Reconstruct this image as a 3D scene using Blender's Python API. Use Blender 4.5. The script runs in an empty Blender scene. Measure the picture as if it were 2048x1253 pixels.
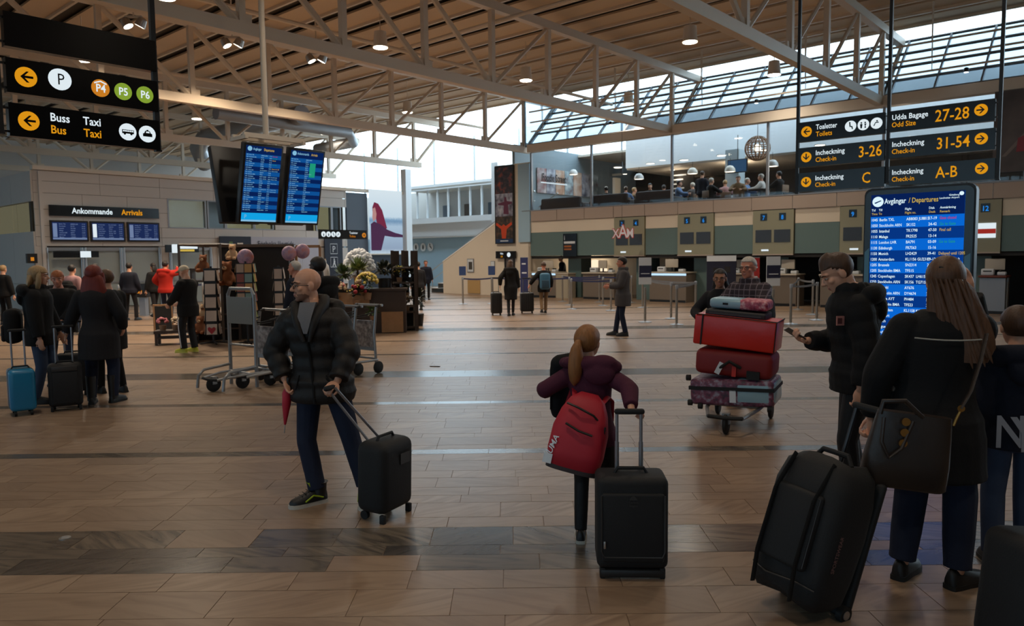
import bpy, bmesh, math, random
from mathutils import Vector, Matrix
sc = bpy.context.scene
COL = sc.collection
RND = random.Random(7)
R_ = math.radians
# ---------------------------------------------------------------- camera
F_PX, CX, CY, EYE = 1490.0, 1024.0, 626.5, 1.72
PITCH = math.atan(116 / 1490.0); ROLL = R_(0.65)
cam_d = bpy.data.cameras.new('camera'); cam = bpy.data.objects.new('camera', cam_d); COL.objects.link(cam)
cam_d.sensor_width = 36.0; cam_d.lens = F_PX / 2048 * 36.0; cam_d.clip_start = 0.05; cam_d.clip_end = 400
_X = Vector((1, 0, 0)); _U = Vector((0, math.sin(PITCH), math.cos(PITCH))); _F = Vector((0, math.cos(PITCH), -math.sin(PITCH)))
_r = _X * math.cos(ROLL) - _U * math.sin(ROLL); _u = _X * math.sin(ROLL) + _U * math.cos(ROLL)
cam.matrix_world = Matrix(((_r.x, _u.x, -_F.x, 0), (_r.y, _u.y, -_F.y, 0), (_r.z, _u.z, -_F.z, EYE), (0, 0, 0, 1)))
sc.camera = cam
cam_d.dof.use_dof = True; cam_d.dof.focus_distance = 5.2; cam_d.dof.aperture_fstop = 4.2
# ---------------------------------------------------------------- world, exposure
wd = bpy.data.worlds.new('overcast_sky'); sc.world = wd; wd.use_nodes = True
bg = wd.node_tree.nodes['Background']; bg.inputs[0].default_value = (0.66, 0.86, 1.0, 1); bg.inputs[1].default_value = 7.6
sc.view_settings.view_transform = 'Standard'; sc.view_settings.look = 'None'; sc.view_settings.gamma = 1.0
sc.view_settings.exposure = -0.45; sc.view_settings.use_curve_mapping = False
sc.cycles.use_denoising = True; sc.cycles.max_bounces = 6; sc.cycles.diffuse_bounces = 4; sc.cycles.transparent_max_bounces = 10
sc.cycles.caustics_reflective = False; sc.cycles.caustics_refractive = False; sc.cycles.sample_clamp_indirect = 4.0
# ---------------------------------------------------------------- hall frame: u along the trusses, v along the check-in wall
TH = R_(48.6)
HU = Vector((math.cos(TH), math.sin(TH), 0)); HV = Vector((-math.sin(TH), math.cos(TH), 0)); HO = Vector((5.67, 26.5, 0))
ROT_A = TH                 # faces the viewer on walls that run along u
ROT_C = TH - math.pi / 2   # faces the viewer on walls that run along v
def hw(u, v, z=0.0): return HO + HU * u + HV * v + Vector((0, 0, z))
def to_uv(p): q = Vector((p[0], p[1], 0)) - HO; return q.dot(HU), q.dot(HV)
def ray(px, py):
    x = (px - CX) / F_PX; y = -(py - CY) / F_PX
    xr = x * math.cos(ROLL) + y * math.sin(ROLL); yr = -x * math.sin(ROLL) + y * math.cos(ROLL)
    return Vector((xr, math.cos(PITCH) + yr * math.sin(PITCH), -math.sin(PITCH) + yr * math.cos(PITCH)))
def gp(px, py, z=0.0):      # where the sight line meets the level z
    d = ray(px, py); return Vector((0, 0, EYE)) + d * ((z - EYE) / d.z)
def pu(px, py, u):          # ... meets the wall plane u
    d = ray(px, py); p = Vector((0, 0, EYE)) + d * ((HO.dot(HU) + u) / Vector((d.x, d.y, 0)).dot(HU)); return (*to_uv(p), p.z)
def pv(px, py, v):
    d = ray(px, py); p = Vector((0, 0, EYE)) + d * ((HO.dot(HV) + v) / Vector((d.x, d.y, 0)).dot(HV)); return (*to_uv(p), p.z)
def pyd(px, py, Y):         # ... meets the plane at distance Y
    d = ray(px, py); return Vector((0, 0, EYE)) + d * (Y / d.y)
# ---------------------------------------------------------------- colours and materials
def lin(c): return c / 12.92 if c <= 0.04045 else ((c + 0.055) / 1.055) ** 2.4
def rgb(r, g, b): return (lin(r / 255), lin(g / 255), lin(b / 255), 1)
MATS = {}
def mat(name, col, rough=0.6, metal=0.0, emit=0.0, spec=0.5, noise=None, bump=None, alpha=None, ecol=None):
    if name in MATS: return MATS[name]
    m = bpy.data.materials.new(name); m.use_nodes = True; nt = m.node_tree; p = nt.nodes['Principled BSDF']
    c = col if len(col) == 4 else (*col, 1)
    p.inputs['Base Color'].default_value = c; p.inputs['Roughness'].default_value = rough; p.inputs['Metallic'].default_value = metal
    p.inputs['Specular IOR Level'].default_value = spec
    if emit: p.inputs['Emission Color'].default_value = ecol or c; p.inputs['Emission Strength'].default_value = emit
    if noise:            # (scale, amount)
        tc = nt.nodes.new('ShaderNodeTexCoord'); n = nt.nodes.new('ShaderNodeTexNoise'); n.inputs['Scale'].default_value = noise[0]; n.inputs['Detail'].default_value = 4
        nt.links.new(tc.outputs['Object'], n.inputs['Vector'])
        mx = nt.nodes.new('ShaderNodeMix'); mx.data_type = 'RGBA'
        mx.inputs['A'].default_value = tuple(x * (1 - noise[1]) for x in c[:3]) + (1,); mx.inputs['B'].default_value = tuple(min(1, x * (1 + noise[1])) for x in c[:3]) + (1,)
        nt.links.new(n.outputs['Fac'], mx.inputs['Factor']); nt.links.new(mx.outputs['Result'], p.inputs['Base Color'])
    if bump:             # (scale, strength)
        tc = nt.nodes.new('ShaderNodeTexCoord'); n = nt.nodes.new('ShaderNodeTexNoise'); n.inputs['Scale'].default_value = bump[0]; n.inputs['Detail'].default_value = 5
        nt.links.new(tc.outputs['Object'], n.inputs['Vector']); b = nt.nodes.new('ShaderNodeBump'); b.inputs['Strength'].default_value = bump[1]; b.inputs['Distance'].default_value = 0.01
        nt.links.new(n.outputs['Fac'], b.inputs['Height']); nt.links.new(b.outputs['Normal'], p.inputs['Normal'])
    if alpha is not None:
        nt.nodes.remove(p); o = nt.nodes['Material Output']
        t = nt.nodes.new('ShaderNodeBsdfTransparent'); t.inputs[0].default_value = c
        g = nt.nodes.new('ShaderNodeBsdfGlossy'); g.inputs['Roughness'].default_value = rough; g.inputs[0].default_value = (1, 1, 1, 1)
        mx = nt.nodes.new('ShaderNodeMixShader'); mx.inputs[0].default_value = alpha
        nt.links.new(t.outputs[0], mx.inputs[1]); nt.links.new(g.outputs[0], mx.inputs[2]); nt.links.new(mx.outputs[0], o.inputs[0])
    MATS[name] = m; return m
def emis(name, col, s):
    if name in MATS: return MATS[name]
    m = bpy.data.materials.new(name); m.use_nodes = True; nt = m.node_tree; nt.nodes.remove(nt.nodes['Principled BSDF'])
    e = nt.nodes.new('ShaderNodeEmission'); e.inputs[0].default_value = col; e.inputs[1].default_value = s
    nt.links.new(e.outputs[0], nt.nodes['Material Output'].inputs[0]); MATS[name] = m; return m
# ---------------------------------------------------------------- mesh builder
_RB = {}
def _rbox(s, r, seg):
    k = (tuple(round(x, 4) for x in s), round(r, 4), seg)
    if k not in _RB:
        bm = bmesh.new(); bmesh.ops.create_cube(bm, size=1)
        for v in bm.verts: v.co = Vector((v.co.x * s[0], v.co.y * s[1], v.co.z * s[2]))
        bmesh.ops.bevel(bm, geom=list(bm.edges), offset=r, segments=seg, profile=0.5, affect='EDGES')
        bm.verts.index_update(); _RB[k] = ([v.co.copy() for v in bm.verts], [[v.index for v in f.verts] for f in bm.faces]); bm.free()
    return _RB[k]
class MB:
    def __init__(s): s.v = []; s.f = []; s.m = []
    def add(s, vs, fs, M=None, mi=0):
        o = len(s.v)
        s.v += [(M @ Vector(v)) if M is not None else Vector(v) for v in vs]
        s.f += [[i + o for i in f] for f in fs]; s.m += [mi] * len(fs); return s
    def box(s, c, d, M=None, mi=0, rz=0, rx=0, ry=0):
        x, y, z = d[0] / 2, d[1] / 2, d[2] / 2
        vs = [(-x, -y, -z), (x, -y, -z), (x, y, -z), (-x, y, -z), (-x, -y, z), (x, -y, z), (x, y, z), (-x, y, z)]
        T = Matrix.Translation(c)
        if rz: T = T @ Matrix.Rotation(rz, 4, 'Z')
        if ry: T = T @ Matrix.Rotation(ry, 4, 'Y')
        if rx: T = T @ Matrix.Rotation(rx, 4, 'X')
        if M is not None: T = M @ T
        return s.add(vs, [(0, 3, 2, 1), (4, 5, 6, 7), (0, 1, 5, 4), (1, 2, 6, 5), (2, 3, 7, 6), (3, 0, 4, 7)], T, mi)
    def rbox(s, c, d, r, seg=2, M=None, mi=0, rz=0, rx=0, ry=0):
        vs, fs = _rbox(d, r, seg); T = Matrix.Translation(c)
        if rz: T = T @ Matrix.Rotation(rz, 4, 'Z')
        if ry: T = T @ Matrix.Rotation(ry, 4, 'Y')
        if rx: T = T @ Matrix.Rotation(rx, 4, 'X')
        if M is not None: T = M @ T
        return s.add(vs, fs, T, mi)
    def tube(s, pts, r, n=8, mi=0, flat=1.0, up=None):
        pts = [Vector(p) for p in pts]; N = len(pts); rr = r if isinstance(r, (list, tuple)) else [r] * N
        rings = []; ref = None
        for i in range(N):
            t = (pts[min(i + 1, N - 1)] - pts[max(i - 1, 0)]).normalized()
            if ref is None:
                ref = Vector(up) if up else (Vector((0, 0, 1)) if abs(t.z) < 0.9 else Vector((1, 0, 0)))
            a = t.cross(ref)
            if a.length < 1e-5: a = t.orthogonal()
            a.normalize(); b = a.cross(t).normalized(); ref = b
            rings.append([pts[i] + (a * math.cos(2 * math.pi * k / n) + b * math.sin(2 * math.pi * k / n) * flat) * rr[i] for k in range(n)])
        return s.loft(rings, mi)
    def loft(s, rings, mi=0, cap=True, closed=False):
        n = len(rings[0]); o = len(s.v)
        for r in rings: s.v += [Vector(p) for p in r]
        L = len(rings)
        for i in range(L if closed else L - 1):
            a = o + i * n; b = o + ((i + 1) % L) * n
            for k in range(n):
                k2 = (k + 1) % n; s.f.append([a + k, a + k2, b + k2, b + k]); s.m.append(mi)
        if cap and not closed:
            s.f.append([o + k for k in range(n)][::-1]); s.m.append(mi)
            s.f.append([o + (L - 1) * n + k for k in range(n)]); s.m.append(mi)
        return s
    def cyl(s, p0, p1, r0, r1=None, n=12, mi=0): return s.tube([p0, p1], [r0, r0 if r1 is None else r1], n, mi)
    def ell(s, c, rad, M=None, n=14, m=9, mi=0):
        vs = [(0, 0, -rad[2])]; fs = []
        for j in range(1, m):
            a = -math.pi / 2 + math.pi * j / m
            for k in range(n):
                b = 2 * math.pi * k / n; vs.append((rad[0] * math.cos(a) * math.cos(b), rad[1] * math.cos(a) * math.sin(b), rad[2] * math.sin(a)))
        vs.append((0, 0, rad[2])); L = len(vs) - 1
        for k in range(n):
            k2 = (k + 1) % n; fs.append((0, 1 + k2, 1 + k)); fs.append((L, 1 + (m - 2) * n + k, 1 + (m - 2) * n + k2))
            for j in range(m - 2): fs.append((1 + j * n + k, 1 + j * n + k2, 1 + (j + 1) * n + k2, 1 + (j + 1) * n + k))
        T = Matrix.Translation(c) @ M.to_4x4() if M is not None else Matrix.Translation(c)
        return s.add(vs, fs, T, mi)
    def lathe(s, prof, n=20, c=(0, 0, 0), M=None, mi=0):
        rings = [[Vector((r * math.cos(2 * math.pi * k / n), r * math.sin(2 * math.pi * k / n), z)) for k in range(n)] for r, z in prof]
        T = Matrix.Translation(c) @ M.to_4x4() if M is not None else Matrix.Translation(c)
        return s.loft([[T @ p for p in r] for r in rings], mi)
    def prism(s, poly, y0, y1, M=None, mi=0):   # polygon in x,z extruded along y
        n = len(poly); vs = [(x, y0, z) for x, z in poly] + [(x, y1, z) for x, z in poly]
        fs = [list(range(n)), list(range(2 * n - 1, n - 1, -1))] + [[(i + 1) % n, i, n + i, n + (i + 1) % n] for i in range(n)]
        return s.add(vs, fs, M, mi)
    def mesh(s, name, mats, smooth=40):
        me = bpy.data.meshes.new(name); me.from_pydata([tuple(v) for v in s.v], [], s.f)
        for m in (mats if isinstance(mats, (list, tuple)) else [mats]): me.materials.append(m)
        me.polygons.foreach_set('material_index', s.m)
        bm = bmesh.new(); bm.from_mesh(me); bmesh.ops.recalc_face_normals(bm, faces=bm.faces); bm.to_mesh(me); bm.free()
        if smooth:
            me.polygons.foreach_set('use_smooth', [True] * len(me.polygons)); me.set_sharp_from_angle(angle=R_(smooth))
        me.update(); return me
    def build(s, name, mats, parent=None, loc=None, rz=0, smooth=40, label=None):
        return put(name, s.mesh(name, mats, smooth), parent, loc, rz, label)
def put(name, me, parent=None, loc=None, rz=0, label=None):
    o = bpy.data.objects.new(name, me); COL.objects.link(o)
    if parent is not None: o.parent = parent
    if loc is not None: o.location = loc
    if rz: o.rotation_euler = (0, 0, rz)
    if label: o['label'] = label
    return o
def thing(name, label, cat, loc=(0, 0, 0), rz=0, group=None):
    o = bpy.data.objects.new(name, None); COL.objects.link(o); o.location = loc; o.rotation_euler = (0, 0, rz); o.empty_display_size = 0.1
    return tag(o, label, cat, group)
def tag(o, label, cat, group=None):
    o['label'] = label; o['category'] = cat
    if group: o['group'] = group
    return o
def struct(o): o['kind'] = 'structure'; return o
def sempty(name, loc=(0, 0, 0), rz=0):
    o = bpy.data.objects.new(name, None); COL.objects.link(o); o.location = loc; o.rotation_euler = (0, 0, rz); return struct(o)
def copy_tree(o, parent=None):
    c = o.copy(); COL.objects.link(c); c.parent = parent
    for ch in o.children: copy_tree(ch, c)
    return c
_TX = {}
def text_mesh(body, size, material, bold=0.0, align='LEFT', spacing=1.0, line=1.0, xs=1.0):
    k = (body, size, material.name, bold, align, line, xs)
    if k in _TX: return _TX[k]
    cu = bpy.data.curves.new('lettering', 'FONT'); cu.body = body; cu.size = size; xs *= 0.86; cu.offset = bold * size; cu.align_x = align; cu.space_line = line; cu.space_character = spacing
    cu.resolution_u = 2; cu.fill_mode = 'FRONT'
    ob = bpy.data.objects.new('lettering', cu); COL.objects.link(ob)
    dg = bpy.context.evaluated_depsgraph_get(); me = bpy.data.meshes.new_from_object(ob.evaluated_get(dg))
    bpy.data.objects.remove(ob); bpy.data.curves.remove(cu)
    M = Matrix.Rotation(math.pi / 2, 4, 'X') @ Matrix.Diagonal((xs, 1, 1, 1)); me.transform(M)
    me.materials.clear(); me.materials.append(material); me.name = 'lettering'; _TX[k] = me; return me
def text(body, size, material, parent, loc, bold=0.0, align='LEFT', name='lettering', spacing=1.0, line=1.0, xs=1.0, ry=0.0):
    o = put(name, text_mesh(body, size, material, bold, align, spacing, line, xs), parent, loc)
    if ry: o.rotation_euler = (0, ry, 0)
    return o
def disc(r, n=20): return [(r * math.cos(2 * math.pi * k / n), r * math.sin(2 * math.pi * k / n)) for k in range(n)]
# ================================================================ materials of the place
M_white = mat('painted_white', rgb(222, 210, 194), 0.55)
M_steel = mat('painted_steel', rgb(216, 200, 180), 0.45)
M_deck = mat('roof_panel', rgb(214, 192, 166), 0.8, noise=(0.6, 0.08))
M_deckd = mat('roof_gap', rgb(78, 72, 66), 0.9)
M_cream = mat('cream_plaster', rgb(224, 210, 190), 0.75, noise=(1.5, 0.03))
M_clad = mat('grey_cladding', rgb(200, 194, 188), 0.5)
M_teal = mat('green_panel', rgb(98, 120, 118), 0.5)
M_olive = mat('olive_panel', rgb(150, 146, 120), 0.35)
M_black = mat('black_plastic', rgb(20, 20, 22), 0.45)
M_gloss = mat('black_gloss', rgb(9, 9, 11), 0.12)
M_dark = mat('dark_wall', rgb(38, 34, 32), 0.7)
M_chrome = mat('brushed_metal', rgb(178, 178, 178), 0.32, 0.9)
M_alu = mat('anodised_metal', rgb(150, 152, 156), 0.45, 0.6)
M_paleblue = mat('pale_blue_panel', rgb(160, 190, 208), 0.6)
M_slate = mat('slate_panel', rgb(88, 98, 110), 0.6)
M_navy = mat('navy_panel', rgb(24, 32, 50), 0.5)
M_glass = mat('clear_glass', (0.95, 0.97, 0.98), 0.02, alpha=0.035)
M_sky_glass = mat('roof_glass', (0.54, 0.60, 0.64), 0.25, alpha=0.08)
M_pane = mat('office_pane', (0.9, 0.92, 0.9), 0.1, alpha=0.012)
M_cool = mat('cool_white', rgb(228, 231, 233), 0.55)
M_tint = mat('tinted_glass', (0.40, 0.44, 0.46), 0.1, alpha=0.1)
M_frost = mat('frosted_glass', rgb(160, 168, 164), 0.25, spec=0.6, noise=(1.2, 0.12))
M_fascia = mat('fascia_panel', rgb(178, 160, 146), 0.5)
M_wood = mat('dark_wood', rgb(58, 44, 36), 0.6, noise=(6, 0.25))
M_oak = mat('light_wood', rgb(150, 112, 76), 0.55, noise=(8, 0.2))
M_lamp = emis('lamp_white', (1.0, 0.86, 0.66, 1), 26.0)
M_lampc = emis('lamp_cool', (0.75, 0.9, 1.0, 1), 6.0)
E_white = emis('sign_white', (0.80, 0.9, 0.95, 1), 1.25)
E_yellow = emis('sign_yellow', rgb(238, 160, 26), 1.1)
E_orange = emis('sign_orange', rgb(226, 140, 40), 1.0)
E_green = emis('sign_green', rgb(150, 182, 60), 0.95)
M_signblk = mat('sign_black', rgb(14, 14, 16), 0.22)

def tile_mat(name, c0, c1, vein, rough, island):
    m = bpy.data.materials.new(name); m.use_nodes = True; nt = m.node_tree; p = nt.nodes['Principled BSDF']; L = nt.links.new
    ge = nt.nodes.new('ShaderNodeNewGeometry'); oi = nt.nodes.new('ShaderNodeObjectInfo')
    rnd = ge.outputs['Random Per Island'] if island else oi.outputs['Random']
    cb = nt.nodes.new('ShaderNodeCombineXYZ'); ml = nt.nodes.new('ShaderNodeMath'); ml.operation = 'MULTIPLY'; ml.inputs[1].default_value = 40
    L(rnd, ml.inputs[0]); L(ml.outputs[0], cb.inputs[2]); L(ml.outputs[0], cb.inputs[0])
    ad = nt.nodes.new('ShaderNodeVectorMath'); ad.operation = 'ADD'; L(ge.outputs['Position'], ad.inputs[0]); L(cb.outputs[0], ad.inputs[1])
    rt = nt.nodes.new('ShaderNodeVectorRotate'); rt.rotation_type = 'Z_AXIS'; ms = nt.nodes.new('ShaderNodeMath'); ms.operation = 'MULTIPLY_ADD'; ms.inputs[1].default_value = 1.5; ms.inputs[2].default_value = -0.75
    L(rnd, ms.inputs[0]); L(ms.outputs[0], rt.inputs['Angle']); L(ad.outputs[0], rt.inputs['Vector'])
    mp = nt.nodes.new('ShaderNodeMapping'); mp.inputs['Scale'].default_value = (1.6, 9, 1); L(rt.outputs[0], mp.inputs[0])
    n = nt.nodes.new('ShaderNodeTexNoise'); n.inputs['Scale'].default_value = 1.3; n.inputs['Detail'].default_value = 6; n.inputs['Distortion'].default_value = 1.4; L(mp.outputs[0], n.inputs['Vector'])
    mx = nt.nodes.new('ShaderNodeMix'); mx.data_type = 'RGBA'; mx.inputs['A'].default_value = c0; mx.inputs['B'].default_value = c1; L(rnd, mx.inputs['Factor'])
    rp = nt.nodes.new('ShaderNodeValToRGB'); rp.color_ramp.elements[0].position = 0.42; rp.color_ramp.elements[1].position = 0.72; L(n.outputs['Fac'], rp.inputs[0])
    m2 = nt.nodes.new('ShaderNodeMix'); m2.data_type = 'RGBA'; L(rp.outputs[0], m2.inputs['Factor']); L(mx.outputs['Result'], m2.inputs['A']); m2.inputs['B'].default_value = vein
    L(m2.outputs['Result'], p.inputs['Base Color']); p.inputs['Roughness'].default_value = rough; p.inputs['Specular IOR Level'].default_value = 0.5
    return m
BE = (rgb(150, 126, 104), rgb(132, 109, 89), rgb(120, 97, 78)); DK = (rgb(78, 72, 68), rgb(116, 104, 90), rgb(60, 56, 54))
T_be = tile_mat('beige_stone', *BE, 0.36, False); T_dk = tile_mat('grey_stone', *DK, 0.24, False)
T_beF = tile_mat('beige_stone_far', *BE, 0.36, True); T_dkF = tile_mat('grey_stone_far', *DK, 0.24, True)

# ================================================================ floor: tile courses run across the view
floor = struct(MB().box((0, 0, -0.06), (110, 130, 0.112)).build('floor', mat('grout', rgb(120, 98, 78), 0.6), loc=(0, 30, 0)))
rows = []
ys = [1300, 1231, 1177, 1140, 1109, 1090, 1054, 1034, 1005, 990, 974]
edges = [gp(1010, y).y for y in ys]
for i in range(len(edges) - 1): rows.append((edges[i], edges[i + 1], 3 <= i <= 5))
y = edges[-1]
WID = [0.15, 0.19, 0.24, 0.29, 0.29, 0.22]
def dark_band(a, b):
    for k in range(9):
        base = 4.45 + 6.4 * k
        if k and base - 0.3 < (a + b) / 2 < base + 0.3: return True
        for o in (2.07, 4.25):
            if a <= base + o < b: return True
    return False
while y < 46:
    w = RND.choice(WID) * (1.0 if y < 20 else 1.6)
    nb = [4.45 + 6.4 * k + o for k in range(8) for o in (2.07, 4.25)]
    if any(y <= q < y + w for q in nb): w = 0.15
    rows.append((y, y + w, dark_band(y, y + w))); y += w
ub = bmesh.new(); bmesh.ops.create_cube(ub, size=1); tm_be = bpy.data.meshes.new('tile'); ub.to_mesh(tm_be); tm_dk = tm_be.copy(); ub.free()
tm_be.materials.append(T_be); tm_dk.materials.append(T_dk)
far_mb = MB(); n_tile = 0
for (a, b, dk) in rows:
    half = b * 0.74 + 1.2
    x = -half - RND.random() * 0.6
    while x < half:
        ln = RND.choice([0.5, 0.58, 0.62, 0.68]) * (1 if a < 20 else 1.8)
        vis = abs(x + ln / 2) < b * 0.70 + 0.3
        if n_tile < 298 and vis and a < 9:
            o = bpy.data.objects.new('tile', tm_dk if dk and RND.random() < 0.85 else tm_be); COL.objects.link(o); o.parent = floor
            o.scale = (ln - 0.004, b - a - 0.004, 0.02); o.location = (x + ln / 2, (a + b) / 2 - 30, -0.01 + RND.uniform(-.0004, .0004)); n_tile += 1
        else:
            far_mb.box((x + ln / 2, (a + b) / 2 - 30, -0.006), (ln - 0.004, b - a - 0.004, 0.012), mi=1 if dk else 0)
        x += ln
ft = far_mb.build('tile_field', [T_beF, T_dkF], floor, smooth=0); ft['kind'] = 'stuff'
# brass floor stud and small litter
o = thing('floor_stud', 'small round grey metal stud set into the grey floor tiles at left', 'floor stud', gp(130, 1077)); MB().lathe([(0.001, 0), (0.034, 0), (0.034, 0.004), (0.001, 0.006)], 20).build('rim', M_chrome, o); MB().lathe([(0.001, 0.005), (0.02, 0.005), (0.018, 0.008), (0.001, 0.009)], 16).build('cap', M_alu, o)
p = gp(870, 734); o = MB().rbox((0, 0, 0.006), (0.17, 0.02, 0.012), 0.005).build('dropped_strap', M_black, loc=p, rz=-0.25); tag(o, 'short dark strap lying alone on the open floor', 'strap')

# ================================================================ roof
def hall(mb, name, m, parent=None, smooth=40):
    return mb.build(name, m, parent, None if parent else HO, 0 if parent else TH, smooth)
ceiling = struct(hall(MB().box((-16.1, 4, 8.72), (36.8, 64, 0.2)), 'ceiling', M_deckd))
ceiling.location = HO
pm = MB().box((0, 0, 0), (0.74, 64, 0.06)).mesh('roof_board', M_deck, 0)
sm = MB().box((0, 0, 0), (0.07, 64, 0.1)).mesh('purlin', M_steel, 0)
for i in range(28):
    u = -33 + i * 1.27
    o = put('roof_board', pm, ceiling, (u, 4, 8.52)); o = put('purlin', sm, ceiling, (u + 0.40, 4, 8.46))
def truss(v, label, u0=-34.5, u1=0.0):
    t = thing('roof_truss', label, 'truss', hw(0, v, 0), TH, 'roof trusses')
    L = u1 - u0
    MB().box((u1 - L / 2 + 0.2, 0, 6.02), (L + 0.4, 0.2, 0.24)).build('bottom_chord', M_steel, t, smooth=0)
    MB().box((u1 - L / 2 + 1.0, 0, 8.08), (L + 2.0, 0.2, 0.22)).build('top_chord', M_steel, t, smooth=0)
    MB().tube([(u1 + 2.0, 0, 8.0), (u1 + 0.15, 0, 6.1)], 0.07, 6).build('end_strut', M_steel, t)
    post = MB().box((0, 0, 7.05), (0.13, 0.13, 1.9)).mesh('post', M_steel, 0)
    plate = MB().box((0, 0, 6.2), (0.42, 0.05, 0.22)).mesh('gusset_plate', M_steel, 0)
    bl = MB().tube([(0, 0, 6.1), (2.2, 0, 7.98)], 0.055, 6).mesh('brace', M_steel); br = MB().tube([(0, 0, 7.98), (2.2, 0, 6.1)], 0.07, 6).mesh('brace', M_steel)
    for k in range(16):
        u = u1 - 2.31 * k
        if u < u0: break
        put('post', post, t, (u, 0, 0)); put('gusset_plate', plate, t, (u, 0, 0))
        if u - 2.31 > u0: put('brace', bl if k < 4 else br, t, (u - 2.26, 0, 0))
    return t
truss(-6.8, 'near right white steel truss crossing the top right corner above the direction signs')
truss(0, 'large white steel truss crossing the upper middle of the hall, ends at upper glazing')
truss(6.8, 'white steel truss behind the hanging flight screens')
truss(13.6, 'far white steel truss in front of the bright end window')
truss(20.4, 'white steel truss above the arrivals wall')
truss(27.2, 'farthest white steel truss, seen just above the arrivals wall top')
for v, z, lab in ((3.5, 7.6, 'long thin pipe running under the roof between the two nearest trusses'), (10.4, 7.5, 'thin pipe under the roof behind the flight screens')):
    o = MB().tube([(-33, 0, 0), (1.5, 0, 0)], 0.06, 8).build('roof_pipe', M_steel, None, hw(0, v, z), TH); tag(o, lab, 'pipe')
o = MB().tube([(0, -20, 0), (0, 6.5, 0)], 0.05, 8).build('roof_pipe', M_steel, None, hw(-9.0, 0, 7.75), TH); tag(o, 'thin pipe crossing the large truss diagonally under the roof', 'pipe')
# silver ducts far back
o = MB().tube([(-1.2, -4, 0), (-1.2, 4, 0), (-0.8, 5.5, -0.3), (0, 6.5, -0.9)], 0.38, 14).build('air_duct', M_alu, None, hw(-5.5, 16.5, 7.3), TH); tag(o, 'thick silver air duct under the roof above the far end wall', 'duct')
o = MB().tube([(0, 0, 0), (6, 0.2, 0), (7, 1.2, -0.2), (7, 4, -0.2)], 0.24, 14).build('air_duct', M_alu, None, hw(-10, 13.0, 7.0), TH); tag(o, 'thinner silver air duct bending behind the flight screens', 'duct')

# ================================================================ canted roof-side glazing above the check-in wall
win1 = sempty('window_1', HO, TH)
nv = [6.6 - 1.133 * i for i in range(20)]; S0 = Vector((0.14, 0, 6.22)); S1 = Vector((2.15, 0, 8.15)); NR = 4
def sl(t): return S0.lerp(S1, t)
a, b = sl(0), sl(1 / NR); ang = math.atan2(b.z - a.z, b.x - a.x); ln = (b - a).length
pane = MB().box((0, 0, 0), (ln - 0.04, 1.09, 0.012)).mesh('pane', M_sky_glass, 0)
for i in range(len(nv) - 1):
    for k in range(NR):
        c = sl((k + .5) / NR); o = put('pane', pane, win1, (c.x, (nv[i] + nv[i + 1]) / 2, c.z)); o.rotation_euler = (0, -ang, 0)
ml = MB().box((0, 0, 0), ((S1 - S0).length, 0.05, 0.08)).mesh('mullion', M_alu, 0)
for v in nv:
    c = sl(.5); o = put('mullion', ml, win1, (c.x, v, c.z)); o.rotation_euler = (0, -ang, 0)
tr = MB().box((0, 0, 0), (0.05, 21.6, 0.07)).mesh('transom', M_alu, 0)
for k in range(NR + 1):
    c = sl(k / NR); o = put('transom', tr, win1, (c.x, (nv[0] + nv[-1]) / 2, c.z)); o.rotation_euler = (0, -ang, 0)
# gable end of that glazing
MB().prism([(0.1, 6.1), (2.3, 8.2), (2.3, 8.4), (-0.1, 8.4), (-0.1, 6.1)], 6.62, 6.66).build('end_glass', M_sky_glass, win1, smooth=0)
# long rails hung in front of the glazing
for i, (u, z, lab) in enumerate(((-0.6, 7.35, 'upper white rail hung in front of the slanted roof glazing'), (-0.55, 6.95, 'middle white rail hung in front of the slanted roof glazing'), (-0.5, 6.6, 'lowest white rail with small spotlights in front of the slanted roof glazing'))):
    t = thing('lighting_rail', lab, 'rail', hw(u, -5, z), TH)
    MB().box((0, 0, 0), (0.05, 22, 0.05)).build('rail', M_steel, t, smooth=0)
    rod = MB().cyl((0, 0, 0), (0, 0, 8.4 - z), 0.012, n=6).mesh('hanger_rod', M_steel)
    for k in range(7): put('hanger_rod', rod, t, (0, -10 + k * 3.4, 0))
    if i == 2:
        hd = MB().lathe([(0.03, 0.12), (0.06, 0.1), (0.07, 0), (0.02, 0.0)], 12).mesh('spot_head', M_black); ls = MB().lathe([(0.001, -0.004), (0.055, -0.004), (0.055, -0.012), (0.001, -0.012)], 12).mesh('spot_lens', M_lampc)
        for px, py in ((1221, 250), (1513, 200), (1933, 128)):
            vv = pu(px, py, u)[1] + 5; h = put('spot_head', hd, t, (0, vv, -0.18)); put('spot_lens', ls, h)
# beam at the wall head and the wall above the check-in
beam = struct(hall(MB().box((0, -6.7, 6.02), (0.34, 26.4, 0.3)), 'trim_1', M_white))

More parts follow.
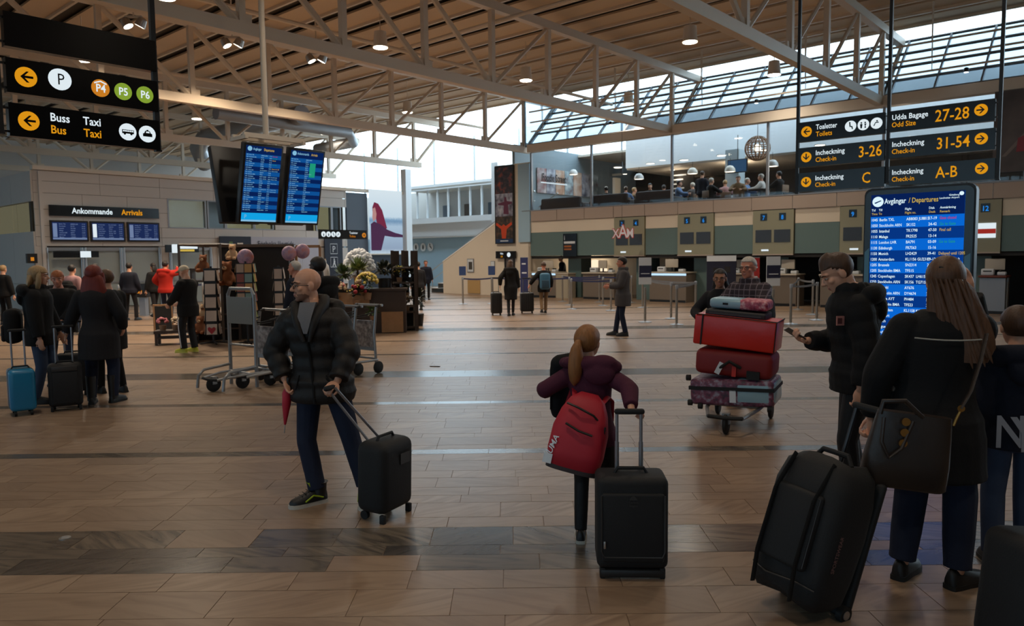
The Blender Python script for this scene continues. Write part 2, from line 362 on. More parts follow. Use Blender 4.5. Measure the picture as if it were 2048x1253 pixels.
# ================================================================ mezzanine
mezz = struct(hall(MB().box((6.2, -4, 3.05), (12.3, 22, 0.2)), 'mezzanine_floor', M_dark))
fas = sempty('trim_2', HO, TH)
fp = MB().box((0, 0, 0), (0.06, 1.32, 0.41)).mesh('fascia_panel', M_fascia, 0)
for i in range(15): put('fascia_panel', fp, fas, (-0.03, 5.75 - 1.34 * i, 3.29))
cap = MB().box((-0.02, -3.2, 3.52), (0.1, 20.2, 0.04)).build('cap_rail', M_alu, fas, smooth=0)
win2 = sempty('window_2', HO, TH)
gm = MB().box((0, 0, 0), (0.012, 3.38, 2.32)).mesh('pane', M_glass, 0); pm2 = MB().box((0, 0, 0), (0.09, 0.07, 2.36)).mesh('mullion', M_alu, 0)
for i in range(7):
    v = 6.45 - 3.4 * i if i == 0 else 3.46 - 3.45 * (i - 1)
    put('mullion', pm2, win2, (0.05, v, 4.7))
    if i < 6:
        v2 = 3.46 - 3.45 * i; o = put('pane', gm, win2, (0.05, (v + v2) / 2, 4.7)); o.scale = (1, abs(v - v2 - 0.0) / 3.46, 1)
struct(hall(MB().box((9.8, -4, 4.6), (0.2, 26, 3.0)), 'wall_mezzanine_back', M_dark))
struct(hall(MB().box((5.0, 7.6, 4.75), (9.5, 0.15, 3.2)), 'wall_mezzanine_end', mat('blue_grey_wall', rgb(122, 134, 140), 0.7)))
struct(hall(MB().box((7.2, -4.5, 5.44), (5.2, 18.6, 0.12)), 'ceiling_mezzanine', M_white))
struct(hall(MB().box((4.6, -4.5, 6.45), (0.16, 18.6, 2.0)), 'wall_mezzanine_bulkhead', mat('bulkhead_white', rgb(248, 250, 252), 0.6)))
struct(hall(MB().box((7.25, -3.2, 6.25), (5.1, 21.5, 0.1)), 'ceiling_mezzanine_roof', M_white))
struct(hall(MB().box((6, 6.25, 4.2), (0.5, 0.12, 2.1)), 'trim_3', M_cream))

# ================================================================ check-in wall
cw = sempty('wall_checkin', HO, TH)
def strip(v0, v1, z0, z1, m, u=0.0, name='wall_panel', d=0.08): return MB().box((u + d / 2, (v0 + v1) / 2, (z0 + z1) / 2), (d, abs(v1 - v0) - 0.012, z1 - z0 - 0.006)).build(name, m, cw, smooth=0)
segs = [(6.5, 2.39), (1.05, -0.27), (-1.64, -3.0), (-4.37, -5.73), (-7.1, -8.5), (-9.88, -12.5)]
for a, b in segs: strip(a, b, 2.62, 3.08, M_cream, name='cream_panel'); strip(a, b, 1.67, 2.62, M_teal, name='green_panel')
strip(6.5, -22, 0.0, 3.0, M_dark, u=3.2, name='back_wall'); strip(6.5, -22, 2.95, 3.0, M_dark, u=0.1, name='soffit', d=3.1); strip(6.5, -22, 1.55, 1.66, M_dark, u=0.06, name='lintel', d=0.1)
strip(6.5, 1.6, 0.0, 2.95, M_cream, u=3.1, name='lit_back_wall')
for a, b in ((4.95, 4.3), (1.75, 1.15), (-0.62, -1.28), (-3.32, -4.0), (-6.1, -6.8), (-8.9, -9.6)): strip(a, b, 0, 1.7, M_teal, u=0.5, name='green_pillar', d=0.7)
struct(hall(MB().box((1.6, 6.56, 1.55), (3.2, 0.12, 3.1)), 'wall_checkin_end', M_cream))

# ================================================================ stair wall with banner, stairs, landing balcony
sw = struct(hall(MB().prism([(0, 0), (0, 0)], 0, 0) if False else MB(), 'wall_stair', M_cream)) if False else None
mb = MB(); poly = [(11.75, 0), (11.75, 1.40), (8.42, 3.08), (8.42, 5.5), (6.5, 5.5), (6.5, 0)]
n = len(poly); mb.add([(0.0, a, z) for a, z in poly] + [(0.14, a, z) for a, z in poly], [list(range(n)), list(range(2 * n - 1, n - 1, -1))] + [[(i + 1) % n, i, n + i, n + (i + 1) % n] for i in range(n)])
struct(hall(mb, 'wall_stair', M_cream, smooth=0))
mb = MB(); mb.tube([(0.07, 11.8, 1.44), (0.07, 8.4, 3.12)], 0.05, 6); struct(hall(mb, 'trim_4', M_white))
struct(hall(MB().box((-0.04, 6.78, 3.85), (0.06, 0.62, 3.2)), 'trim_5', M_paleblue, smooth=0))  # white column box; its pale blue colour stands in for daylight
st = sempty('stairs', HO, TH)
sd = MB().box((0, 0, 0), (1.7, 0.46, 0.04)).mesh('tread', M_clad, 0); rs = MB().box((0, 0, 0), (1.7, 0.03, 0.2)).mesh('riser', M_deckd, 0)
for i in range(14):
    put('tread', sd, st, (1.05, 12.55 - 0.45 * i, 0.235 * (i + 1) - 0.02)); put('riser', rs, st, (1.05, 12.76 - 0.45 * i, 0.235 * (i + 1) - 0.14))
for u in (0.3, 1.85):
    MB().tube([(u, 13.0, 0.95), (u, 12.6, 1.15), (u, 6.5, 4.35)], 0.03, 8).build('handrail', M_chrome, st)
    MB().tube([(u, 12.9, 0.55), (u, 6.5, 3.95)], 0.02, 6).build('lower_rail', M_chrome, st)
    for v in (12.8, 10.8, 8.8): MB().cyl((u, v, 0), (u, v, 1.05 + (12.6 - v) * 0.52), 0.022, n=6).build('rail_post', M_chrome, st)
bw = sempty('wall_landing', HO, TH)
def bstrip(name, m, u, v0, v1, z0, z1, d=0.1): return MB().box((u + d / 2, (v0 + v1) / 2, (z0 + z1) / 2), (d, abs(v1 - v0), z1 - z0)).build(name, m, bw, smooth=0)
bstrip('lower_wall', M_paleblue, 5.6, 12, 30, 0, 2.8); bstrip('parapet', M_cool, 5.3, 12.5, 20.6, 2.8, 3.85, 0.2); bstrip('parapet_cap', M_cool, 5.1, 12.5, 20.6, 3.55, 3.86, 0.25)
bstrip('back_wall', M_clad, 7.4, 12, 24, 2.8, 5.6); bstrip('fascia', M_cool, 5.3, 12.0, 20.6, 5.45, 5.75, 0.3); bstrip('gallery_floor', M_clad, 5.3, 12, 20.6, 2.75, 2.85, 2.0); bstrip('gallery_ceiling', M_white, 5.3, 12, 20.6, 5.5, 5.6, 2.1)
for i in range(9): bstrip('mullion', M_cool, 5.42, 20.5 - i * 0.86, 20.42 - i * 0.86, 3.85, 5.45, 0.1)
gl = MB().box((0, 0, 0), (0.012, 0.78, 1.6)).mesh('pane', M_glass, 0)
for i in range(9): put('pane', gl, bw, (5.47, 20.03 - i * 0.86, 4.65))
for k, (v, w) in enumerate(((19.4, .5), (17.6, .5), (15.7, .6), (14.8, .5))): bstrip('gallery_door', mat('door_brown', rgb(96, 78, 66), 0.6) if k % 2 else M_slate, 7.3, v, v - w, 2.85, 4.7)
struct(hall(MB().box((0.95, 15.3, 3.0), (0.36, 0.36, 6.0)), 'column_far', M_cool)); struct(hall(MB().box((4.6, 12.5, 3.2), (0.45, 0.45, 6.4)), 'column_landing', M_cool))

# ================================================================ arrivals block
aw = sempty('wall_arrivals', HO, TH)
def astrip(name, m, u0, u1, z0, z1, v=15.4, d=0.1): return MB().box(((u0 + u1) / 2, v + d / 2, (z0 + z1) / 2), (abs(u1 - u0), d, z1 - z0)).build(name, m, aw, smooth=0)
astrip('backing', M_deckd, -15.3, -2.6, 2.15, 4.72, 15.7, 0.2)
zr = [2.2, 2.52, 2.9, 3.45, 4.0, 4.4, 4.75]
for i in range(len(zr) - 1):
    u = -15.3; k = 0
    while u < -2.65:
        w = 2.1 if i in (0, 1, 4, 5) else 1.5
        e = min(u + w, -2.6)
        inwin = i in (2, 3) and ((-10.85 < (u + e) / 2 < -6.4) or (-4.3 < (u + e) / 2 < -2.9))
        if not inwin: astrip('cladding_panel', M_clad, u + 0.006, e - 0.006, zr[i] + 0.006, zr[i + 1] - 0.006, 15.4, 0.05)
        u = e
M_lit = emis('lit_room', rgb(150, 142, 112), 0.55); M_lit2 = emis('lit_office', rgb(172, 166, 130), 0.6)
for a, b, m in ((-10.82, -9.35, M_lit), (-9.25, -8.55, M_slate), (-8.5, -7.3, M_lit2), (-7.25, -6.4, M_lit2), (-4.25, -3.45, M_lit2), (-3.4, -2.95, M_slate)):
    w = sempty('window_%d' % (3 + int(a * -10) % 50), HO, TH)
    MB().box(((a + b) / 2, 15.62, 3.45), (b - a, 0.02, 1.1)).build('room_light', m, w, smooth=0)
    MB().box(((a + b) / 2, 15.44, 3.45), (b - a - 0.06, 0.012, 1.04)).build('pane', M_pane, w, smooth=0)
    for x in (a, b): MB().box((x, 15.43, 3.45), (0.06, 0.08, 1.1)).build('window_frame', M_alu, w, smooth=0)
    for z in (2.91, 3.99): MB().box(((a + b) / 2, 15.43, z), (b - a, 0.08, 0.05)).build('window_frame', M_alu, w, smooth=0)
astrip('corner_post', M_clad, -15.36, -14.98, 0, 2.2); astrip('slate_wall', M_slate, -2.6, -1.4, 0, 4.7); astrip('navy_wall', M_navy, -1.4, 0.75, 0, 1.85, 15.35); astrip('head_beam', M_white, -15.3, 1.2, 4.76, 4.9, 15.3, 0.3)
astrip('lower_wall', M_clad, -8.9, -2.6, 0, 2.15); astrip('banner_wall', mat('pale_lilac_panel', rgb(178, 178, 190), 0.5), -7.7, -4.2, 0.9, 2.6, 15.36, 0.04)
# glass doors of the arrivals exit
for i, (a, b, k) in enumerate(((-15.0, -13.9, 0), (-13.8, -12.6, 0), (-12.5, -11.2, 0), (-10.8, -9.2, 1))):
    d = sempty('door_%d' % (i + 1), HO, TH)
    MB().box(((a + b) / 2, 15.5, 1.05), (b - a, 0.03, 2.05)).build('frosted_pane', M_frost, d, smooth=0)
    for x in (a, b): MB().cyl((x, 15.42, 0), (x, 15.42, 2.15), 0.055, n=12).build('door_post', M_chrome, d)
    MB().box(((a + b) / 2, 15.45, 2.1), (b - a, 0.1, 0.12)).build('door_head', M_alu, d, smooth=0); MB().box(((a + b) / 2, 15.47, 0.9), (b - a - 0.1, 0.04, 0.05)).build('push_bar', M_alu, d, smooth=0)
astrip('door_side', M_clad, -11.2, -10.8, 0, 2.2, 15.45); astrip('door_side', M_clad, -9.2, -8.9, 0, 2.2, 15.45)
astrip('inner_wall', M_clad, -15.3, -8.8, 0, 2.3, 16.3); astrip('inner_side', M_clad, -15.3, -15.2, 0, 2.3, 15.5, .8)
lw = sempty('wall_arrivals_side', HO, TH)
MB().box((-15.1, 22, 2.36), (0.1, 13.4, 4.7)).build('inner_wall', M_clad, lw, smooth=0)
for i, (z0, z1) in enumerate(((0, .9), (.9, 1.8), (1.8, 2.7), (3.7, 4.72))):
    for k in range(6): MB().box((-15.33, 15.4 + 2.2 * k + 1.1, (z0 + z1) / 2), (0.06, 2.18, z1 - z0 - 0.012)).build('cladding_panel', M_clad, lw, smooth=0)
for k in range(6):
    MB().box((-15.2, 16.5 + 2.2 * k, 3.2), (0.02, 2.1, 1.0)).build('room_light', M_lit, lw, smooth=0)
    MB().box((-15.33, 16.5 + 2.2 * k, 3.2), (0.012, 2.1, 0.98)).build('pane', M_glass, lw, smooth=0)
# hall enclosure outside the picture; unseen entrance glazing added to let daylight in
struct(hall(MB().box((-34.3, 4, 7.6), (0.2, 64, 2.3)).box((-34.3, 4, 0.4), (0.2, 64, 0.9)), 'wall_entrance', M_clad))
win8 = sempty('window_30', HO, TH)
for k in range(14): MB().box((-34.3, -26 + 4.6 * k, 3.65), (0.012, 4.5, 5.6)).build('pane', M_tint, win8, smooth=0); MB().box((-34.3, -28.3 + 4.6 * k, 3.65), (0.12, 0.1, 5.6)).build('mullion', M_alu, win8, smooth=0); struct(hall(MB().box((-14, -27.8, 4.3), (41, 0.2, 8.9)), 'wall_right', M_clad)); struct(hall(MB().box((-15.2, 36.2, 4.3), (35, 0.2, 8.9)), 'wall_far', M_clad))
struct(hall(MB().box((6.6, -16, 1.5), (0.2, 24, 3.0)), 'wall_right_back', M_dark))
# end glazing: bright tall windows over the landing
win9 = sempty('window_40', HO, TH)
for v0, v1 in ((7.0, 10.3), (10.3, 13.6), (13.6, 17), (17, 20.4), (20.4, 23.8), (23.8, 27.2), (27.2, 30.6)):
    MB().box((7.6, (v0 + v1) / 2, 7.1), (0.012, v1 - v0 - 0.06, 3.0)).build('pane', M_glass, win9, smooth=0); MB().box((7.6, v0, 7.1), (0.1, 0.08, 3.0)).build('mullion', M_alu, win9, smooth=0)
MB().box((7.6, 19, 5.6), (0.12, 24, 0.1)).build('sill', M_white, win9, smooth=0)
struct(hall(MB().box((7.6, 27, 2.8), (0.2, 18, 5.6)), 'wall_end', M_clad))
# ================================================================ downlights
def downlight(p, label, w=260.0, housing=True):
    t = thing('downlight', label, 'lamp', p, 0, 'roof downlights')
    MB().lathe([(0.10, 0.42), (0.16, 0.40), (0.19, 0.02), (0.20, 0.0), (0.17, 0.0), (0.15, 0.1)], 16).build('housing', M_white, t)
    MB().lathe([(0.001, 0.0), (0.185, 0.0), (0.185, -0.014), (0.001, -0.014)], 16).build('lens', M_lamp, t)
    MB().cyl((0, 0, 0.4), (0, 0, 1.2), 0.012, n=6).build('hanger_rod', M_steel, t)
    ld = bpy.data.lights.new('bulb', 'SPOT'); ld.energy = w; ld.spot_size = R_(150); ld.spot_blend = 1.0; ld.color = (1.0, 0.86, 0.69); ld.shadow_soft_size = 0.17
    lo = bpy.data.objects.new('bulb', ld); COL.objects.link(lo); lo.parent = t; lo.location = (0, 0, -0.03)
    return t
DL = 900.0
for (px, py, lab) in ((332, -4, 'round downlight at the top edge near the left direction sign'), (761, 95, 'round downlight between the two middle trusses, above the hanging flight screens'), (1052, 161, 'round downlight above and left of the upper cafe'), (815, 225, 'round downlight above the big billboard of the red haired woman'), (394, 238, 'round downlight just right of the bus and taxi sign'), (648, 268, 'round downlight just above the right hanging flight screen'), (166, 121, 'round downlight seen between the blank and the parking sign board'), (1380, 84, 'round downlight high under the dark roof, right of centre'), (1548, 150, 'round downlight in front of the slanted roof glazing, beside the toilet sign'), (1257, 208, 'round downlight before the lower left of the slanted roof glazing')):
    downlight(gp(px, py, 7.2 if px != 1548 else 7.0), lab, DL * (1.9 if px not in (1548, 1257) else .6))
for k, (u, v) in enumerate(((-11, -3.7), (-16.4, -3.7), (-21.8, -3.7), (-5.3, -10.4), (-10.8, -10.4), (-16.2, -10.4), (-21.6, -10.4), (-27, -10.4), (-16.2, -17.2), (-21.6, -17.2), (-21.6, 2.5))):
    downlight(hw(u, v, 7.2), 'round downlight under the roof outside the picture', DL * .55)
for (px, py, lab) in ((268, 53, 'bright twin track spotlight nearest the left direction sign'), (465, 92, 'bright twin track spotlight in the middle of the three'), (633, 123, 'bright twin track spotlight rightmost of the three')):
    t = thing('track_spotlight', lab, 'lamp', gp(px, py, 7.2), 0, 'track spotlights')
    for s in (-1, 1):
        h = MB().lathe([(0.05, 0.22), (0.1, 0.18), (0.13, 0.0), (0.11, 0.0)], 14, M=Matrix.Rotation(s * 0.5, 3, 'Y'), c=(s * 0.13, 0, 0)).build('spot_head', M_chrome, t)
        MB().lathe([(0.001, 0.012), (0.11, 0.012), (0.11, 0.0), (0.001, 0.0)], 14, M=Matrix.Rotation(s * 0.5, 3, 'Y'), c=(s * 0.13, 0, 0)).build('spot_lens', M_lamp, h)
    MB().cyl((0, 0, 0.2), (0, 0, 1.2), 0.02, n=6).build('hanger_rod', M_steel, t); MB().box((0, 0, 0.22), (0.4, 0.06, 0.05)).build('bracket', M_steel, t, smooth=0)
    ld = bpy.data.lights.new('bulb', 'SPOT'); ld.energy = 1200; ld.spot_size = R_(130); ld.spot_blend = 0.8; ld.color = (1.0, 0.78, 0.55); ld.shadow_soft_size = 0.12
    lo = bpy.data.objects.new('bulb', ld); COL.objects.link(lo); lo.parent = t; lo.location = (0, 0, -0.03)
# ================================================================ signs
def plate(name, x0, x1, z0, z1, y, m, parent, d=0.01, r=0): return MB().box(((x0 + x1) / 2, y + d / 2, (z0 + z1) / 2), (x1 - x0, d, z1 - z0)).build(name, m, parent, smooth=0)
def roundel(parent, x, z, r, y, m, name='roundel'): return MB().prism([(x + a, z + b) for a, b in disc(r, 22)], y - 0.004, y + 0.006).build(name, m, parent, smooth=0)
def arrow(parent, x, z, s, y, ang, m=None):
    P = lambda pts: [(x + (a * math.cos(ang) - b * math.sin(ang)) * s, z + (a * math.sin(ang) + b * math.cos(ang)) * s) for a, b in pts]
    mb = MB(); mb.prism(P([(0.42, 0), (-0.02, 0.44), (-0.2, 0.44), (0.12, 0.09), (-0.5, 0.09), (-0.5, -0.09), (0.12, -0.09), (-0.2, -0.44), (-0.02, -0.44)]), y - 0.008, y)
    mb.build('arrow', m or M_signblk, parent, smooth=0)
def picto(parent, x, z, s, y, kind):
    mb = MB(); q = lambda pts: mb.prism([(x + a * s, z + b * s) for a, b in pts], y - 0.008, y); c = lambda a, b, r: q([(a + i, b + j) for i, j in disc(r, 10)])
    if kind == 'bus':
        q([(-.62, -.2), (.62, -.2), (.62, .22), (-.62, .22)]); c(-.35, -.24, .11); c(.35, -.24, .11)
        mb.build('bus_symbol', M_signblk, parent, smooth=0); mb = MB()
        for k in range(5): mb.prism([(x + (-.55 + k * .23) * s, z + .0 * s), (x + (-.38 + k * .23) * s, z), (x + (-.38 + k * .23) * s, z + .15 * s), (x + (-.55 + k * .23) * s, z + .15 * s)], y - 0.012, y - 0.008)
        w = mb.build('bus_window_symbol', E_white, parent, smooth=0); w['kind'] = 'stuff'; return
    if kind == 'taxi':
        q([(-.5, -.3), (.5, -.3), (.5, .02), (.34, .1), (.24, .34), (.1, .34), (.08, .46), (-.08, .46), (-.1, .34), (-.24, .34), (-.34, .1), (-.5, .02)])
        mb.build('taxi_symbol', M_signblk, parent, smooth=0); MB().prism([(x - .2 * s, z + .1 * s), (x + .2 * s, z + .1 * s), (x + .15 * s, z + .26 * s), (x - .15 * s, z + .26 * s)], y - 0.012, y - 0.008).build('taxi_window_symbol', E_white, parent, smooth=0); return
    if kind == 'chair': q([(-.2, .5), (-.02, .5), (.02, .1), (.3, .05), (.42, -.45), (.25, -.45), (.16, -.1), (-.14, -.05)]); 
    elif kind == 'baby': q([(-.45, -.35), (-.3, -.35), (-.1, .1), (.35, .1), (.35, .25), (-.15, .25)])
    elif kind == 'pair': q([(-.42, -.5), (-.2, -.5), (-.12, .2), (-.5, .2)])
    else: q([(-.12, -.5), (.12, -.5), (.2, .22), (-.2, .22)])
    mb.build('symbol', M_signblk, parent, smooth=0)
    hd = MB().prism([(x + (a + {'pair': -.3, 'chair': -.12, 'baby': .1}.get(kind, 0)) * s, z + (b + {'chair': .62, 'baby': .42}.get(kind, .38)) * s) for a, b in disc(.13, 10)], y - 0.008, y); hd.build('symbol_head', M_signblk, parent, smooth=0)
    if kind == 'pair':
        MB().prism([(x + a * s, z + b * s) for a, b in [(.2, -.5), (.42, -.5), (.36, -.1), (.5, .2), (.14, .2), (.26, -.1)]], y - 0.008, y).build('symbol', M_signblk, parent, smooth=0)
        MB().prism([(x + (a + .3) * s, z + (b + .38) * s) for a, b in disc(.13, 10)], y - 0.008, y).build('symbol_head', M_signblk, parent, smooth=0)
# ---- right cluster
us = to_uv(pyd(1594, 300, 12.0))[0]; v_an = pu(1594, 300, us)[1]
def RS(px, py): u, v, z = pu(px, py, us); return v_an - v, z
def poles(name, label, base, xs, z0, rot, group=None):
    for i, (x, zb, lab) in enumerate(xs):
        pos = base(x); t = thing(name, lab, 'pole', pos, rot); MB().box((0, 0, (8.0 - zb) / 2), (0.045, 0.045, 8.0 - zb)).build('tube', M_black, t, smooth=0); MB().box((0, 0, 0.01), (0.05, 0.05, 0.02)).build('end_cap', M_black, t, smooth=0)
RB = lambda x, z: hw(us, v_an - x, z)
xp = [RS(1593, 300)[0] - 0.0, RS(1774, 300)[0], RS(1996, 300)[0]]
for x, zb, lab in ((xp[0], RS(1594, 385)[1], 'thin black hanging pole left of the toilets sign board'), (xp[1], RS(1774, 362)[1], 'thin black hanging pole between the two columns of check-in signs'), (xp[2], RS(1994, 357)[1], 'thin black hanging pole right of the odd size baggage sign')):
    t = thing('hanging_pole', lab, 'pole', RB(x, zb), ROT_C); MB().box((0, 0.05, (8.0 - zb) / 2), (0.045, 0.045, 8.0 - zb)).build('tube', M_black, t, smooth=0); MB().box((0, 0.05, -0.012), (0.055, 0.055, 0.02)).build('end_cap', M_black, t, smooth=0)
def rsign(px0, px1, pt, pb, label, sv, en, big, dirn, pics=None, ptr=None):
    x0, zt = RS(px0, pt); x1, _ = RS(px1, ptr or pt); zb = RS(px0, pb)[1]; h = zt - zb; w = x1 - x0
    t = thing('direction_sign', label, 'sign', RB(x0, zb), ROT_C, 'check-in direction signs')
    plate('board', 0, w, 0, h, 0, M_signblk, t, 0.09); plate('bracket', -0.02, w + 0.02, h * .15, h * .2, 0.04, M_black, t, 0.02); plate('bracket', -0.02, w + 0.02, h * .8, h * .85, 0.04, M_black, t, 0.02)
    if dirn == 'R':
        roundel(t, w - h * .55, h * .55, h * .27, 0, E_yellow); arrow(t, w - h * .55, h * .55, h * .36, -0.004, 0); lx = h * 0.12
    else:
        roundel(t, h * .42, h * .5, h * .27, 0, E_yellow); arrow(t, h * .42, h * .5, h * .36, -0.004, math.pi if dirn == 'L' else -math.pi / 2); lx = h * 0.9
    text(sv, h * .36, E_white, t, (lx, -0.006, h * .55), 0.012, xs=.88 if pics else 1); text(en, h * .34, E_yellow, t, (lx, -0.006, h * .2), 0.012)
    if big:
        bx = w - h * 1.0 if dirn == 'R' else w - h * 0.1
        text(big, h * .78, E_yellow, t, (bx if big != 'C' and big != 'A-B' else bx - h * .55, -0.006, h * .24), 0.008, 'RIGHT', xs=0.92)
    for i, k in enumerate(pics or ()):
        x = w - h * (0.36 + 0.6 * (len(pics) - 1 - i)); roundel(t, x, h * .52, h * .27, 0, E_white); picto(t, x, h * .5, h * .3, -0.004, k)
rsign(1597, 1769, 246, 285, 'black hanging sign with yellow arrow to Toaletter and three white symbols', 'Toaletter', 'Toilets', '', 'L', ('chair', 'pair', 'baby'))
rsign(1597, 1769, 297, 335, 'black hanging sign reading Incheckning 3-26 with a down arrow', 'Incheckning', 'Check-in', '3-26', 'D')
rsign(1597, 1769, 347, 384, 'black hanging sign reading Incheckning C with a down arrow', 'Incheckning', 'Check-in', 'C', 'D')
rsign(1779, 1990, 223, 264, 'black hanging sign reading Udda Bagage 27-28', 'Udda Bagage', 'Odd Size', '27-28', 'R')
rsign(1779, 1990, 277, 317, 'black hanging sign reading Incheckning 31-54', 'Incheckning', 'Check-in', '31-54', 'R')
rsign(1779, 1990, 333, 372, 'black hanging sign reading Incheckning A-B', 'Incheckning', 'Check-in', 'A-B', 'R')
# ---- left cluster
vs = to_uv(pyd(318, 150, 8.0))[1]; u_an = pv(8, 100, vs)[0]
def LS(px, py): u, v, z = pv(px, py, vs); return u - u_an, z
LB = lambda x, z: hw(u_an + x, vs, z)
for px, py, lab in ((4, 262, 'black hanging pole at the left picture edge'), (320, 299, 'black hanging pole right of the bus and taxi sign')):
    x, zb = LS(px, py); t = thing('hanging_pole', lab, 'pole', LB(x, zb), ROT_A); MB().box((0, 0.05, (8.0 - zb) / 2), (0.05, 0.05, 8.0 - zb)).build('tube', M_black, t, smooth=0); MB().box((0, 0.05, -0.012), (0.06, 0.06, 0.02)).build('end_cap', M_black, t, smooth=0)
def lsign(pxl, pt, pb, label):
    x0, zt = LS(pxl, pt); _, zb = LS(pxl, pb); x1 = LS(316, 200)[0]
    t = thing('direction_sign', label, 'sign', LB(x0, zb), ROT_A, 'parking and bus direction signs'); w = x1 - x0; h = zt - zb
    plate('board', 0, w, 0, h, 0, M_signblk, t, 0.09); plate('bracket', -0.03, w + 0.03, h * .12, h * .18, 0.04, M_black, t, 0.02); plate('bracket', -0.03, w + 0.03, h * .82, h * .88, 0.04, M_black, t, 0.02)
    return t, w, h
lsign(5, 20, 90, 'blank black hanging board above the parking sign')
t, w, h = lsign(10, 113, 183, 'black hanging parking sign with white P and coloured P4 P5 P6 discs')
roundel(t, h * .5, h * .5, h * .29, 0, E_yellow); arrow(t, h * .5, h * .5, h * .36, -.004, math.pi)
roundel(t, h * 1.4, h * .58, h * .32, 0, E_white); text('P', h * .48, M_signblk, t, (h * 1.42, -.008, h * .42), .0, 'CENTER')
for i, (s, m) in enumerate((('P4', E_orange), ('P5', E_green), ('P6', E_green))):
    x = w - h * (.42 + .68 * (2 - i)); roundel(t, x, h * .5, h * .27, 0, m); text(s, h * .34, E_white, t, (x, -.008, h * .38), .02, 'CENTER')
x = w - h * 1.78; MB().prism([(x - h * .18, h * .66), (x, h * .73), (x + h * .18, h * .66), (x + h * .18, h * .62), (x, h * .69), (x - h * .18, h * .62)], -.008, -.002).build('roof_symbol', E_white, t, smooth=0)
t, w, h = lsign(16, 204, 271, 'black hanging sign reading Buss Taxi with bus and taxi symbols')
roundel(t, h * .52, h * .5, h * .29, 0, E_yellow); arrow(t, h * .52, h * .5, h * .36, -.004, math.pi)
text('Buss', h * .36, E_white, t, (h * 1.1, -.006, h * .58), .015); text('Taxi', h * .36, E_white, t, (h * 2.05, -.006, h * .58), .015)
text('Bus', h * .36, E_yellow, t, (h * 1.1, -.006, h * .2), .015); text('Taxi', h * .36, E_yellow, t, (h * 2.05, -.006, h * .2), .015)
for i, k in enumerate(('bus', 'taxi')): x = w - h * (.42 + .64 * (1 - i)); roundel(t, x, h * .5, h * .28, 0, E_white); picto(t, x, h * .5, h * .3, -.004, k)
# ================================================================ flight information
S_blue = emis('screen_blue', rgb(10, 110, 225), 1.15); S_blue2 = emis('screen_deep_blue', rgb(8, 62, 150), 1.0); S_head = emis('screen_navy', rgb(10, 38, 100), .95); S_txt = emis('screen_text', (0.72, 0.92, 1, 1), 1.35)
S_yel = emis('screen_yellow', rgb(235, 200, 90), 0.9); S_pink = emis('screen_pink', rgb(225, 50, 110), 0.8); S_grn = emis('screen_green', rgb(40, 190, 150), 0.8); S_cyan = emis('screen_cyan', rgb(20, 170, 240), 1.2)
D_blue = emis('screen_blue_dim', rgb(16, 84, 156), 1.15); D_blue2 = emis('screen_deep_blue_dim', rgb(10, 36, 92), 1.1); D_txt = emis('screen_text_dim', rgb(140, 200, 235), 1.1)
DEP = '''1045|Berlin TXL|AB8083 JU8815|17-19
1050|Stockholm ARN|SK152|24-42
1055|Istanbul|TK1798|47-50
1110|Malaga|FR2525|13-14
1115|London LHR|BA791|03-09
1130|Edinburgh|FR7563|15-16
1150|Munich|LH2429|39-41
1200|Amsterdam|KL1156 GU2311|09-13
1205|Brussels|SN2314|24-28
1205|Stockholm BMA|TF515|31-32
1245|Copenhagen|SK437  LH6159|24-42
1250|Stockholm ARN|SK156  TG7155|24-42
1300|Helsinki|AY676|17-19
1330|Stockholm ARN|DY4674|20-21
1330|Antalya AYT|PH484|53-54
1400|Stockholm BMA|TF523|31-32
1415|Amsterdam|KL1158 KQ1158|09-13
1420|Frankfurt|LH817|39-41
1435|Zurich|LX1227|24-28
1440|Prague|OK487|07-21
1445|Stockholm BMA|TF525  AY8115|31-32
1455|Oslo|WF329|15-16
1505|Berlin TXL|AB8085 JU8817|17-19
1545|Gdansk|SK7805|13-14
1545|Copenhagen|SK433|24-42
1550|Paris CDG|AF1053|33-35'''.split('\n')
ROWS = [r.split('|') for r in DEP]
REM = {0: ('Gate closed', 'p'), 1: ('Go to Gate', 'g'), 2: ('Final call', 'y'), 4: ('Go to Gate', 'g'), 6: ('Delayed until 1205', 'y'), 7: ('Check-in Kiosk', 'w'), 10: ('Check-in Kiosk', 'w'), 11: ('Check-in Kiosk', 'w'), 13: ('Check-in Kiosk', 'w'), 16: ('Check-in Kiosk', 'w'), 17: ('Check-in Kiosk', 'w')}
def columns(t, x0, W, ztop, rh, n, txt, cols, rem=True, y=-0.004):
    s = rh * 0.70
    for ci, fx in cols:
        text('\n'.join(ROWS[i % 26][ci] for i in range(n)), s, txt, t, (x0 + W * fx, y, ztop - rh * .8), 0.012, line=rh / s, name='flight_lettering', xs=0.92)['kind'] = 'stuff'
    if rem:
        for i, (s_, c) in REM.items():
            if i < n: text(s_, s, {'p': S_pink, 'g': S_grn, 'y': S_yel, 'w': txt}[c], t, (x0 + W * .75, y, ztop - rh * (i + .8)), 0.01, name='remark_lettering', xs=0.86)
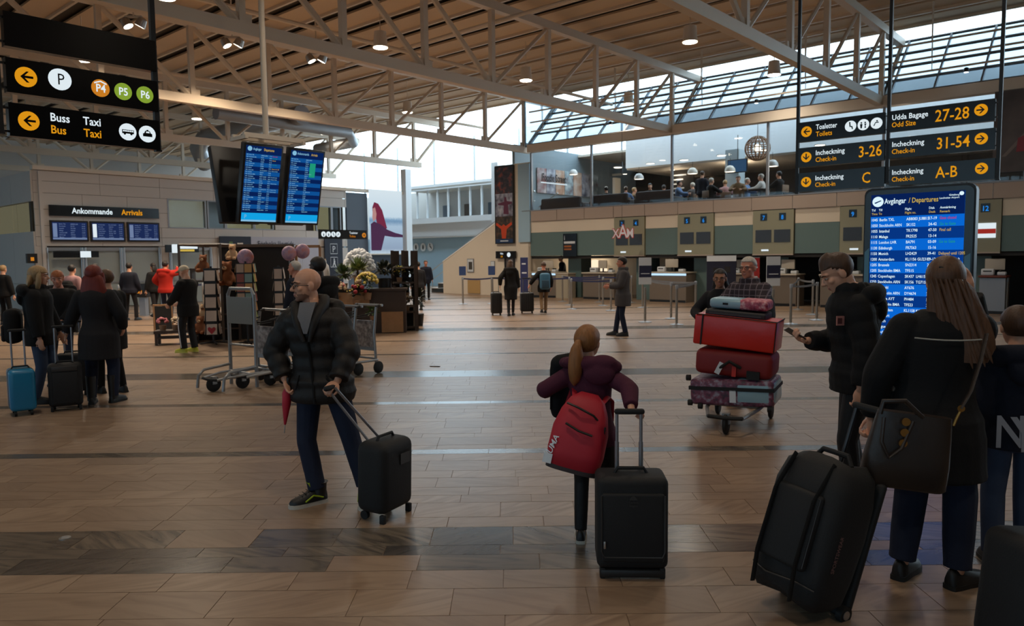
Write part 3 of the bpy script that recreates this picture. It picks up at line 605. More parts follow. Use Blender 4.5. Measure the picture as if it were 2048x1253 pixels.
# totem
ut = to_uv(pyd(1728, 375, 8.2))[0]; vt = pu(1728, 400, ut)[1]
def TS(px, py): u, v, z = pu(px, py, ut); return vt - v, z
Wt = TS(1953, 368)[0]; Ht = TS(1740, 378)[1]
t = thing('departures_totem', 'tall free-standing black totem with glowing blue departures list', 'information screen', hw(ut, vt, 0), ROT_C)
mb = MB(); r = 0.07; pts = [(0, 0), (Wt, 0)] + [(Wt - r + r * math.cos(a), Ht - r + r * math.sin(a)) for a in (0, .5, 1.05, 1.57)] + [(r + r * math.cos(a), Ht - r + r * math.sin(a)) for a in (1.57, 2.1, 2.6, 3.14)]
mb.prism(pts, 0.02, 0.16).build('body', M_black, t, smooth=30); MB().prism([(x * .97 + Wt * .015, z * .99) for x, z in pts], 0.005, 0.02).build('glass_front', M_gloss, t, smooth=0); plate('foot', -0.05, Wt + .05, 0, .03, -0.2, M_black, t, .6)
x0, zt = TS(1743, 388); x1, _ = TS(1931, 380); zt = TS(1743, 391)[1]; zb = 0.72; W = x1 - x0
plate('display', x0, x1, zb, zt, -0.002, S_blue, t, .006)
hh = 0.235; rh = 0.0605; n = 24; S_txt2 = S_txt
hd = plate('header_band', x0, x1, zt - hh, zt, -0.004, S_head, t, .003)
for k in range(7):
    z = zt - hh - rh * (2 + 4 * k); plate('row_band', x0, x1, z - 2 * rh, z, -0.0035, S_blue2, t, .002)
roundel(t, x0 + .07, zt - .075, .055, -0.008, S_txt); MB().prism([(x0 + .035, zt - .085), (x0 + .1, zt - .06), (x0 + .106, zt - .068), (x0 + .045, zt - .095)], -.016, -.012).build('aircraft_symbol', S_head, t, smooth=0)
text('Avgångar', .078, S_txt, t, (x0 + .135, -.008, zt - .10), .014, xs=.84); text('/ Departures', .074, S_yel, t, (x0 + .37, -.008, zt - .10), .014, xs=.84)
text('Göteborg\nLandvetter Airport', .027, S_txt, t, (x1 - .05, -.008, zt - .05), .01, 'RIGHT'); roundel(t, x1 - .03, zt - .03, .02, -.008, S_txt, 'emblem')
for fx, a, b in ((.01, 'Tid', 'Time'), (.09, 'Till', 'To'), (.38, 'Flight', 'Flight no.'), (.635, 'Disk', 'Desk'), (.75, 'Anmärkning', 'Remark')):
    text(a, .034, S_txt, t, (x0 + W * fx, -.008, zt - .175), .01); text(b, .034, S_yel, t, (x0 + W * fx, -.008, zt - .215), .01)
columns(t, x0, W, zt - hh, rh, 26, S_txt, ((0, .008), (1, .10), (2, .40), (3, .635)), y=-.008)
# wing picture behind glass at both sides of the totem
M_wing = emis('totem_picture', rgb(90, 130, 150), 0.35)
xl, zl = TS(1731, 500)
for a, b in ((0.02, x0 - .01), (x1 + .01, Wt - .03)):
    MB().prism([(a, .3), (b, .3), (b, TS(1738, 500 if a < .1 else 512)[1] + .02), (a, TS(1731, 505 if a < .1 else 515)[1])], -.001, .004).build('wing_picture', M_wing, t, smooth=0)
# hanging screens
PF = pyd(562, 365, 13.0); vf = to_uv(PF)[1]; uf = pv(490, 365, vf)[0]
def FS(px, py): u, v, z = pv(px, py, vf); return u - uf, z
def hang_screen(label, x, back=False, arr=False):
    w, h = FS(566, 300)[0] - FS(489, 290)[0] + 0.02, 1.36
    ztop = FS(530, 289)[1]
    t = thing('hanging_screen', label, 'information screen', hw(uf + x + w / 2, vf + (0.95 if back else 0), ztop), ROT_A + (math.pi if back else 0))
    t.rotation_euler = (R_(13), 0, ROT_A + (math.pi if back else 0))
    MB().rbox((0, .05, -h / 2), (w, .12, h), .015).build('housing', M_black, t)
    if back: return
    b = .04; X0, X1, ZT, ZB = -w / 2 + b, w / 2 - b, -b, -h + b
    plate('display', X0, X1, ZB, ZT, -.014, D_blue, t, .005); hh = .13; plate('header_band', X0, X1, ZT - hh, ZT, -.017, D_blue2, t, .003); plate('footer_band', X0, X1, ZB, ZB + .15, -.017, S_cyan, t, .003); plate('ticker_band', X0, X1, ZB, ZB + .03, -.019, D_txt, t, .003)
    rh = (ZT - hh - ZB - .15) / 28; W = X1 - X0
    for k in range(7): z = ZT - hh - rh * (2 + 4 * k); plate('row_band', X0, X1, z - 2 * rh, z, -.0165, D_blue2, t, .002)
    roundel(t, X0 + .06, ZT - .05, .04, -.02, D_txt); text('Ankommande' if arr else 'Avgångar', .06, D_txt, t, (X0 + .12, -.02, ZT - .07), .015, xs=.8); text('Arrivals' if arr else 'Departures', .06, S_yel, t, (X0 + (.4 if arr else .32), -.02, ZT - .07), .015, xs=.8)
    text('P', .1, D_txt, t, (X0 + .05, -.02, ZB + .05), .0)
    columns(t, X0, W, ZT - hh, rh, 27, D_txt, ((0, .01), (1, .09), (2, .42), (3, .66)) if not arr else ((0, .01), (1, .09), (2, .46)), rem=not arr, y=-.02)
    if arr: plate('status_block', X0 + W * .6, X0 + W * .78, ZT - hh - rh * 9, ZT - hh - rh * 2, -.0185, S_grn, t, .002)
    return t
hang_screen('hanging departures screen, left of the two facing the hall', FS(489, 300)[0]); hang_screen('hanging arrivals screen, right of the two facing the hall', FS(579, 300)[0], arr=True)
hang_screen('dark back of a hanging screen, leaning away left of the departures screen', FS(489, 300)[0] - 0.16, True)
hang_screen('dark back of a hanging screen, hidden behind the arrivals screen', FS(579, 300)[0] - 0.1, True)
zt = FS(540, 285)[1]; t = thing('screen_mount', 'beige steel pole and frame that carries the hanging flight screens', 'mount', hw(uf + FS(550, 285)[0], vf + .28, zt), ROT_A)
MB().cyl((0, 0, 0.12), (0, 0, 8.0 - zt), .05, n=10).build('pole', M_steel, t)
for dy in (-.18, .18): MB().box((0.05, dy, .1), (1.15, .06, .08)).build('beam', M_steel, t, smooth=0)
for dx in (-.5, .6): MB().box((dx, 0, .06), (.06, .5, .06)).build('cross_bar', M_steel, t, smooth=0)
# ================================================================ arrivals wall signs
def PVs(px, py, v=15.4): return pv(px, py, v)
a = PVs(96, 410); b = PVs(316, 438); t = thing('arrivals_sign', 'long black wall sign reading Ankommande Arrivals', 'sign', hw(a[0], 15.3, b[2]), ROT_A); w = b[0] - a[0]; h = a[2] - b[2]
plate('board', 0, w, 0, h, 0, M_signblk, t, .08); text('Ankommande', h * .74, E_white, t, (w * .19, -.006, h * .28), .022); text('Arrivals', h * .74, E_yellow, t, (w * .635, -.006, h * .28), .022)
M_scrD = emis('arrival_screen', rgb(30, 44, 86), 1.2); M_scrT = emis('arrival_text', rgb(130, 150, 190), .9)
for i, (p0, p1, lab) in enumerate(((98, 176, 'wall screen under the arrivals sign, leftmost of three'), (178, 249, 'wall screen under the arrivals sign, middle of three'), (252, 318, 'wall screen under the arrivals sign, rightmost of three'))):
    a = PVs(p0, 441); b = PVs(p1, 484); t = thing('wall_screen', lab, 'information screen', hw(a[0], 15.3, 2.36), ROT_A, 'arrivals wall screens'); w = b[0] - a[0]; h = .72
    plate('housing', 0, w, 0, h, 0, M_black, t, .08); plate('display', .05, w - .05, .06, h - .06, -.004, M_scrD, t, .004); plate('ticker_band', .06, w - .06, .07, .13, -.007, M_scrT, t, .003); plate('logo_column', .07, .2, .15, h - .1, -.007, E_white if i == 1 else M_scrT, t, .003)
    for ci, fx in ((1, .22), (2, .52), (3, .82)): text('\n'.join(r[ci][:10] for r in ROWS[i * 7:i * 7 + 7]), .055, M_scrT, t, (w * fx, -.007, h - .14), .01, line=1.35, name='flight_lettering')['kind'] = 'stuff'
def hsign(label, px0, px1, pt, pb, v, build):
    a = PVs(px0, pt, v); b = PVs(px1, pb, v); t = thing('wall_sign', label, 'sign', hw(a[0], v, b[2]), ROT_A); w = b[0] - a[0]; h = a[2] - b[2]; plate('board', 0, w, 0, h, 0, M_signblk, t, .07); build(t, w, h)
def f(t, w, h):
    for i, k in enumerate(('man', 'man', 'chair', 'baby')): roundel(t, h * (.55 + .62 * i), h * .5, h * .29, 0, E_white); picto(t, h * (.55 + .62 * i), h * .45, h * .3, -.004, k)
    text('Toaletter', h * .34, E_white, t, (w * .62, -.006, h * .58), .012); text('Toilets', h * .34, E_orange, t, (w * .62, -.006, h * .2), .012); roundel(t, w - h * .4, h * .45, h * .27, 0, E_orange); arrow(t, w - h * .4, h * .45, h * .3, -.004, 0)
hsign('black hanging toilets sign with four white discs and an orange arrow', 638, 734, 459, 479, 13.4, f)
hsign('dark sign with a white and yellow lit panel above the arrivals doors', 331, 398, 490, 505, 15.0, lambda t, w, h: (plate('lit_square', w * .18, w * .38, -.02, h + .02, -.006, E_white, t, .005), plate('white_line', w * .42, w * .96, h * .48, h * .88, -.006, E_white, t, .005), plate('yellow_line', w * .42, w * .86, h * .12, h * .4, -.006, S_yel, t, .005)))
hsign('slim dark sign strip with a small white light above the left doors', 107, 198, 503, 515, 15.1, lambda t, w, h: plate('lit_square', w * .58, w * .82, .0, h, -.006, E_white, t, .005))
a = PVs(20, 525, 15.0)
o = thing('wall_box', 'small black box mounted on the corner beside the arrivals doors', 'box', hw(PVs(54, 510, 15.2)[0], 15.2, PVs(54, 527, 15.2)[2]), ROT_A); plate('case', 0, .3, 0, .32, 0, M_black, o, .15); plate('logo', .1, .2, .08, .2, -.004, E_orange, o, .003)
# wall banner lettering, parking panel
for tx_, zz_, lb_ in (('Förboka långtids-', 2.22, 'upper line of large dark lettering on the pale wall banner behind the shop'), ('nast', 1.86, 'short lower line of dark lettering on the pale wall banner')): o = text(tx_, .3, M_navy, None, hw(PVs(514 if zz_ > 2 else 598, 500)[0], 15.33, zz_), .004); o.rotation_euler = (0, 0, ROT_A); tag(o, lb_, 'lettering')
a = PVs(436, 473); b = PVs(500, 508); t = thing('wall_poster', 'dark navy poster panel left of the pale wall banner', 'poster', hw(a[0], 15.28, b[2]), ROT_A); plate('panel', 0, b[0] - a[0], 0, a[2] - b[2], 0, M_navy, t, .05); plate('white_mark', .75, 1.0, .25, .45, -.004, M_white, t, .003); plate('green_mark', .4, .55, .35, .5, -.004, mat('green_mark', rgb(90, 120, 70), .6), t, .003)
a = PVs(646, 478); b = PVs(684, 566); t = thing('parking_panel', 'tall navy panel with a white P and a walking figure', 'sign', hw(a[0], 15.28, b[2]), ROT_A); w = b[0] - a[0]; h = a[2] - b[2]; plate('panel', 0, w, 0, h, 0, M_navy, t, .05)
M_pw = mat('print_white', rgb(215, 220, 225), .6)
for zz in (.66, .36):
    for d in ((0, 0, .56, .015), (0, .24, .56, .015)): pass
    for x0_, x1_, z0_, z1_ in ((.3, .7, zz, zz + .012), (.3, .7, zz + .22, zz + .232), (.3, .31, zz, zz + .22), (.69, .70, zz, zz + .22)): plate('frame_line', w * x0_, w * x1_, h * z0_, h * z1_, -.004, M_pw, t, .003)
text('P', h * .2, M_pw, t, (w * .5, -.005, h * .7), .005, 'CENTER')
mb = MB(); x, z, s = w * .5, h * .47, h * .1
mb.prism([(x + a * s, z + b * s) for a, b in [(-.15, .5), (.2, .5), (.3, .05), (.2, .0), (.45, -.9), (.25, -.95), (.0, -.3), (-.3, -.95), (-.5, -.9), (-.15, 0)]], -.006, -.003); mb.build('walking_figure', M_pw, t, smooth=0); MB().prism([(x + a, z + s * .72 + b) for a, b in disc(s * .17, 10)], -.006, -.003).build('walking_figure_head', M_pw, t, smooth=0)
# billboard: backlit sea picture with a person in dark red
def bill_mat():
    m = bpy.data.materials.new('billboard_print'); m.use_nodes = True; nt = m.node_tree; nt.nodes.remove(nt.nodes['Principled BSDF']); L = nt.links.new
    tc = nt.nodes.new('ShaderNodeTexCoord'); sp = nt.nodes.new('ShaderNodeSeparateXYZ'); L(tc.outputs['Object'], sp.inputs[0]); n = nt.nodes.new('ShaderNodeTexNoise'); n.inputs['Scale'].default_value = 9; L(tc.outputs['Object'], n.inputs['Vector'])
    ad = nt.nodes.new('ShaderNodeMath'); ad.operation = 'MULTIPLY_ADD'; ad.inputs[1].default_value = .12; L(n.outputs['Fac'], ad.inputs[0]); L(sp.outputs[2], ad.inputs[2])
    dv = nt.nodes.new('ShaderNodeMath'); dv.operation = 'DIVIDE'; dv.inputs[1].default_value = 3.05; L(ad.outputs[0], dv.inputs[0])
    rp = nt.nodes.new('ShaderNodeValToRGB'); els = rp.color_ramp.elements; els[0].position = 0; els[0].color = rgb(205, 222, 232); els[1].position = 1; els[1].color = rgb(225, 240, 248)
    for pz, c in ((.1, rgb(150, 170, 195)), (.45, rgb(175, 200, 222)), (.53, rgb(120, 155, 188)), (.56, rgb(140, 175, 205)), (.6, rgb(205, 226, 240))): e = els.new(pz); e.color = c
    L(dv.outputs[0], rp.inputs[0]); e = nt.nodes.new('ShaderNodeEmission'); e.inputs[1].default_value = 1.2; L(rp.outputs[0], e.inputs[0]); L(e.outputs[0], nt.nodes['Material Output'].inputs[0]); return m
t = thing('billboard', 'large backlit billboard of a red haired person at the sea', 'billboard', hw(-1.38, 15.2, 1.86), ROT_A)
plate('picture', 0, 1.95, 0, 3.05, 0, bill_mat(), t, .1); plate('frame', -.04, 1.99, -.05, 0, -.02, M_white, t, .16)
B_r = emis('print_red', rgb(150, 58, 88), .75); B_p = emis('print_plum', rgb(98, 62, 98), .75); B_s = emis('print_skin', rgb(228, 170, 165), .8)
pr = lambda nm, pts, m, y: MB().prism([(x * 1.95, z * 3.05) for x, z in pts], y, y + .004).build(nm, m, t, smooth=0)
pr('print_hair', [(.06, .72), (.12, .8), (.24, .78), (.36, .68), (.44, .52), (.5, .4), (.3, .36), (.2, .44), (.16, .56), (.06, .66)], B_r, -.008); pr('print_face', [(.05, .56), (.07, .7), (.14, .72), (.18, .62), (.16, .54), (.08, .5)], B_s, -.012)
pr('print_coat', [(.0, .05), (.0, .46), (.1, .5), (.3, .46), (.5, .38), (.75, .33), (1.0, .3), (1.0, .26), (.72, .26), (.42, .28), (.3, .05)], B_p, -.01)
# stair banner with dark photographs
def print_mat(name, stops, scale, s=0.0):
    m = bpy.data.materials.new(name); m.use_nodes = True; nt = m.node_tree; p = nt.nodes['Principled BSDF']; L = nt.links.new; p.inputs['Roughness'].default_value = .5
    tc = nt.nodes.new('ShaderNodeTexCoord'); n = nt.nodes.new('ShaderNodeTexNoise'); n.inputs['Scale'].default_value = scale; n.inputs['Detail'].default_value = 3; L(tc.outputs['Object'], n.inputs['Vector'])
    rp = nt.nodes.new('ShaderNodeValToRGB'); rp.color_ramp.elements[0].position = .3; rp.color_ramp.elements[0].color = stops[0]; rp.color_ramp.elements[1].position = .72; rp.color_ramp.elements[1].color = stops[-1]
    for i, c in enumerate(stops[1:-1]): e = rp.color_ramp.elements.new(.3 + .42 * (i + 1) / (len(stops) - 1)); e.color = c
    L(n.outputs['Fac'], rp.inputs[0]); L(rp.outputs[0], p.inputs['Base Color'])
    if s: L(rp.outputs[0], p.inputs['Emission Color']); p.inputs['Emission Strength'].default_value = s
    return m
t = thing('stair_banner', 'tall dark vertical banner with three photographs on the stair wall', 'banner', hw(-.1, 8.38, 2.2), ROT_C)
plate('frame', 0, 1.06, 0, 3.27, 0, M_black, t, .08)
plate('top_photo', .05, 1.01, 2.1, 3.2, -.004, print_mat('photo_dark', (rgb(30, 28, 36), rgb(56, 50, 58), rgb(150, 70, 50)), 5), t, .004); plate('middle_photo', .05, 1.01, 1.15, 2.1, -.004, print_mat('photo_snow', (rgb(60, 55, 70), rgb(140, 140, 155), rgb(190, 190, 200)), 4), t, .004); plate('lower_photo', .05, 1.01, .2, 1.15, -.004, print_mat('photo_forest', (rgb(24, 24, 28), rgb(60, 50, 44), rgb(110, 80, 60)), 6), t, .004); plate('footer', .05, 1.01, .04, .2, -.004, mat('banner_blue', rgb(28, 56, 96), .5), t, .004)
B_or = mat('print_orange', rgb(200, 70, 34), .6); B_pl = mat('print_violet', rgb(92, 40, 66), .6)
MB().prism([(.4, .22), (.62, .22), (.68, .62), (.98, .8), (.94, .9), (.62, .74), (.5, .82), (.38, .74), (.1, .9), (.06, .8), (.36, .62)], -.01, -.006).build('orange_figure', B_or, t, smooth=0)
MB().prism([(.5, 1.25), (.8, 1.22), (.76, 1.62), (.98, 1.66), (.98, 1.74), (.7, 1.78), (.66, 1.95), (.56, 1.95), (.54, 1.76), (.2, 1.7), (.2, 1.64), (.52, 1.6)], -.01, -.006).build('violet_figure', B_pl, t, smooth=0)
text('Liseberg', .12, M_pw, t, (.53, -.008, .09), .01, 'CENTER') if False else plate('footer_mark', .3, .75, .1, .14, -.008, M_pw, t, .003)
# door and small things on the stair wall
a = pu(1010, 517, 0); b = pu(1031, 590, 0); d = sempty('door_9', hw(-.03, a[1], 0), ROT_C); w = a[1] - b[1]
plate('door_leaf', .06, w - .06, 0, 1.62, 0, mat('door_steel', rgb(120, 112, 108), .35, .5), d, .02)
for x0_, x1_ in ((0, .08), (w - .06, w), (w * .5 - .01, w * .5 + .01)): plate('door_frame', x0_, x1_, 0, 1.66, -.02, M_black, d, .04)
a = pu(995, 503, 0); b = pu(1034, 517, 0); t = thing('door_sign', 'black lift sign with a white disc above the dark door beside the stair', 'sign', hw(-.12, a[1], b[2]), ROT_C); w = a[1] - b[1]; h = a[2] - b[2]; plate('board', 0, w, 0, h, 0, M_signblk, t, .08); text('Hiss', h * .4, E_white, t, (w * .24, -.006, h * .55), .01); text('Lift', h * .36, E_yellow, t, (w * .26, -.006, h * .15), .01); roundel(t, w * .68, h * .5, h * .32, 0, E_white)
a = pu(935, 517, 0); b = pu(948, 545, 0); t = thing('framed_notice', 'small framed notice on the white stair wall', 'notice', hw(-.03, a[1], b[2]), ROT_C); plate('frame', 0, .4, 0, .6, 0, M_alu, t, .02); plate('sheet', .03, .37, .03, .57, -.004, M_pw, t, .004); plate('picture', .1, .32, .12, .46, -.007, mat('notice_print', rgb(70, 66, 60), .7), t, .003)
a = pu(982, 525, 0); t = thing('framed_notice', 'narrow white notice on the stair wall beside the lift door', 'notice', hw(-.03, a[1], .95), ROT_C); plate('frame', 0, .24, 0, .52, 0, M_alu, t, .02); plate('sheet', .02, .22, .02, .5, -.004, M_pw, t, .004)
a = pu(936, 558, 0); t = thing('wall_hatch', 'low light brown hatch in the white stair wall', 'hatch', hw(-.03, a[1], 0.05), ROT_C); plate('panel', 0, .75, 0, .6, 0, mat('tan_board', rgb(186, 150, 96), .6), t, .025); plate('edge', 0, .75, .58, .6, -.006, M_fascia, t, .01)
# WC symbols on the pale wall under the landing
t = thing('restroom_symbols', 'white restroom discs on the pale blue wall below the landing', 'sign', hw(5.55, pu(832, 495, 5.55)[1], pu(832, 495, 5.55)[2]), ROT_C)
for i, k in enumerate(('man', 'man', 'chair')): roundel(t, .0 + .62 * i, 0, .24, 0, M_pw); picto(t, .62 * i, 0, .26, -.004, k)
# ================================================================ check-in hanging panels
E_num = emis('number_blue', rgb(40, 140, 235), 1.2)
M_scr_off = mat('screen_off', rgb(52, 50, 50), .25)
for i, (v0, v1, n1, n2) in enumerate(((2.37, 1.07, '3', '4'), (-.28, -1.63, '5', '6'), (-3.02, -4.35, '7', '8'), (-5.75, -7.1, '9', '10'), (-8.5, -9.87, '11', '12'))):
    t = thing('checkin_sign', 'olive check-in panel with two blue numbers, ' + ('behind the red outlined reflected letters', 'above the counter with the long light strip', 'above the grey haired man', 'half hidden just left of the departures totem', 'right of the departures totem')[i], 'sign', hw(-.06, v0, 1.64), ROT_C, 'check-in panels'); w = v0 - v1; h = 1.42
    plate('board', 0, w, 0, h, 0, M_olive, t, .1); plate('edge', 0, w, -.02, .02, -.02, M_fascia, t, .12)
    for k, (nn, fx) in enumerate(((n1, .27), (n2, .73))):
        q = plate('number_box', w * fx - .11, w * fx + .11, h * .77, h * .93, -.01, M_signblk, t, .02); text(nn, .19, E_num, t, (w * fx, -.014, h * .79), .02, 'CENTER')
        plate('screen', w * fx - .26, w * fx + .26, h * .28, h * .56, -.02, M_scr_off if i < 4 else E_white, t, .03)
    if i == 4: plate('red_stripe', w * .73 - .26, w * .73 + .26, h * .36, h * .45, -.026, emis('screen_red', rgb(200, 60, 50), .7), t, .004)
    plate('light_patch', w * .22, w * .4, h * .08, h * .12, -.006, E_white, t, .004)
# letters X A M: taken for a mirrored reflection, built solid on an added wire
a = pu(1227, 475, -1.0); t = thing('reflected_letters', 'white letters XAM outlined in red, hanging before check-in panel three', 'sign', hw(-1.0, a[1], a[2] - .02), ROT_C)
M_lr = emis('letter_red', rgb(190, 60, 50), .55); M_lw = emis('letter_white', rgb(225, 205, 195), .6)
for s, x, z, sc_ in (('X', .1, 0, 1), ('A', .40, .0, 1.4), ('M', .70, 0, 1)): text(s, .46 * sc_, M_lr, t, (x, .004, z), .055, 'CENTER'); text(s, .46 * sc_, M_lw, t, (x, -.008, z), .008, 'CENTER')
MB().cyl((.36, 0, .42), (.36, 0, 6.1 - a[2]), .006, n=5).build('added_wire', M_black, t)
M_orp = mat('print_amber', rgb(170, 96, 40), .6)
a = pu(1126, 468, -.06); b = pu(1153, 513, -.06); t = thing('information_panel', 'tall black panel with orange lettering on the green check-in wall', 'sign', hw(-.06, a[1], b[2]), ROT_C); w = a[1] - b[1]; h = a[2] - b[2]; plate('board', 0, w, 0, h, 0, M_signblk, t, .05); text('i', h * .3, M_pw, t, (.05, -.005, h * .72), .01); plate('white_line', .05, w * .9, h * .56, h * .66, -.006, M_pw, t, .004); plate('orange_line', .05, w * .62, h * .4, h * .48, -.006, M_orp, t, .004); plate('orange_line', .05, w * .62, h * .28, h * .35, -.006, M_orp, t, .004)
# ================================================================ check-in counters
M_ctr = mat('counter_front', rgb(118, 106, 94), .5); M_ctop = mat('counter_top', rgb(196, 186, 170), .4)
def counter(px0, px1, u, label, strip_=None, hgt=1.02, top=M_ctop, front=M_ctr):
    v0 = pu(px0, 590, u)[1]; v1 = pu(px1, 590, u)[1]; w = v0 - v1
    t = thing('checkin_counter', label, 'counter', hw(u, v0, 0), ROT_C, 'check-in counters')
    MB().box((w / 2, .35, hgt / 2 - .02), (w, .7, hgt - .04)).build('front', front, t, smooth=0); MB().rbox((w / 2, .33, hgt), (w + .06, .8, .05), .012).build('worktop', top, t); plate('plinth', .02, w - .02, 0, .08, -.01, M_black, t, .03)
    if strip_: plate('light_strip', w * strip_[0], w * strip_[1], hgt - .1, hgt - .03, -.03, emis('strip_light', rgb(190, 225, 250), 1.6), t, .03)
    return t, w, hgt
def desk_kit(t_, w, h, u, v0, base, seed):
    rr = random.Random(seed); k = 0
    for fx, kind in ((.25, 'printer'), (.5, 'monitor'), (.78, 'lamp')):
        p = hw(u + .3, v0 - w * fx, h + .026)
        if kind == 'printer': o = thing('label_printer', 'white label printer on ' + base, 'printer', p, ROT_C); MB().rbox((0, 0, .09), (.3, .3, .18), .03).build('case', M_pw, o); plate('slot', -.1, .1, .1, .13, -.156, M_black, o, .01)
        elif kind == 'monitor': o = thing('monitor', 'computer monitor seen from behind on ' + base, 'monitor', p, ROT_C + rr.uniform(-.3, .3)); MB().rbox((0, 0, .3), (.46, .05, .3), .015).build('back', M_ctop, o); MB().cyl((0, .03, 0), (0, .03, .2), .03).build('neck', M_black, o); MB().box((0, .03, .01), (.22, .18, .02)).build('stand', M_black, o)
        else: o = thing('desk_phone', 'small rounded white desk phone on ' + base, 'phone', p, ROT_C); MB().rbox((0, 0, .05), (.2, .22, .1), .03).build('base', M_pw, o); MB().rbox((-.03, 0, .12), (.06, .22, .05), .02).build('handset', M_black, o)
for i, (a, b, u, lab, s, z, kit) in enumerate(((1064, 1112, -.2, 'check-in counter with two light strips at the left end', (.02, .3), 1.0, 'the leftmost counter'), (1166, 1228, -.2, 'check-in counter under the second wall lamp', None, 1.0, 'the counter under the second wall lamp'), (1299, 1372, -.3, 'grey check-in counter with a full-width glowing strip', (.0, 1.0), 1.04, 'the counter with the long light strip'), (1455, 1500, .3, 'check-in counter behind the couple with the trolley', None, 1.0, 'the counter behind the couple'), (1545, 1592, -.1, 'check-in counter below panel seven', None, 1.0, 'the counter below panel seven'), (1640, 1725, -.1, 'check-in counter beside the departures totem', (.1, .3), 1.0, 'the counter left of the totem'), (1958, 2010, -.2, 'metal fronted check-in counter with red top under panel twelve', None, 1.0, 'the counter under panel twelve'))):
    v0 = pu(a, 590, u)[1]; t, w, h = counter(a, b, u, lab, s, z, mat('red_top', rgb(110, 52, 40), .5) if i == 6 else M_ctop, M_alu if i == 6 else M_ctr)
    if i == 0: plate('light_strip', w * .7, w * .98, h - .1, h - .03, -.03, MATS['strip_light'], t, .03)
    desk_kit(t, w, h, u, v0, kit, i)
o = thing('service_desk', 'pale narrow desk between the two left check-in counters', 'desk', hw(-.25, pu(1112, 590, -.25)[1], 0), ROT_C); plate('front', 0, .6, 0, .95, 0, mat('desk_pale', rgb(170, 160, 140), .5), o, .5); plate('top', -.02, .62, .95, .99, -.02, M_ctop, o, .54)
# wall lamps washing the cream back wall
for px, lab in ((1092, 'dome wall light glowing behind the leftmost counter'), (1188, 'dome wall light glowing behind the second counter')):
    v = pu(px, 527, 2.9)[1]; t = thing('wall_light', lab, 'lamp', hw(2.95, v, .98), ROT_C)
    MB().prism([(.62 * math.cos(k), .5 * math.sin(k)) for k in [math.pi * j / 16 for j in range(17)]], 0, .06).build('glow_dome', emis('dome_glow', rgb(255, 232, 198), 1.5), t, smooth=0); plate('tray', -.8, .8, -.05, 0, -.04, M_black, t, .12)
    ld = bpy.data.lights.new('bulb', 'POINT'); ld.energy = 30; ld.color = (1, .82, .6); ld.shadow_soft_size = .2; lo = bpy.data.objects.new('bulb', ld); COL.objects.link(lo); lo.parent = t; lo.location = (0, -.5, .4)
# ================================================================ queue barrier
M_belt = mat('queue_belt_blue', rgb(36, 44, 84), .6); M_beltg = mat('queue_belt_grey', rgb(110, 112, 116), .6)
def post(px, py, lab, h=0.93):
    t = thing('barrier_post', lab, 'barrier post', gp(px, py), 0, 'queue barrier posts')
    put('base', POST[0], t); put('tube', POST[1], t); put('belt_head', POST[2], t); return t
POST = (MB().lathe([(.001, .0), (.17, 0), (.17, .012), (.05, .03), (.03, .045), (.001, .045)], 20).mesh('base', M_alu), MB().cyl((0, 0, .03), (0, 0, .88), .032, n=12).mesh('tube', mat('post_metal', rgb(150, 142, 132), .4, .7)), MB().lathe([(.001, .86), (.036, .86), (.036, .95), (.03, .96), (.001, .96)], 12).mesh('belt_head', M_alu))
PL = [(926, 609, 'barrier post with a small blue sign plate at the left end of the queue'), (984, 608, 'barrier post with a small blue sign plate in front of the lift door'), (1125, 604, 'barrier post behind the traveller with the blue backpack'), (1139, 611, 'barrier post before the pale service desk'), (1143, 619, 'front barrier post of the left queue lane'), (1199, 605, 'rear barrier post left of the standing man'), (1206, 612, 'middle barrier post left of the standing man'), (1222, 622, 'front barrier post left of the standing man'), (1263, 606, 'rear barrier post right of the standing man'), (1285, 616, 'barrier post just behind the white plate stand'), (1342, 638, 'barrier post third right of the standing man'), (1353, 650, 'front barrier post below the glowing counter'), (1391, 633, 'barrier post left of the couple with the trolley'), (1581, 649, 'front barrier post between the trolley and the phone user'), (1596, 620, 'rear barrier post between the trolley and the phone user'), (1625, 630, 'barrier post left of the phone, middle row'), (1633, 641, 'barrier post nearest the phone'), (2012, 628, 'barrier post in front of the counter under panel twelve')]
PO = [post(*a) for a in PL]
def belt(i, j, m, z=.91):
    a = PO[i].location; b = PO[j].location; d = b - a; L = d.length; sag = .03
    mb = MB(); q = Vector((0, 0, .025)); rings = []
    for k in range(7):
        c = d * (k / 6) + Vector((0, 0, z - sag * 4 * (k / 6) * (1 - k / 6))); nrm = Vector((-d.y, d.x, 0)).normalized() * .002
        rings.append([c - q - nrm, c - q + nrm, c + q + nrm, c + q - nrm])
    mb.loft(rings).build('belt', m, PO[i], smooth=0)
for i, j in ((0, 1), (1, 3), (2, 5), (3, 6), (4, 7), (5, 8)): belt(i, j, M_belt)
for i, j in ((9, 10), (9, 12), (10, 12), (11, 12), (13, 16), (14, 15), (13, 14)): belt(i, j, M_beltg)
for i in (0, 1): plate('sign_plate', -.12, .12, 1.02, 1.34, -.01, mat('plate_blue', rgb(40, 62, 108), .5), PO[i], .02)
def stand(px, py, lab):
    t = thing('plate_stand', lab, 'sign stand', gp(px, py), 0, 'sign stands'); put('base', POST[0], t); put('tube', POST[1], t)
    w = .155
    plate('plate', -w, w, .95, 1.62, -.01, M_pw, t, .03); plate('navy_print', -w, w, 1.13, 1.42, -.016, mat('print_navy', rgb(34, 38, 66), .5), t, .006); plate('print_line', -w * .7, w * .7, 1.21, 1.23, -.02, M_pw, t, .004)
stand(1290, 645, 'white sign stand with a navy middle beside the glowing counter'); stand(1545, 655, 'white sign stand with a navy middle behind the backpack of the grey haired traveller')
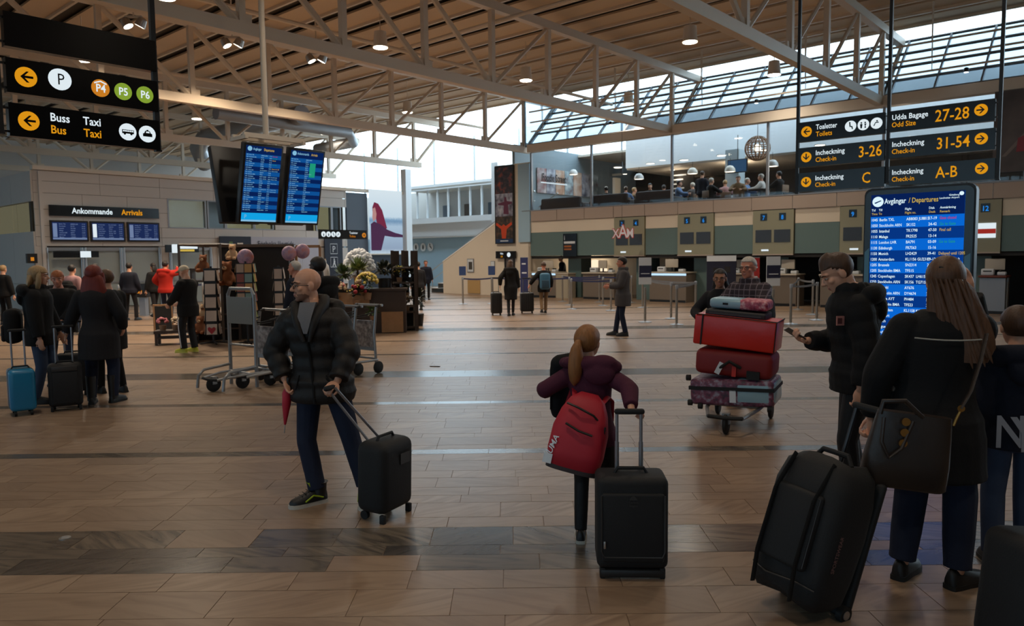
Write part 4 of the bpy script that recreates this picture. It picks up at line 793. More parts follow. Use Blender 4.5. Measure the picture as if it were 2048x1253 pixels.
def rollup(px, py, w, h, lab, m, extra):
    t = thing('roll_up_banner', lab, 'banner', gp(px, py), -.1); plate('sheet', -w / 2, w / 2, .05, h, 0, m, t, .012); plate('foot', -w / 2, w / 2, 0, .06, -.1, M_alu, t, .2); plate('top_bar', -w / 2, w / 2, h, h + .02, -.005, M_alu, t, .02)
    for x0_, x1_, z0_, z1_, mm in extra: plate('print', x0_ * w, x1_ * w, z0_ * h, z1_ * h, -.005, mm, t, .004)
rollup(1049, 606, .28, 1.62, 'narrow blue roll-up banner between the two walking travellers', mat('banner_blue2', rgb(40, 46, 92), .5), ((-.3, .2, .85, .88, M_pw), (-.3, .3, .65, .68, M_pw)))
rollup(1442, 618, .88, 1.62, 'navy information board with white header behind the couple', mat('board_navy', rgb(30, 32, 52), .5), ((-.5, .5, .9, 1.0, M_pw), (-.28, -.1, .66, .78, MATS['screen_off']), (.1, .3, .68, .8, MATS['screen_off'])))
rollup(1508, 618, .3, 1.55, 'small red poster stand behind the grey haired traveller', mat('poster_red', rgb(160, 40, 40), .5), ((-.3, .3, .6, .64, M_pw), (-.2, .3, .8, .83, M_pw)))
# dark car poster on the far right upper wall
a = pu(1990, 200, -.15); t = thing('car_poster', 'huge dark advertising poster with a red car at the right edge', 'poster', hw(-.2, a[1], 3.75), ROT_C)
plate('sheet', 0, 6, 0, 2.1, 0, print_mat('poster_grey', (rgb(58, 52, 52), rgb(92, 82, 80), rgb(120, 108, 104)), .8), t, .06)
for k in range(3): MB().prism([(.2 + k * .5, .4), (.3 + k * .5, .4), (1.6 + k * .5, 1.9), (1.45 + k * .5, 1.9)], -.008, -.004).build('print_beam', mat('print_grey', rgb(128, 116, 112), .6), t, smooth=0)
MB().prism([(.52, .5), (1.6, .5), (1.6, 1.1), (1.2, 1.12), (.9, 1.0), (.55, .85)], -.014, -.008).build('red_car_print', mat('print_car', rgb(140, 30, 34), .3), t, smooth=0)
# ================================================================ people kit
def remesh(mb, vox, it=3, fac=0.5):
    me = bpy.data.meshes.new('tmp'); me.from_pydata([tuple(v) for v in mb.v], [], mb.f)
    bm = bmesh.new(); bm.from_mesh(me); bmesh.ops.recalc_face_normals(bm, faces=bm.faces); bm.to_mesh(me); bm.free()
    ob = bpy.data.objects.new('tmp', me); COL.objects.link(ob)
    m = ob.modifiers.new('r', 'REMESH'); m.mode = 'VOXEL'; m.voxel_size = vox; m.adaptivity = 0
    if it: s = ob.modifiers.new('s', 'SMOOTH'); s.iterations = it; s.factor = fac
    dg = bpy.context.evaluated_depsgraph_get(); out = bpy.data.meshes.new_from_object(ob.evaluated_get(dg))
    bpy.data.objects.remove(ob); bpy.data.meshes.remove(me)
    # keep the one continuous surface (drop inner pockets)
    bm = bmesh.new(); bm.from_mesh(out); bm.verts.ensure_lookup_table(); seen = [False] * len(bm.verts); isl = []
    for v in bm.verts:
        if seen[v.index]: continue
        st = [v]; seen[v.index] = True; g = []
        while st:
            x = st.pop(); g.append(x)
            for e in x.link_edges:
                w = e.other_vert(x)
                if not seen[w.index]: seen[w.index] = True; st.append(w)
        isl.append(g)
    if len(isl) > 1:
        isl.sort(key=len, reverse=True)
        bmesh.ops.delete(bm, geom=[v for g in isl[1:] for v in g], context='VERTS')
    bm.to_mesh(out); bm.free()
    out.polygons.foreach_set('use_smooth', [True] * len(out.polygons)); return out
def part(name, mb, vox, m, parent, it=3, rule=None, fac=.5):
    me = remesh(mb, vox, it, fac); me.name = name
    for x in (m if isinstance(m, (list, tuple)) else [m]): me.materials.append(x)
    if rule:
        for p in me.polygons: p.material_index = rule(p.center)
    return put(name, me, parent)
def caps(mb, a, b, ra, rb=None, n=12):
    rb = ra if rb is None else rb; a = Vector(a); b = Vector(b); d = (b - a)
    if d.length < 1e-5: return mb.ell(a, (ra, ra, ra))
    u = d.normalized(); mb.tube([a - u * ra * .92, a - u * ra * .6, a, a.lerp(b, .5), b, b + u * rb * .6, b + u * rb * .92], [ra * .35, ra * .78, ra, (ra + rb) / 2, rb, rb * .78, rb * .35], n)
def ik(a, c, l1, l2, pole):
    a = Vector(a); c = Vector(c); d = c - a; L = min(d.length, (l1 + l2) * .999); u = d.normalized(); c = a + u * L
    x = (l1 * l1 - l2 * l2 + L * L) / (2 * L); h = math.sqrt(max(l1 * l1 - x * x, 0)); p = Vector(pole); p = p - u * p.dot(u)
    if p.length < 1e-4: p = u.orthogonal()
    return a + u * x + p.normalized() * h, c
TORSO = [(-.26, .150, .115), (-.12, .168, .122), (0, .168, .122), (.08, .150, .112), (.16, .138, .104), (.26, .150, .112), (.36, .168, .120), (.43, .178, .116), (.48, .158, .102), (.52, .112, .086), (.55, .078, .074), (.60, .062, .064)]
def tprof(t):
    for (a, x0, y0), (b, x1, y1) in zip(TORSO, TORSO[1:]):
        if t <= b: k = max(0, (t - a) / (b - a)); return x0 + (x1 - x0) * k, y0 + (y1 - y0) * k
    return TORSO[-1][1:]
def hand(mb, w, d, n, curl, s=1.0, side=1, spread=1.0):
    d = Vector(d).normalized(); n = Vector(n); n = (n - d * n.dot(d)).normalized(); x = d.cross(n).normalized() * side   # x: towards the thumb
    M = Matrix((x, d, n)).transposed(); mb.ell(w + d * .045 * s, (.040 * s, .056 * s, .017 * s), M, 12, 8)
    for i, (o, L) in enumerate(((.030, .074), (.011, .083), (-.009, .078), (-.028, .062))):
        p = w + d * (.088 - abs(o) * .25) * s + x * o * s * spread; a = 0.0; q = d.copy()
        for k, f in enumerate((.45, .32, .25)):
            a += curl * (.55, 1.0, .8)[k]; q = d * math.cos(a) + n * math.sin(a); e = p + q * L * f * s; caps(mb, p, e, .0088 * s, .0078 * s, 8); p = e
    b = w + d * .025 * s + x * .032 * s; t1 = b + (d * .7 + x * .6 + n * .35 * min(curl, 1)).normalized() * .042 * s; t2 = t1 + (d * .85 + x * (.25 - .5 * curl) + n * .5 * curl).normalized() * .034 * s
    caps(mb, b, t1, .012 * s, .0105 * s, 8); caps(mb, t1, t2, .0105 * s, .009 * s, 8)
SK = {'fair': mat('skin_fair', rgb(206, 152, 124), .5, spec=.4), 'ruddy': mat('skin_ruddy', rgb(196, 128, 102), .5, spec=.4), 'tan': mat('skin_tan', rgb(172, 118, 88), .5, spec=.4), 'dark': mat('skin_dark', rgb(52, 36, 30), .45, spec=.4)}
M_lip = mat('lip', rgb(172, 112, 98), .5); M_stub = mat('stubble', rgb(138, 98, 80), .7); M_eyew = mat('eye_white', rgb(170, 160, 152), .3); M_iris = mat('iris', rgb(30, 26, 24), .25); M_brow = mat('brow', rgb(70, 50, 38), .8)
HAIR = {}
def hair_mat(name, c):
    if name in HAIR: return HAIR[name]
    m = bpy.data.materials.new('hair_' + name); m.use_nodes = True; nt = m.node_tree; p = nt.nodes['Principled BSDF']; L = nt.links.new
    tc = nt.nodes.new('ShaderNodeTexCoord'); mp = nt.nodes.new('ShaderNodeMapping'); mp.inputs['Scale'].default_value = (70, 70, 5); n = nt.nodes.new('ShaderNodeTexNoise'); n.inputs['Scale'].default_value = 1.5; n.inputs['Detail'].default_value = 4; L(tc.outputs['Object'], mp.inputs[0]); L(mp.outputs[0], n.inputs['Vector'])
    mx = nt.nodes.new('ShaderNodeMix'); mx.data_type = 'RGBA'; mx.inputs['A'].default_value = tuple(x * .5 for x in c[:3]) + (1,); mx.inputs['B'].default_value = tuple(min(1, x * 1.5) for x in c[:3]) + (1,); L(n.outputs['Fac'], mx.inputs['Factor']); L(mx.outputs['Result'], p.inputs['Base Color'])
    b = nt.nodes.new('ShaderNodeBump'); b.inputs['Strength'].default_value = .5; b.inputs['Distance'].default_value = .006; L(n.outputs['Fac'], b.inputs['Height']); L(b.outputs['Normal'], p.inputs['Normal']); p.inputs['Roughness'].default_value = .5; p.inputs['Specular IOR Level'].default_value = .35
    HAIR[name] = m; return m
def shoe(parent, M, s, upper, sole, boot=0.0, extra=None):
    def rings(prof, z0):
        out = []
        for y, w, h in prof:
            out.append([M @ Vector((w * math.cos(a) * s, y * s, (z0 + (h if math.sin(a) > 0 else 0) * math.sin(a)) * s)) for a in [2 * math.pi * k / 14 for k in range(14)]])
        return out
    prof = [(-.085, .012, .03), (-.08, .03, .075), (-.06, .037, .095), (-.02, .04, .1), (.03, .042, .088), (.08, .046, .066), (.13, .047, .052), (.165, .036, .042), (.185, .012, .025)]
    o = MB().loft(rings(prof, .02)).build('shoe', upper, parent, smooth=60)
    sp = [(-.088, .02), (-.08, .036), (-.04, .042), (.03, .043), (.09, .05), (.14, .05), (.172, .038), (.19, .014)]
    mb = MB(); mb.loft([[M @ Vector((x * w * s, y * s, z * s)) for x, z in ((-1, 0), (1, 0), (1, .026), (-1, .026))] for y, w in sp]).build('sole', sole, o, smooth=50)
    if boot: MB().tube([M @ Vector((0, -.03 * s, .05 * s)), M @ Vector((0, -.035 * s, .14 * s)), M @ Vector((0, -.035 * s, boot * s))], [.05 * s, .05 * s, .06 * s], 12).build('boot_shaft', upper, o)
    return o
def person(label, loc, H, heading, feet=((-.10, 0, 8), (.10, 0, -8)), hands=((-.27, .06, .86), (.27, .06, .86)), poles=((-.6, -1, 0), (.6, -1, 0)), head=(0, 0, 0), lean=(0, 0), hip=None, twist=0, skin='fair', top=None, bottom=None, shoes=None, hair=None, vox=.012, w=1.0, curl=(.5, .5), palm=None, hdir=(None, None), group=None, glasses=False, face=True, stub=False, kpole=None, z0=0.0, boot=0.0, belly=0.0, brow=None, hs=1.07):
    s = H / 1.735; R = lambda v: Vector(v) * s
    t = thing('person', label, 'person', (loc[0], loc[1], z0), heading, group); J = {}
    hz = .92 if hip is None else hip[2]; hx, hy = (0, 0) if hip is None else hip[:2]
    hc = Vector((hx, hy, hz)); tw = Matrix.Rotation(twist, 3, 'Z')
    top_c = Vector((hx + lean[0], hy + lean[1], hz + .50)); up = (top_c - hc).normalized()
    sp = lambda k: hc + (top_c - hc) * (k / .50)                       # point on the spine, k metres above the hips
    shw = .165 * w; sh = [sp(.445) + tw @ Vector((x, -.01, 0)) for x in (-shw, shw)]
    neck = sp(.55); hcen = neck + Vector((0, .028, .148)) + Vector((lean[0], lean[1], 0)) * .25
    HM = Matrix.Rotation(head[0], 3, 'Z') @ Matrix.Rotation(head[1], 3, 'X') @ Matrix.Rotation(head[2] if len(head) > 2 else 0, 3, 'Y')
    pivot = neck + Vector((0, 0, .05)); hcen = pivot + HM @ (hcen - pivot)
    hips = [hc + tw @ Vector((x * .092, 0, -.02)) for x in (-1, 1)]
    J.update(neck=R(neck), head=R(hcen), HM=HM, s=s, sp=lambda k: R(sp(k)), sh=[R(x) for x in sh], tw=tw)
    kn = []; an = []; el = []; wr = []
    for i in (0, 1):
        fx, fy = feet[i][:2]; fz = feet[i][3] if len(feet[i]) > 3 else 0
        a = Vector((fx, fy, .085 + fz)); kp = kpole[i] if kpole else (math.sin(R_(-feet[i][2])), math.cos(R_(feet[i][2])), 0)
        k, a = ik(hips[i], a, .425, .40, kp); kn.append(k); an.append(a)
        e, h = ik(sh[i], hands[i], .27, .25, poles[i]); el.append(e); wr.append(h)
    J.update(wr=[R(x) for x in wr], el=[R(x) for x in el], kn=[R(x) for x in kn], an=[R(x) for x in an])
    # ---- body: one continuous skin
    mb = MB(); rings = []
    for k in [-.12 + .06 * i for i in range(13)]:
        rx, ry = tprof(k); c = sp(k); rings.append([R(c + tw @ Vector((rx * .86 * w * math.cos(a), ry * .86 * math.sin(a), 0))) for a in [2 * math.pi * q / 16 for q in range(16)]])
    mb.loft(rings)
    caps(mb, R(neck - up * .03), R(hcen + HM @ Vector((0, -.03, -.06))), .056 * s, .05 * s)
    hs_ = s * hs; hp = lambda v: R(hcen) + HM @ (Vector(v) * hs_); he = lambda c, r: mb.ell(hp(c), tuple(x * hs_ for x in r), HM, 16, 11)
    he((0, -.012, .030), (.074, .092, .084)); he((0, .022, -.03), (.061, .064, .078)); he((0, .034, -.072), (.046, .047, .036)); he((0, .062, -.094), (.021, .018, .016)); he((0, .066, .022), (.052, .020, .014))
    caps(mb, hp((0, .086, .002)), hp((0, .105, -.026)), .009 * s, .0125 * s, 8); he((0, .094, -.030), (.018, .011, .009)); he((0, .080, -.056), (.023, .012, .007)); he((0, .078, -.067), (.019, .012, .007))
    for x in (-1, 1): he((x * .040, .058, -.022), (.020, .020, .018)); he((x * .075, -.008, -.008), (.010, .020, .031))
    for i in (0, 1):
        caps(mb, R(sh[i]), R(el[i]), .048 * s * w, .037 * s); caps(mb, R(el[i]), R(wr[i]), .036 * s, .026 * s)
        caps(mb, R(hips[i]), R(kn[i]), .070 * s, .050 * s); caps(mb, R(kn[i]), R(an[i]), .048 * s, .034 * s)
        sd = 1 if i == 0 else -1; d = hdir[i] or tuple((wr[i] - el[i]).normalized()); pn = palm[i] if palm and palm[i] else (-.2 * sd * -1, .1, 0) if False else ((1, .2, 0) if i == 0 else (-1, .2, 0))
        hand(mb, R(wr[i]) + Vector(d).normalized() * .01, d, pn, curl[i], s, 1 if i == 0 else -1)
        fd = Matrix.Rotation(R_(feet[i][2]), 3, 'Z'); caps(mb, R(an[i]) + Vector((0, 0, -.03 * s)), R(an[i]) + fd @ Vector((0, .1, -.05)) * s, .03 * s, .025 * s)
    HI = HM.transposed(); hc_ = R(hcen)
    def rule(c):
        q = (HI @ (c - hc_)) / hs_
        if face and abs(q.x) < .024 and q.y > .082 and -.073 < q.z < -.052: return 1
        if stub and -.13 < q.z < -.04 - .03 * max(0, .06 - q.y) / .06 and q.y > .0 and (abs(q.x) > .024 or q.z < -.07 or q.z > -.056) and (q.z < -.055 or (q.y > .078 and abs(q.x) < .03)): return 2
        return 0
    body = part('body', mb, vox, [SK[skin], M_lip if skin != 'dark' else SK['dark'], M_stub], t, 2, rule, .4)
    if face:
        for x in (-1, 1):
            e = MB().ell(hp((x * .031, .0755, .001)), (.0125 * s, .009 * s, .006 * s), HM, 12, 8).build('eye', M_eyew, body); MB().ell(hp((x * .031, .083, .001)), (.006 * s, .0035 * s, .006 * s), HM, 10, 6).build('iris', M_iris, body)
            mb = MB(); mb.tube([hp((x * .014, .090, .020)), hp((x * .032, .087, .026)), hp((x * .050, .074, .021))], [.004 * s, .0055 * s, .003 * s], 6).build('eyebrow', brow or M_brow, body)
    if glasses:
        g = MB(); 
        for x in (-1, 1):
            pts = [hp((x * .033 + .023 * math.cos(a), .100 - .006 * abs(math.cos(a)), -.002 + .015 * math.sin(a))) for a in [2 * math.pi * k / 14 for k in range(15)]]
            g.tube(pts, .0022 * s, 6); g.tube([hp((x * .056, .096, .004)), hp((x * .076, .05, .004)), hp((x * .077, -.01, .0))], .0022 * s, 6)
        g.tube([hp((-.010, .101, .002)), hp((0, .106, .005)), hp((.010, .101, .002))], .002 * s, 6)
        o = g.build('glasses', M_black, t); o['kind'] = 'stuff' if False else 'thing'
        del o['kind']
    # ---- trousers
    if bottom is not None:
        mb = MB(); ex = bottom.get('thick', .012); rings = []
        for k in (-.12, -.08, -.04, 0, .04, .08):
            rx, ry = tprof(k); c = sp(k); rings.append([R(c + tw @ Vector(((rx * .93 * w + ex * .5) * math.cos(a), (ry * .95 + ex * .5) * math.sin(a), 0))) for a in [2 * math.pi * q / 16 for q in range(16)]])
        mb.loft(rings)
        kr, ar = bottom.get('knee', .062), bottom.get('ankle', .056); tr_ = bottom.get('thigh', .090)
        for i in (0, 1):
            end = an[i] + (kn[i] - an[i]).normalized() * bottom.get('rise', .0)
            caps(mb, R(hips[i] + Vector((0, 0, .0))), R(kn[i]), tr_ * s, kr * s); caps(mb, R(kn[i]), R(kn[i].lerp(end, .6)), kr * s, (ar * .4 + kr * .6) * s)
            mb.tube([R(kn[i].lerp(end, .5)), R(kn[i].lerp(end, .75)), R(end + (kn[i] - end).normalized() * .03), R(end)], [kr * .93 * s, (kr * .4 + ar * .6) * s, ar * 1.04 * s, ar * 1.06 * s], 14)
        part('trousers', mb, max(vox, .008), bottom['mat'], t, 3)
    if shoes is not None:
        for i in (0, 1):
            fz = feet[i][3] if len(feet[i]) > 3 else 0; tilt = feet[i][4] if len(feet[i]) > 4 else 0
            M = Matrix.Translation(R((an[i].x, an[i].y, fz if hip is None or hip[2] > .7 else an[i].z - .085))) @ Matrix.Rotation(R_(feet[i][2]), 4, 'Z') @ Matrix.Rotation(R_(tilt), 4, 'X') @ Matrix.Translation((0, .02 * s, 0))
            shoe(t, M, s, shoes[0], shoes[1], boot)
    # ---- jacket / coat
    if top is not None:
        th = top.get('thick', .02); hem = top.get('hem', -.14); flare = top.get('flare', 0); puff = top.get('puff', 0); per = top.get('per', .095); mb = MB(); rings = []
        zt = top.get('ztop', .555); N = max(10, int((zt - hem) / (.022 if puff else .05)))
        for j in range(N + 1):
            k = hem + (zt - hem) * j / N; rx, ry = tprof(max(k, -.26)); c = sp(max(k, -.1)) if k > -.1 else Vector((hx, hy, hz + k)) + Vector((0, 0, 0))
            f = flare * max(0, min(1, (.1 - k) / .5)); e = th * (1 if k < .48 else max(.45, 1 - (k - .48) * 6)); e += puff * abs(math.sin(math.pi * (k - hem) / per)) if k < .5 else 0
            if k < .02: e += .014
            if hip is not None and hip[2] < .7: f = 0
            be = belly * max(0, 1 - abs(k - .1) / .25)
            rings.append([R(c + tw @ Vector(((rx * w + e + f) * math.cos(a), (ry + e + f + (be if math.sin(a) > 0 else 0)) * math.sin(a), 0))) for a in [2 * math.pi * q / 22 for q in range(22)]])
        mb.loft(rings)
        sr = top.get('sleeve', .030)
        for i in (0, 1):
            wend = wr[i] + (el[i] - wr[i]).normalized() * top.get('cuff', .012)
            pts = []; rad = []
            a, e, c = R(sh[i]), R(el[i]), R(wend)
            L1 = (e - a).length; L2 = (c - e).length; n1 = 10
            for j in range(n1 + 1): f = j / n1; pts.append(a.lerp(e, f)); rad.append((.054 * w - .010 * f + sr) * s)
            for j in range(1, n1 + 1): f = j / n1; pts.append(e.lerp(c, f)); rad.append((.046 - .014 * f + sr * (1 - .25 * f)) * s)
            if puff: rad = [r + puff * s * abs(math.sin(math.pi * j * (L1 + L2) / s / (2 * n1) / per)) for j, r in enumerate(rad)]
            # round the elbow
            for _ in range(2): pts = [pts[0]] + [(pts[j - 1] + pts[j] * 2 + pts[j + 1]) / 4 for j in range(1, len(pts) - 1)] + [pts[-1]]
            mb.tube(pts, rad, 14); mb.ell(a, ((.054 * w + sr) * s,) * 3)
        col = top.get('collar', 0)
        if col: 
            for j in range(12):
                a = 2 * math.pi * j / 12
                if top.get('open') and abs(a - math.pi / 2) < .7: continue
                mb.ell(R(sp(.545) + Vector((.088 * math.cos(a), .086 * math.sin(a) - .005, col * .5))), (.034 * s, .034 * s, (col * .5 + .03) * s), None, 10, 7)
        hd = top.get('hood', 0)
        if hd:
            for a in [-1.3 + .13 * k_ for k_ in range(21)]: mb.ell(R(sp(.50) + tw @ Vector((.125 * math.sin(a) * (1 + hd), -.062 - .075 * math.cos(a) * (1 + hd * .6), .015 + .02 * math.cos(a)))), (.062 * s, .06 * s, (.055 + .03 * hd) * s), None, 10, 7)
            mb.ell(R(sp(.43) + tw @ Vector((0, -.15 - .03 * hd, 0))), (.10 * s * (1 + hd), .055 * s, .10 * s), None, 12, 8)
        part('jacket', mb, max(vox, .0085), top['mat'], t, top.get('it', 3))
    # ---- hair
    if hair is not None:
        hm = hair['mat']; kind = hair['kind']; g = hair.get('grow', .008); n, m = 30, 20; vs = []; fs = []
        front = hair.get('front', .045); side = hair.get('side', -.02); nape = hair.get('nape', -.075)
        mb = MB(); mb.ell((0, -.012, .030), (.074 + g, .092 + g, .084 + g), None, n, m)
        for i, v in enumerate(mb.v):
            q = (v - Vector((0, -.012, .030)))
            lim = front if v.y > .04 else (side if v.y > -.01 else nape)
            if v.y > -.01 and v.y <= .04: lim = side + (front - side) * (v.y + .01) / .05
            if v.z < lim: mb.v[i] = Vector((0, -.012, .030)) + q * .72
            elif v.z < nape + .0: mb.v[i] = Vector((0, -.012, .030)) + q * .8
            if hair.get('tuft') and v.z > .075 and v.y > -.02: mb.v[i] = mb.v[i] + Vector((0, .008, hair['tuft'])) * min(1, (v.z - .075) / .03)
        mb.v = [hp(v) for v in mb.v]
        ho = mb.build('hair', hm, t, smooth=70)
        if kind == 'cap': pass
        if kind == 'long':
            L = hair.get('len', .35); wd_ = hair.get('wide', .085); mb = MB(); rg = []; off = hair.get('shift', (0, 0))
            base = hp((0, -.03, .05)); dn = HM @ Vector((0, -.35, -1)); 
            for j in range(12):
                f = j / 11; c = hp((0, -.055 - .035 * math.sin(f * 2.2), .075 - .06 * min(1, f * 3))) + Vector((off[0] * f * s, off[1] * f * s, -L * f * s)); ww = wd_ * (.72 + .5 * math.sin(min(1, f * 1.3) * math.pi * .62)) * (1 if f < .8 else 1 - (f - .8) * 2.2); dd = .055 * (1 - .35 * f); e_ = min(1, .25 + f * 4.5); ww *= e_; dd *= e_
                rg.append([c + HM @ Vector(((ww + .006 * math.sin(6 * a + j * .2)) * math.cos(a) * s, dd * math.sin(a) * s, 0)) for a in [2 * math.pi * q / 24 for q in range(24)]])
            mb.loft(rg).build('hair_length', hm, ho, smooth=70)
            rr_ = random.Random(4)
            for j in range(hair.get('strands', 0)):
                x_ = (j / (hair['strands'] - 1) - .5) * 1.7 * wd_; z_ = L * rr_.uniform(.9, 1.1); b_ = hp((0, -.075, .02)); P_ = lambda f: b_ + HM @ Vector((x_ * (.75 + .3 * f) * s, -.05 * s * (1 - .5 * f) - .012 * s, 0)) + Vector((off[0] * f * s + .008 * math.sin(j * 2 + f * 5) * s, off[1] * f * s, -z_ * f * s))
                MB().tube([P_(0), P_(.25), P_(.5), P_(.75), P_(.92), P_(1)], [.006 * s, .014 * s, .017 * s, .015 * s, .009 * s, .002 * s], 8).build('hair_strand', hm, ho, smooth=70)
            if hair.get('locks'):
                for x in (-1, 1):
                    mb = MB(); mb.tube([hp((x * .05, .03, .08)), hp((x * .082, .02, .02)), hp((x * .088, .015, -.06)), hp((x * .085, .0, -.12)) + Vector((0, 0, -.02)), hp((x * .08, 0, -.12)) + Vector((x * .01, 0, -hair['locks'] * s))], [.012 * s, .026 * s, .032 * s, .032 * s, .012 * s], 10).build('hair_lock', hm, ho, smooth=70)
        if kind == 'tail':
            mb = MB(); a = hp(hair.get('tie', (0, -.105, .055))); L = hair.get('len', .3); off = hair.get('shift', (0, 0))
            pts = [a + HM @ Vector((0, .015, 0)) * s, a + HM @ Vector((0, -.02, .008)) * s] + [a + HM @ Vector((0, -.045, 0)) * s * (1 - .3 * f) + Vector((off[0] * f * s, off[1] * f * s, -L * f * s)) for f in (.12, .3, .5, .7, .88, 1)]
            mb.tube(pts, [k_ * s * hair.get('fat', 1) for k_ in (.014, .018, .032, .04, .042, .038, .028, .006)], 14).build('ponytail', hm, ho, smooth=70)
            MB().lathe([(.013 * s, -.009 * s), (.022 * s, -.006 * s), (.022 * s, .006 * s), (.013 * s, .009 * s)], 14, a, Matrix.Rotation(math.pi / 2, 3, 'X')).build('hair_band', hair.get('band', M_black), ho)
        if kind == 'cap':
            mb = MB(); mb.loft([[hp((x, y, .045 + .003 * x)) for x, y in ((-.07, .06), (.07, .06), (.055, .15), (0, .165), (-.055, .15))], [hp((x, y, .055)) for x, y in ((-.07, .06), (.07, .06), (.055, .15), (0, .165), (-.055, .15))]]).build('cap_brim', hm, ho, smooth=30)
    J['t'] = t; J['hp'] = hp; return t, J
def wpt(t, v):   # local point of a thing -> world
    c, s_ = math.cos(t.rotation_euler[2]), math.sin(t.rotation_euler[2]); return Vector((t.location.x + c * v[0] - s_ * v[1], t.location.y + s_ * v[0] + c * v[1], t.location.z + v[2]))
# ================================================================ suitcases
M_case = mat('black_fabric', rgb(16, 16, 18), .75, bump=(120, .15)); M_case2 = mat('charcoal_shell', rgb(30, 29, 29), .5); M_rub = mat('black_rubber', rgb(14, 14, 15), .7); M_tube = mat('handle_tube', rgb(150, 150, 154), .35, .8); M_zip = mat('zip_grey', rgb(48, 46, 45), .5)
def suitcase(label, loc, rz, w, d, h, m, handle=.4, tilt=(0, 0), r=.05, shell=False, tube=None, stripe=None, group=None, hw_=.5, wheels=True):
    t = thing('suitcase', label, 'suitcase', loc, rz, group); t.rotation_euler = (tilt[0], tilt[1], rz); z0 = .055 if wheels else 0
    MB().rbox((0, 0, z0 + h / 2), (w, d, h), r, 4).build('shell', m, t, smooth=50)
    for sx in (-1, 1):
        for sy in ((-1, 1) if shell else (1,)):
            if wheels: MB().cyl((sx * (w / 2 - .05) - .012, sy * (d / 2 - .05), .03), (sx * (w / 2 - .05) + .012, sy * (d / 2 - .05), .03), .03, n=14).build('wheel', M_rub, t)
        if wheels and not shell: MB().rbox((sx * (w / 2 - .03), -d / 2 + .03, .03), (.03, .04, .06), .008).build('foot', M_rub, t)
    if stripe: MB().rbox((0, stripe[1], z0 + h / 2), (w + .006, .035, h + .006), min(r, .045), 4).build('zip_band', stripe[0], t, smooth=50)
    if handle:
        for sx in (-1, 1): MB().cyl((sx * w * hw_ / 2, d / 2 - .04, z0 + h - .02), (sx * w * hw_ / 2, d / 2 - .04, z0 + h + handle), .010, n=8).build('handle_tube', tube or M_tube, t)
        MB().rbox((0, d / 2 - .04, z0 + h + handle), (w * hw_ + .05, .035, .03), .012).build('handle_grip', M_rub, t)
    MB().tube([(-.09, 0, z0 + h - .01), (-.07, 0, z0 + h + .025), (.07, 0, z0 + h + .025), (.09, 0, z0 + h - .01)], .010, 8).build('top_handle', M_rub, t)
    return t
# girl's upright case (seen from its front)
t = suitcase('black upright fabric suitcase pulled by the child in the red backpack', gp(1261, 1142), R_(-3), .375, .24, .49, M_case, handle=0, r=.035, wheels=True)
MB().rbox((0, -.125, .285), (.325, .03, .37), .014, 3).build('front_pocket', M_case, t, smooth=50)
MB().tube([(-.165, -.14, .46), (-.165, -.14, .16), (-.15, -.14, .13), (.15, -.14, .13), (.165, -.14, .16), (.165, -.14, .46)], .004, 6).build('pocket_zip', M_zip, t); MB().rbox((-.15, -.15, .2), (.012, .012, .04), .004).build('zip_pull', M_chrome, t)
MB().rbox((0, -.09, .03), (.34, .05, .045), .012).build('bottom_guard', M_case2, t)
MB().prism([(-.02, .44), (.02, .44), (.012, .455), (0, .46), (-.012, .455)], -.147, -.141).build('logo_mark', M_zip, t, smooth=0); text('Caribee\nRegent', .018, M_zip, t, (0, -.1475, .423), .0, 'CENTER')
for x in (-.068, .062): MB().cyl((x, .06, .52), (x, .06, .70), .0125, n=10).build('handle_tube', M_tube, t); MB().cyl((x, .06, .70), (x, .06, .855), .0095, n=10).build('handle_tube', M_tube, t)
MB().rbox((0, .06, .865), (.165, .035, .032), .014).build('handle_grip', M_rub, t)
GIRL_GRIP = wpt(t, (.05, .06, .865))
# man's tilted case
t = suitcase('black soft suitcase leaning beside the bald man with glasses', gp(770, 1031), R_(66), .34, .24, .47, M_case, handle=0, tilt=(0, 0), r=.06)
t.rotation_euler = (R_(2), R_(0), R_(62)); MB().rbox((0, -.02, .44), (.30, .2, .16), .06, 4).build('top_flap', M_case2, t, smooth=50); MB().box((.05, -.125, .40), (.10, .006, .07)).build('luggage_label', M_zip, t)
# duffel on wheels held by the woman
t = thing('wheeled_duffel', 'large black wheeled duffel bag pulled by the long haired woman', 'duffel bag', gp(1588, 1224) + Vector((0, 0, .045)), 0); t.rotation_euler = (R_(-19), R_(3), R_(-62))
mb = MB(); rings = []
for k, (z, w_, d_) in enumerate(((.03, .34, .22), (.07, .39, .29), (.2, .41, .32), (.4, .42, .34), (.55, .41, .33), (.66, .37, .29), (.71, .28, .2))):
    rings.append([Vector((math.copysign(abs(math.cos(a)) ** .55, math.cos(a)) * w_ / 2, (math.copysign(abs(math.sin(a)) ** .55, math.sin(a)) * d_ / 2 - .02) * (1 + .05 * math.sin(5 * a + k * 1.7) * (1 if math.sin(a) < 0 else 0)), z + .012 * math.sin(3 * a + k))) for a in [2 * math.pi * q / 28 for q in range(28)]])
mb.loft(rings).build('bag', M_case, t, smooth=60)
MB().rbox((0, .15, .34), (.37, .04, .66), .018, 3).build('back_board', M_rub, t); MB().rbox((0, -.185, .36), (.27, .05, .36), .022, 3).build('front_pocket', M_case, t, smooth=50)
MB().tube([(-.13, -.205, .52), (.13, -.205, .52), (.135, -.205, .2)], .003, 6).build('pocket_zip', M_zip, t)
for x_ in (-.11, .11): MB().tube([(x_, -.19, .04), (x_, -.222, .2), (x_, -.222, .5), (x_, -.15, .69)], .016, 6, flat=.3).build('compression_strap', M_rub, t)
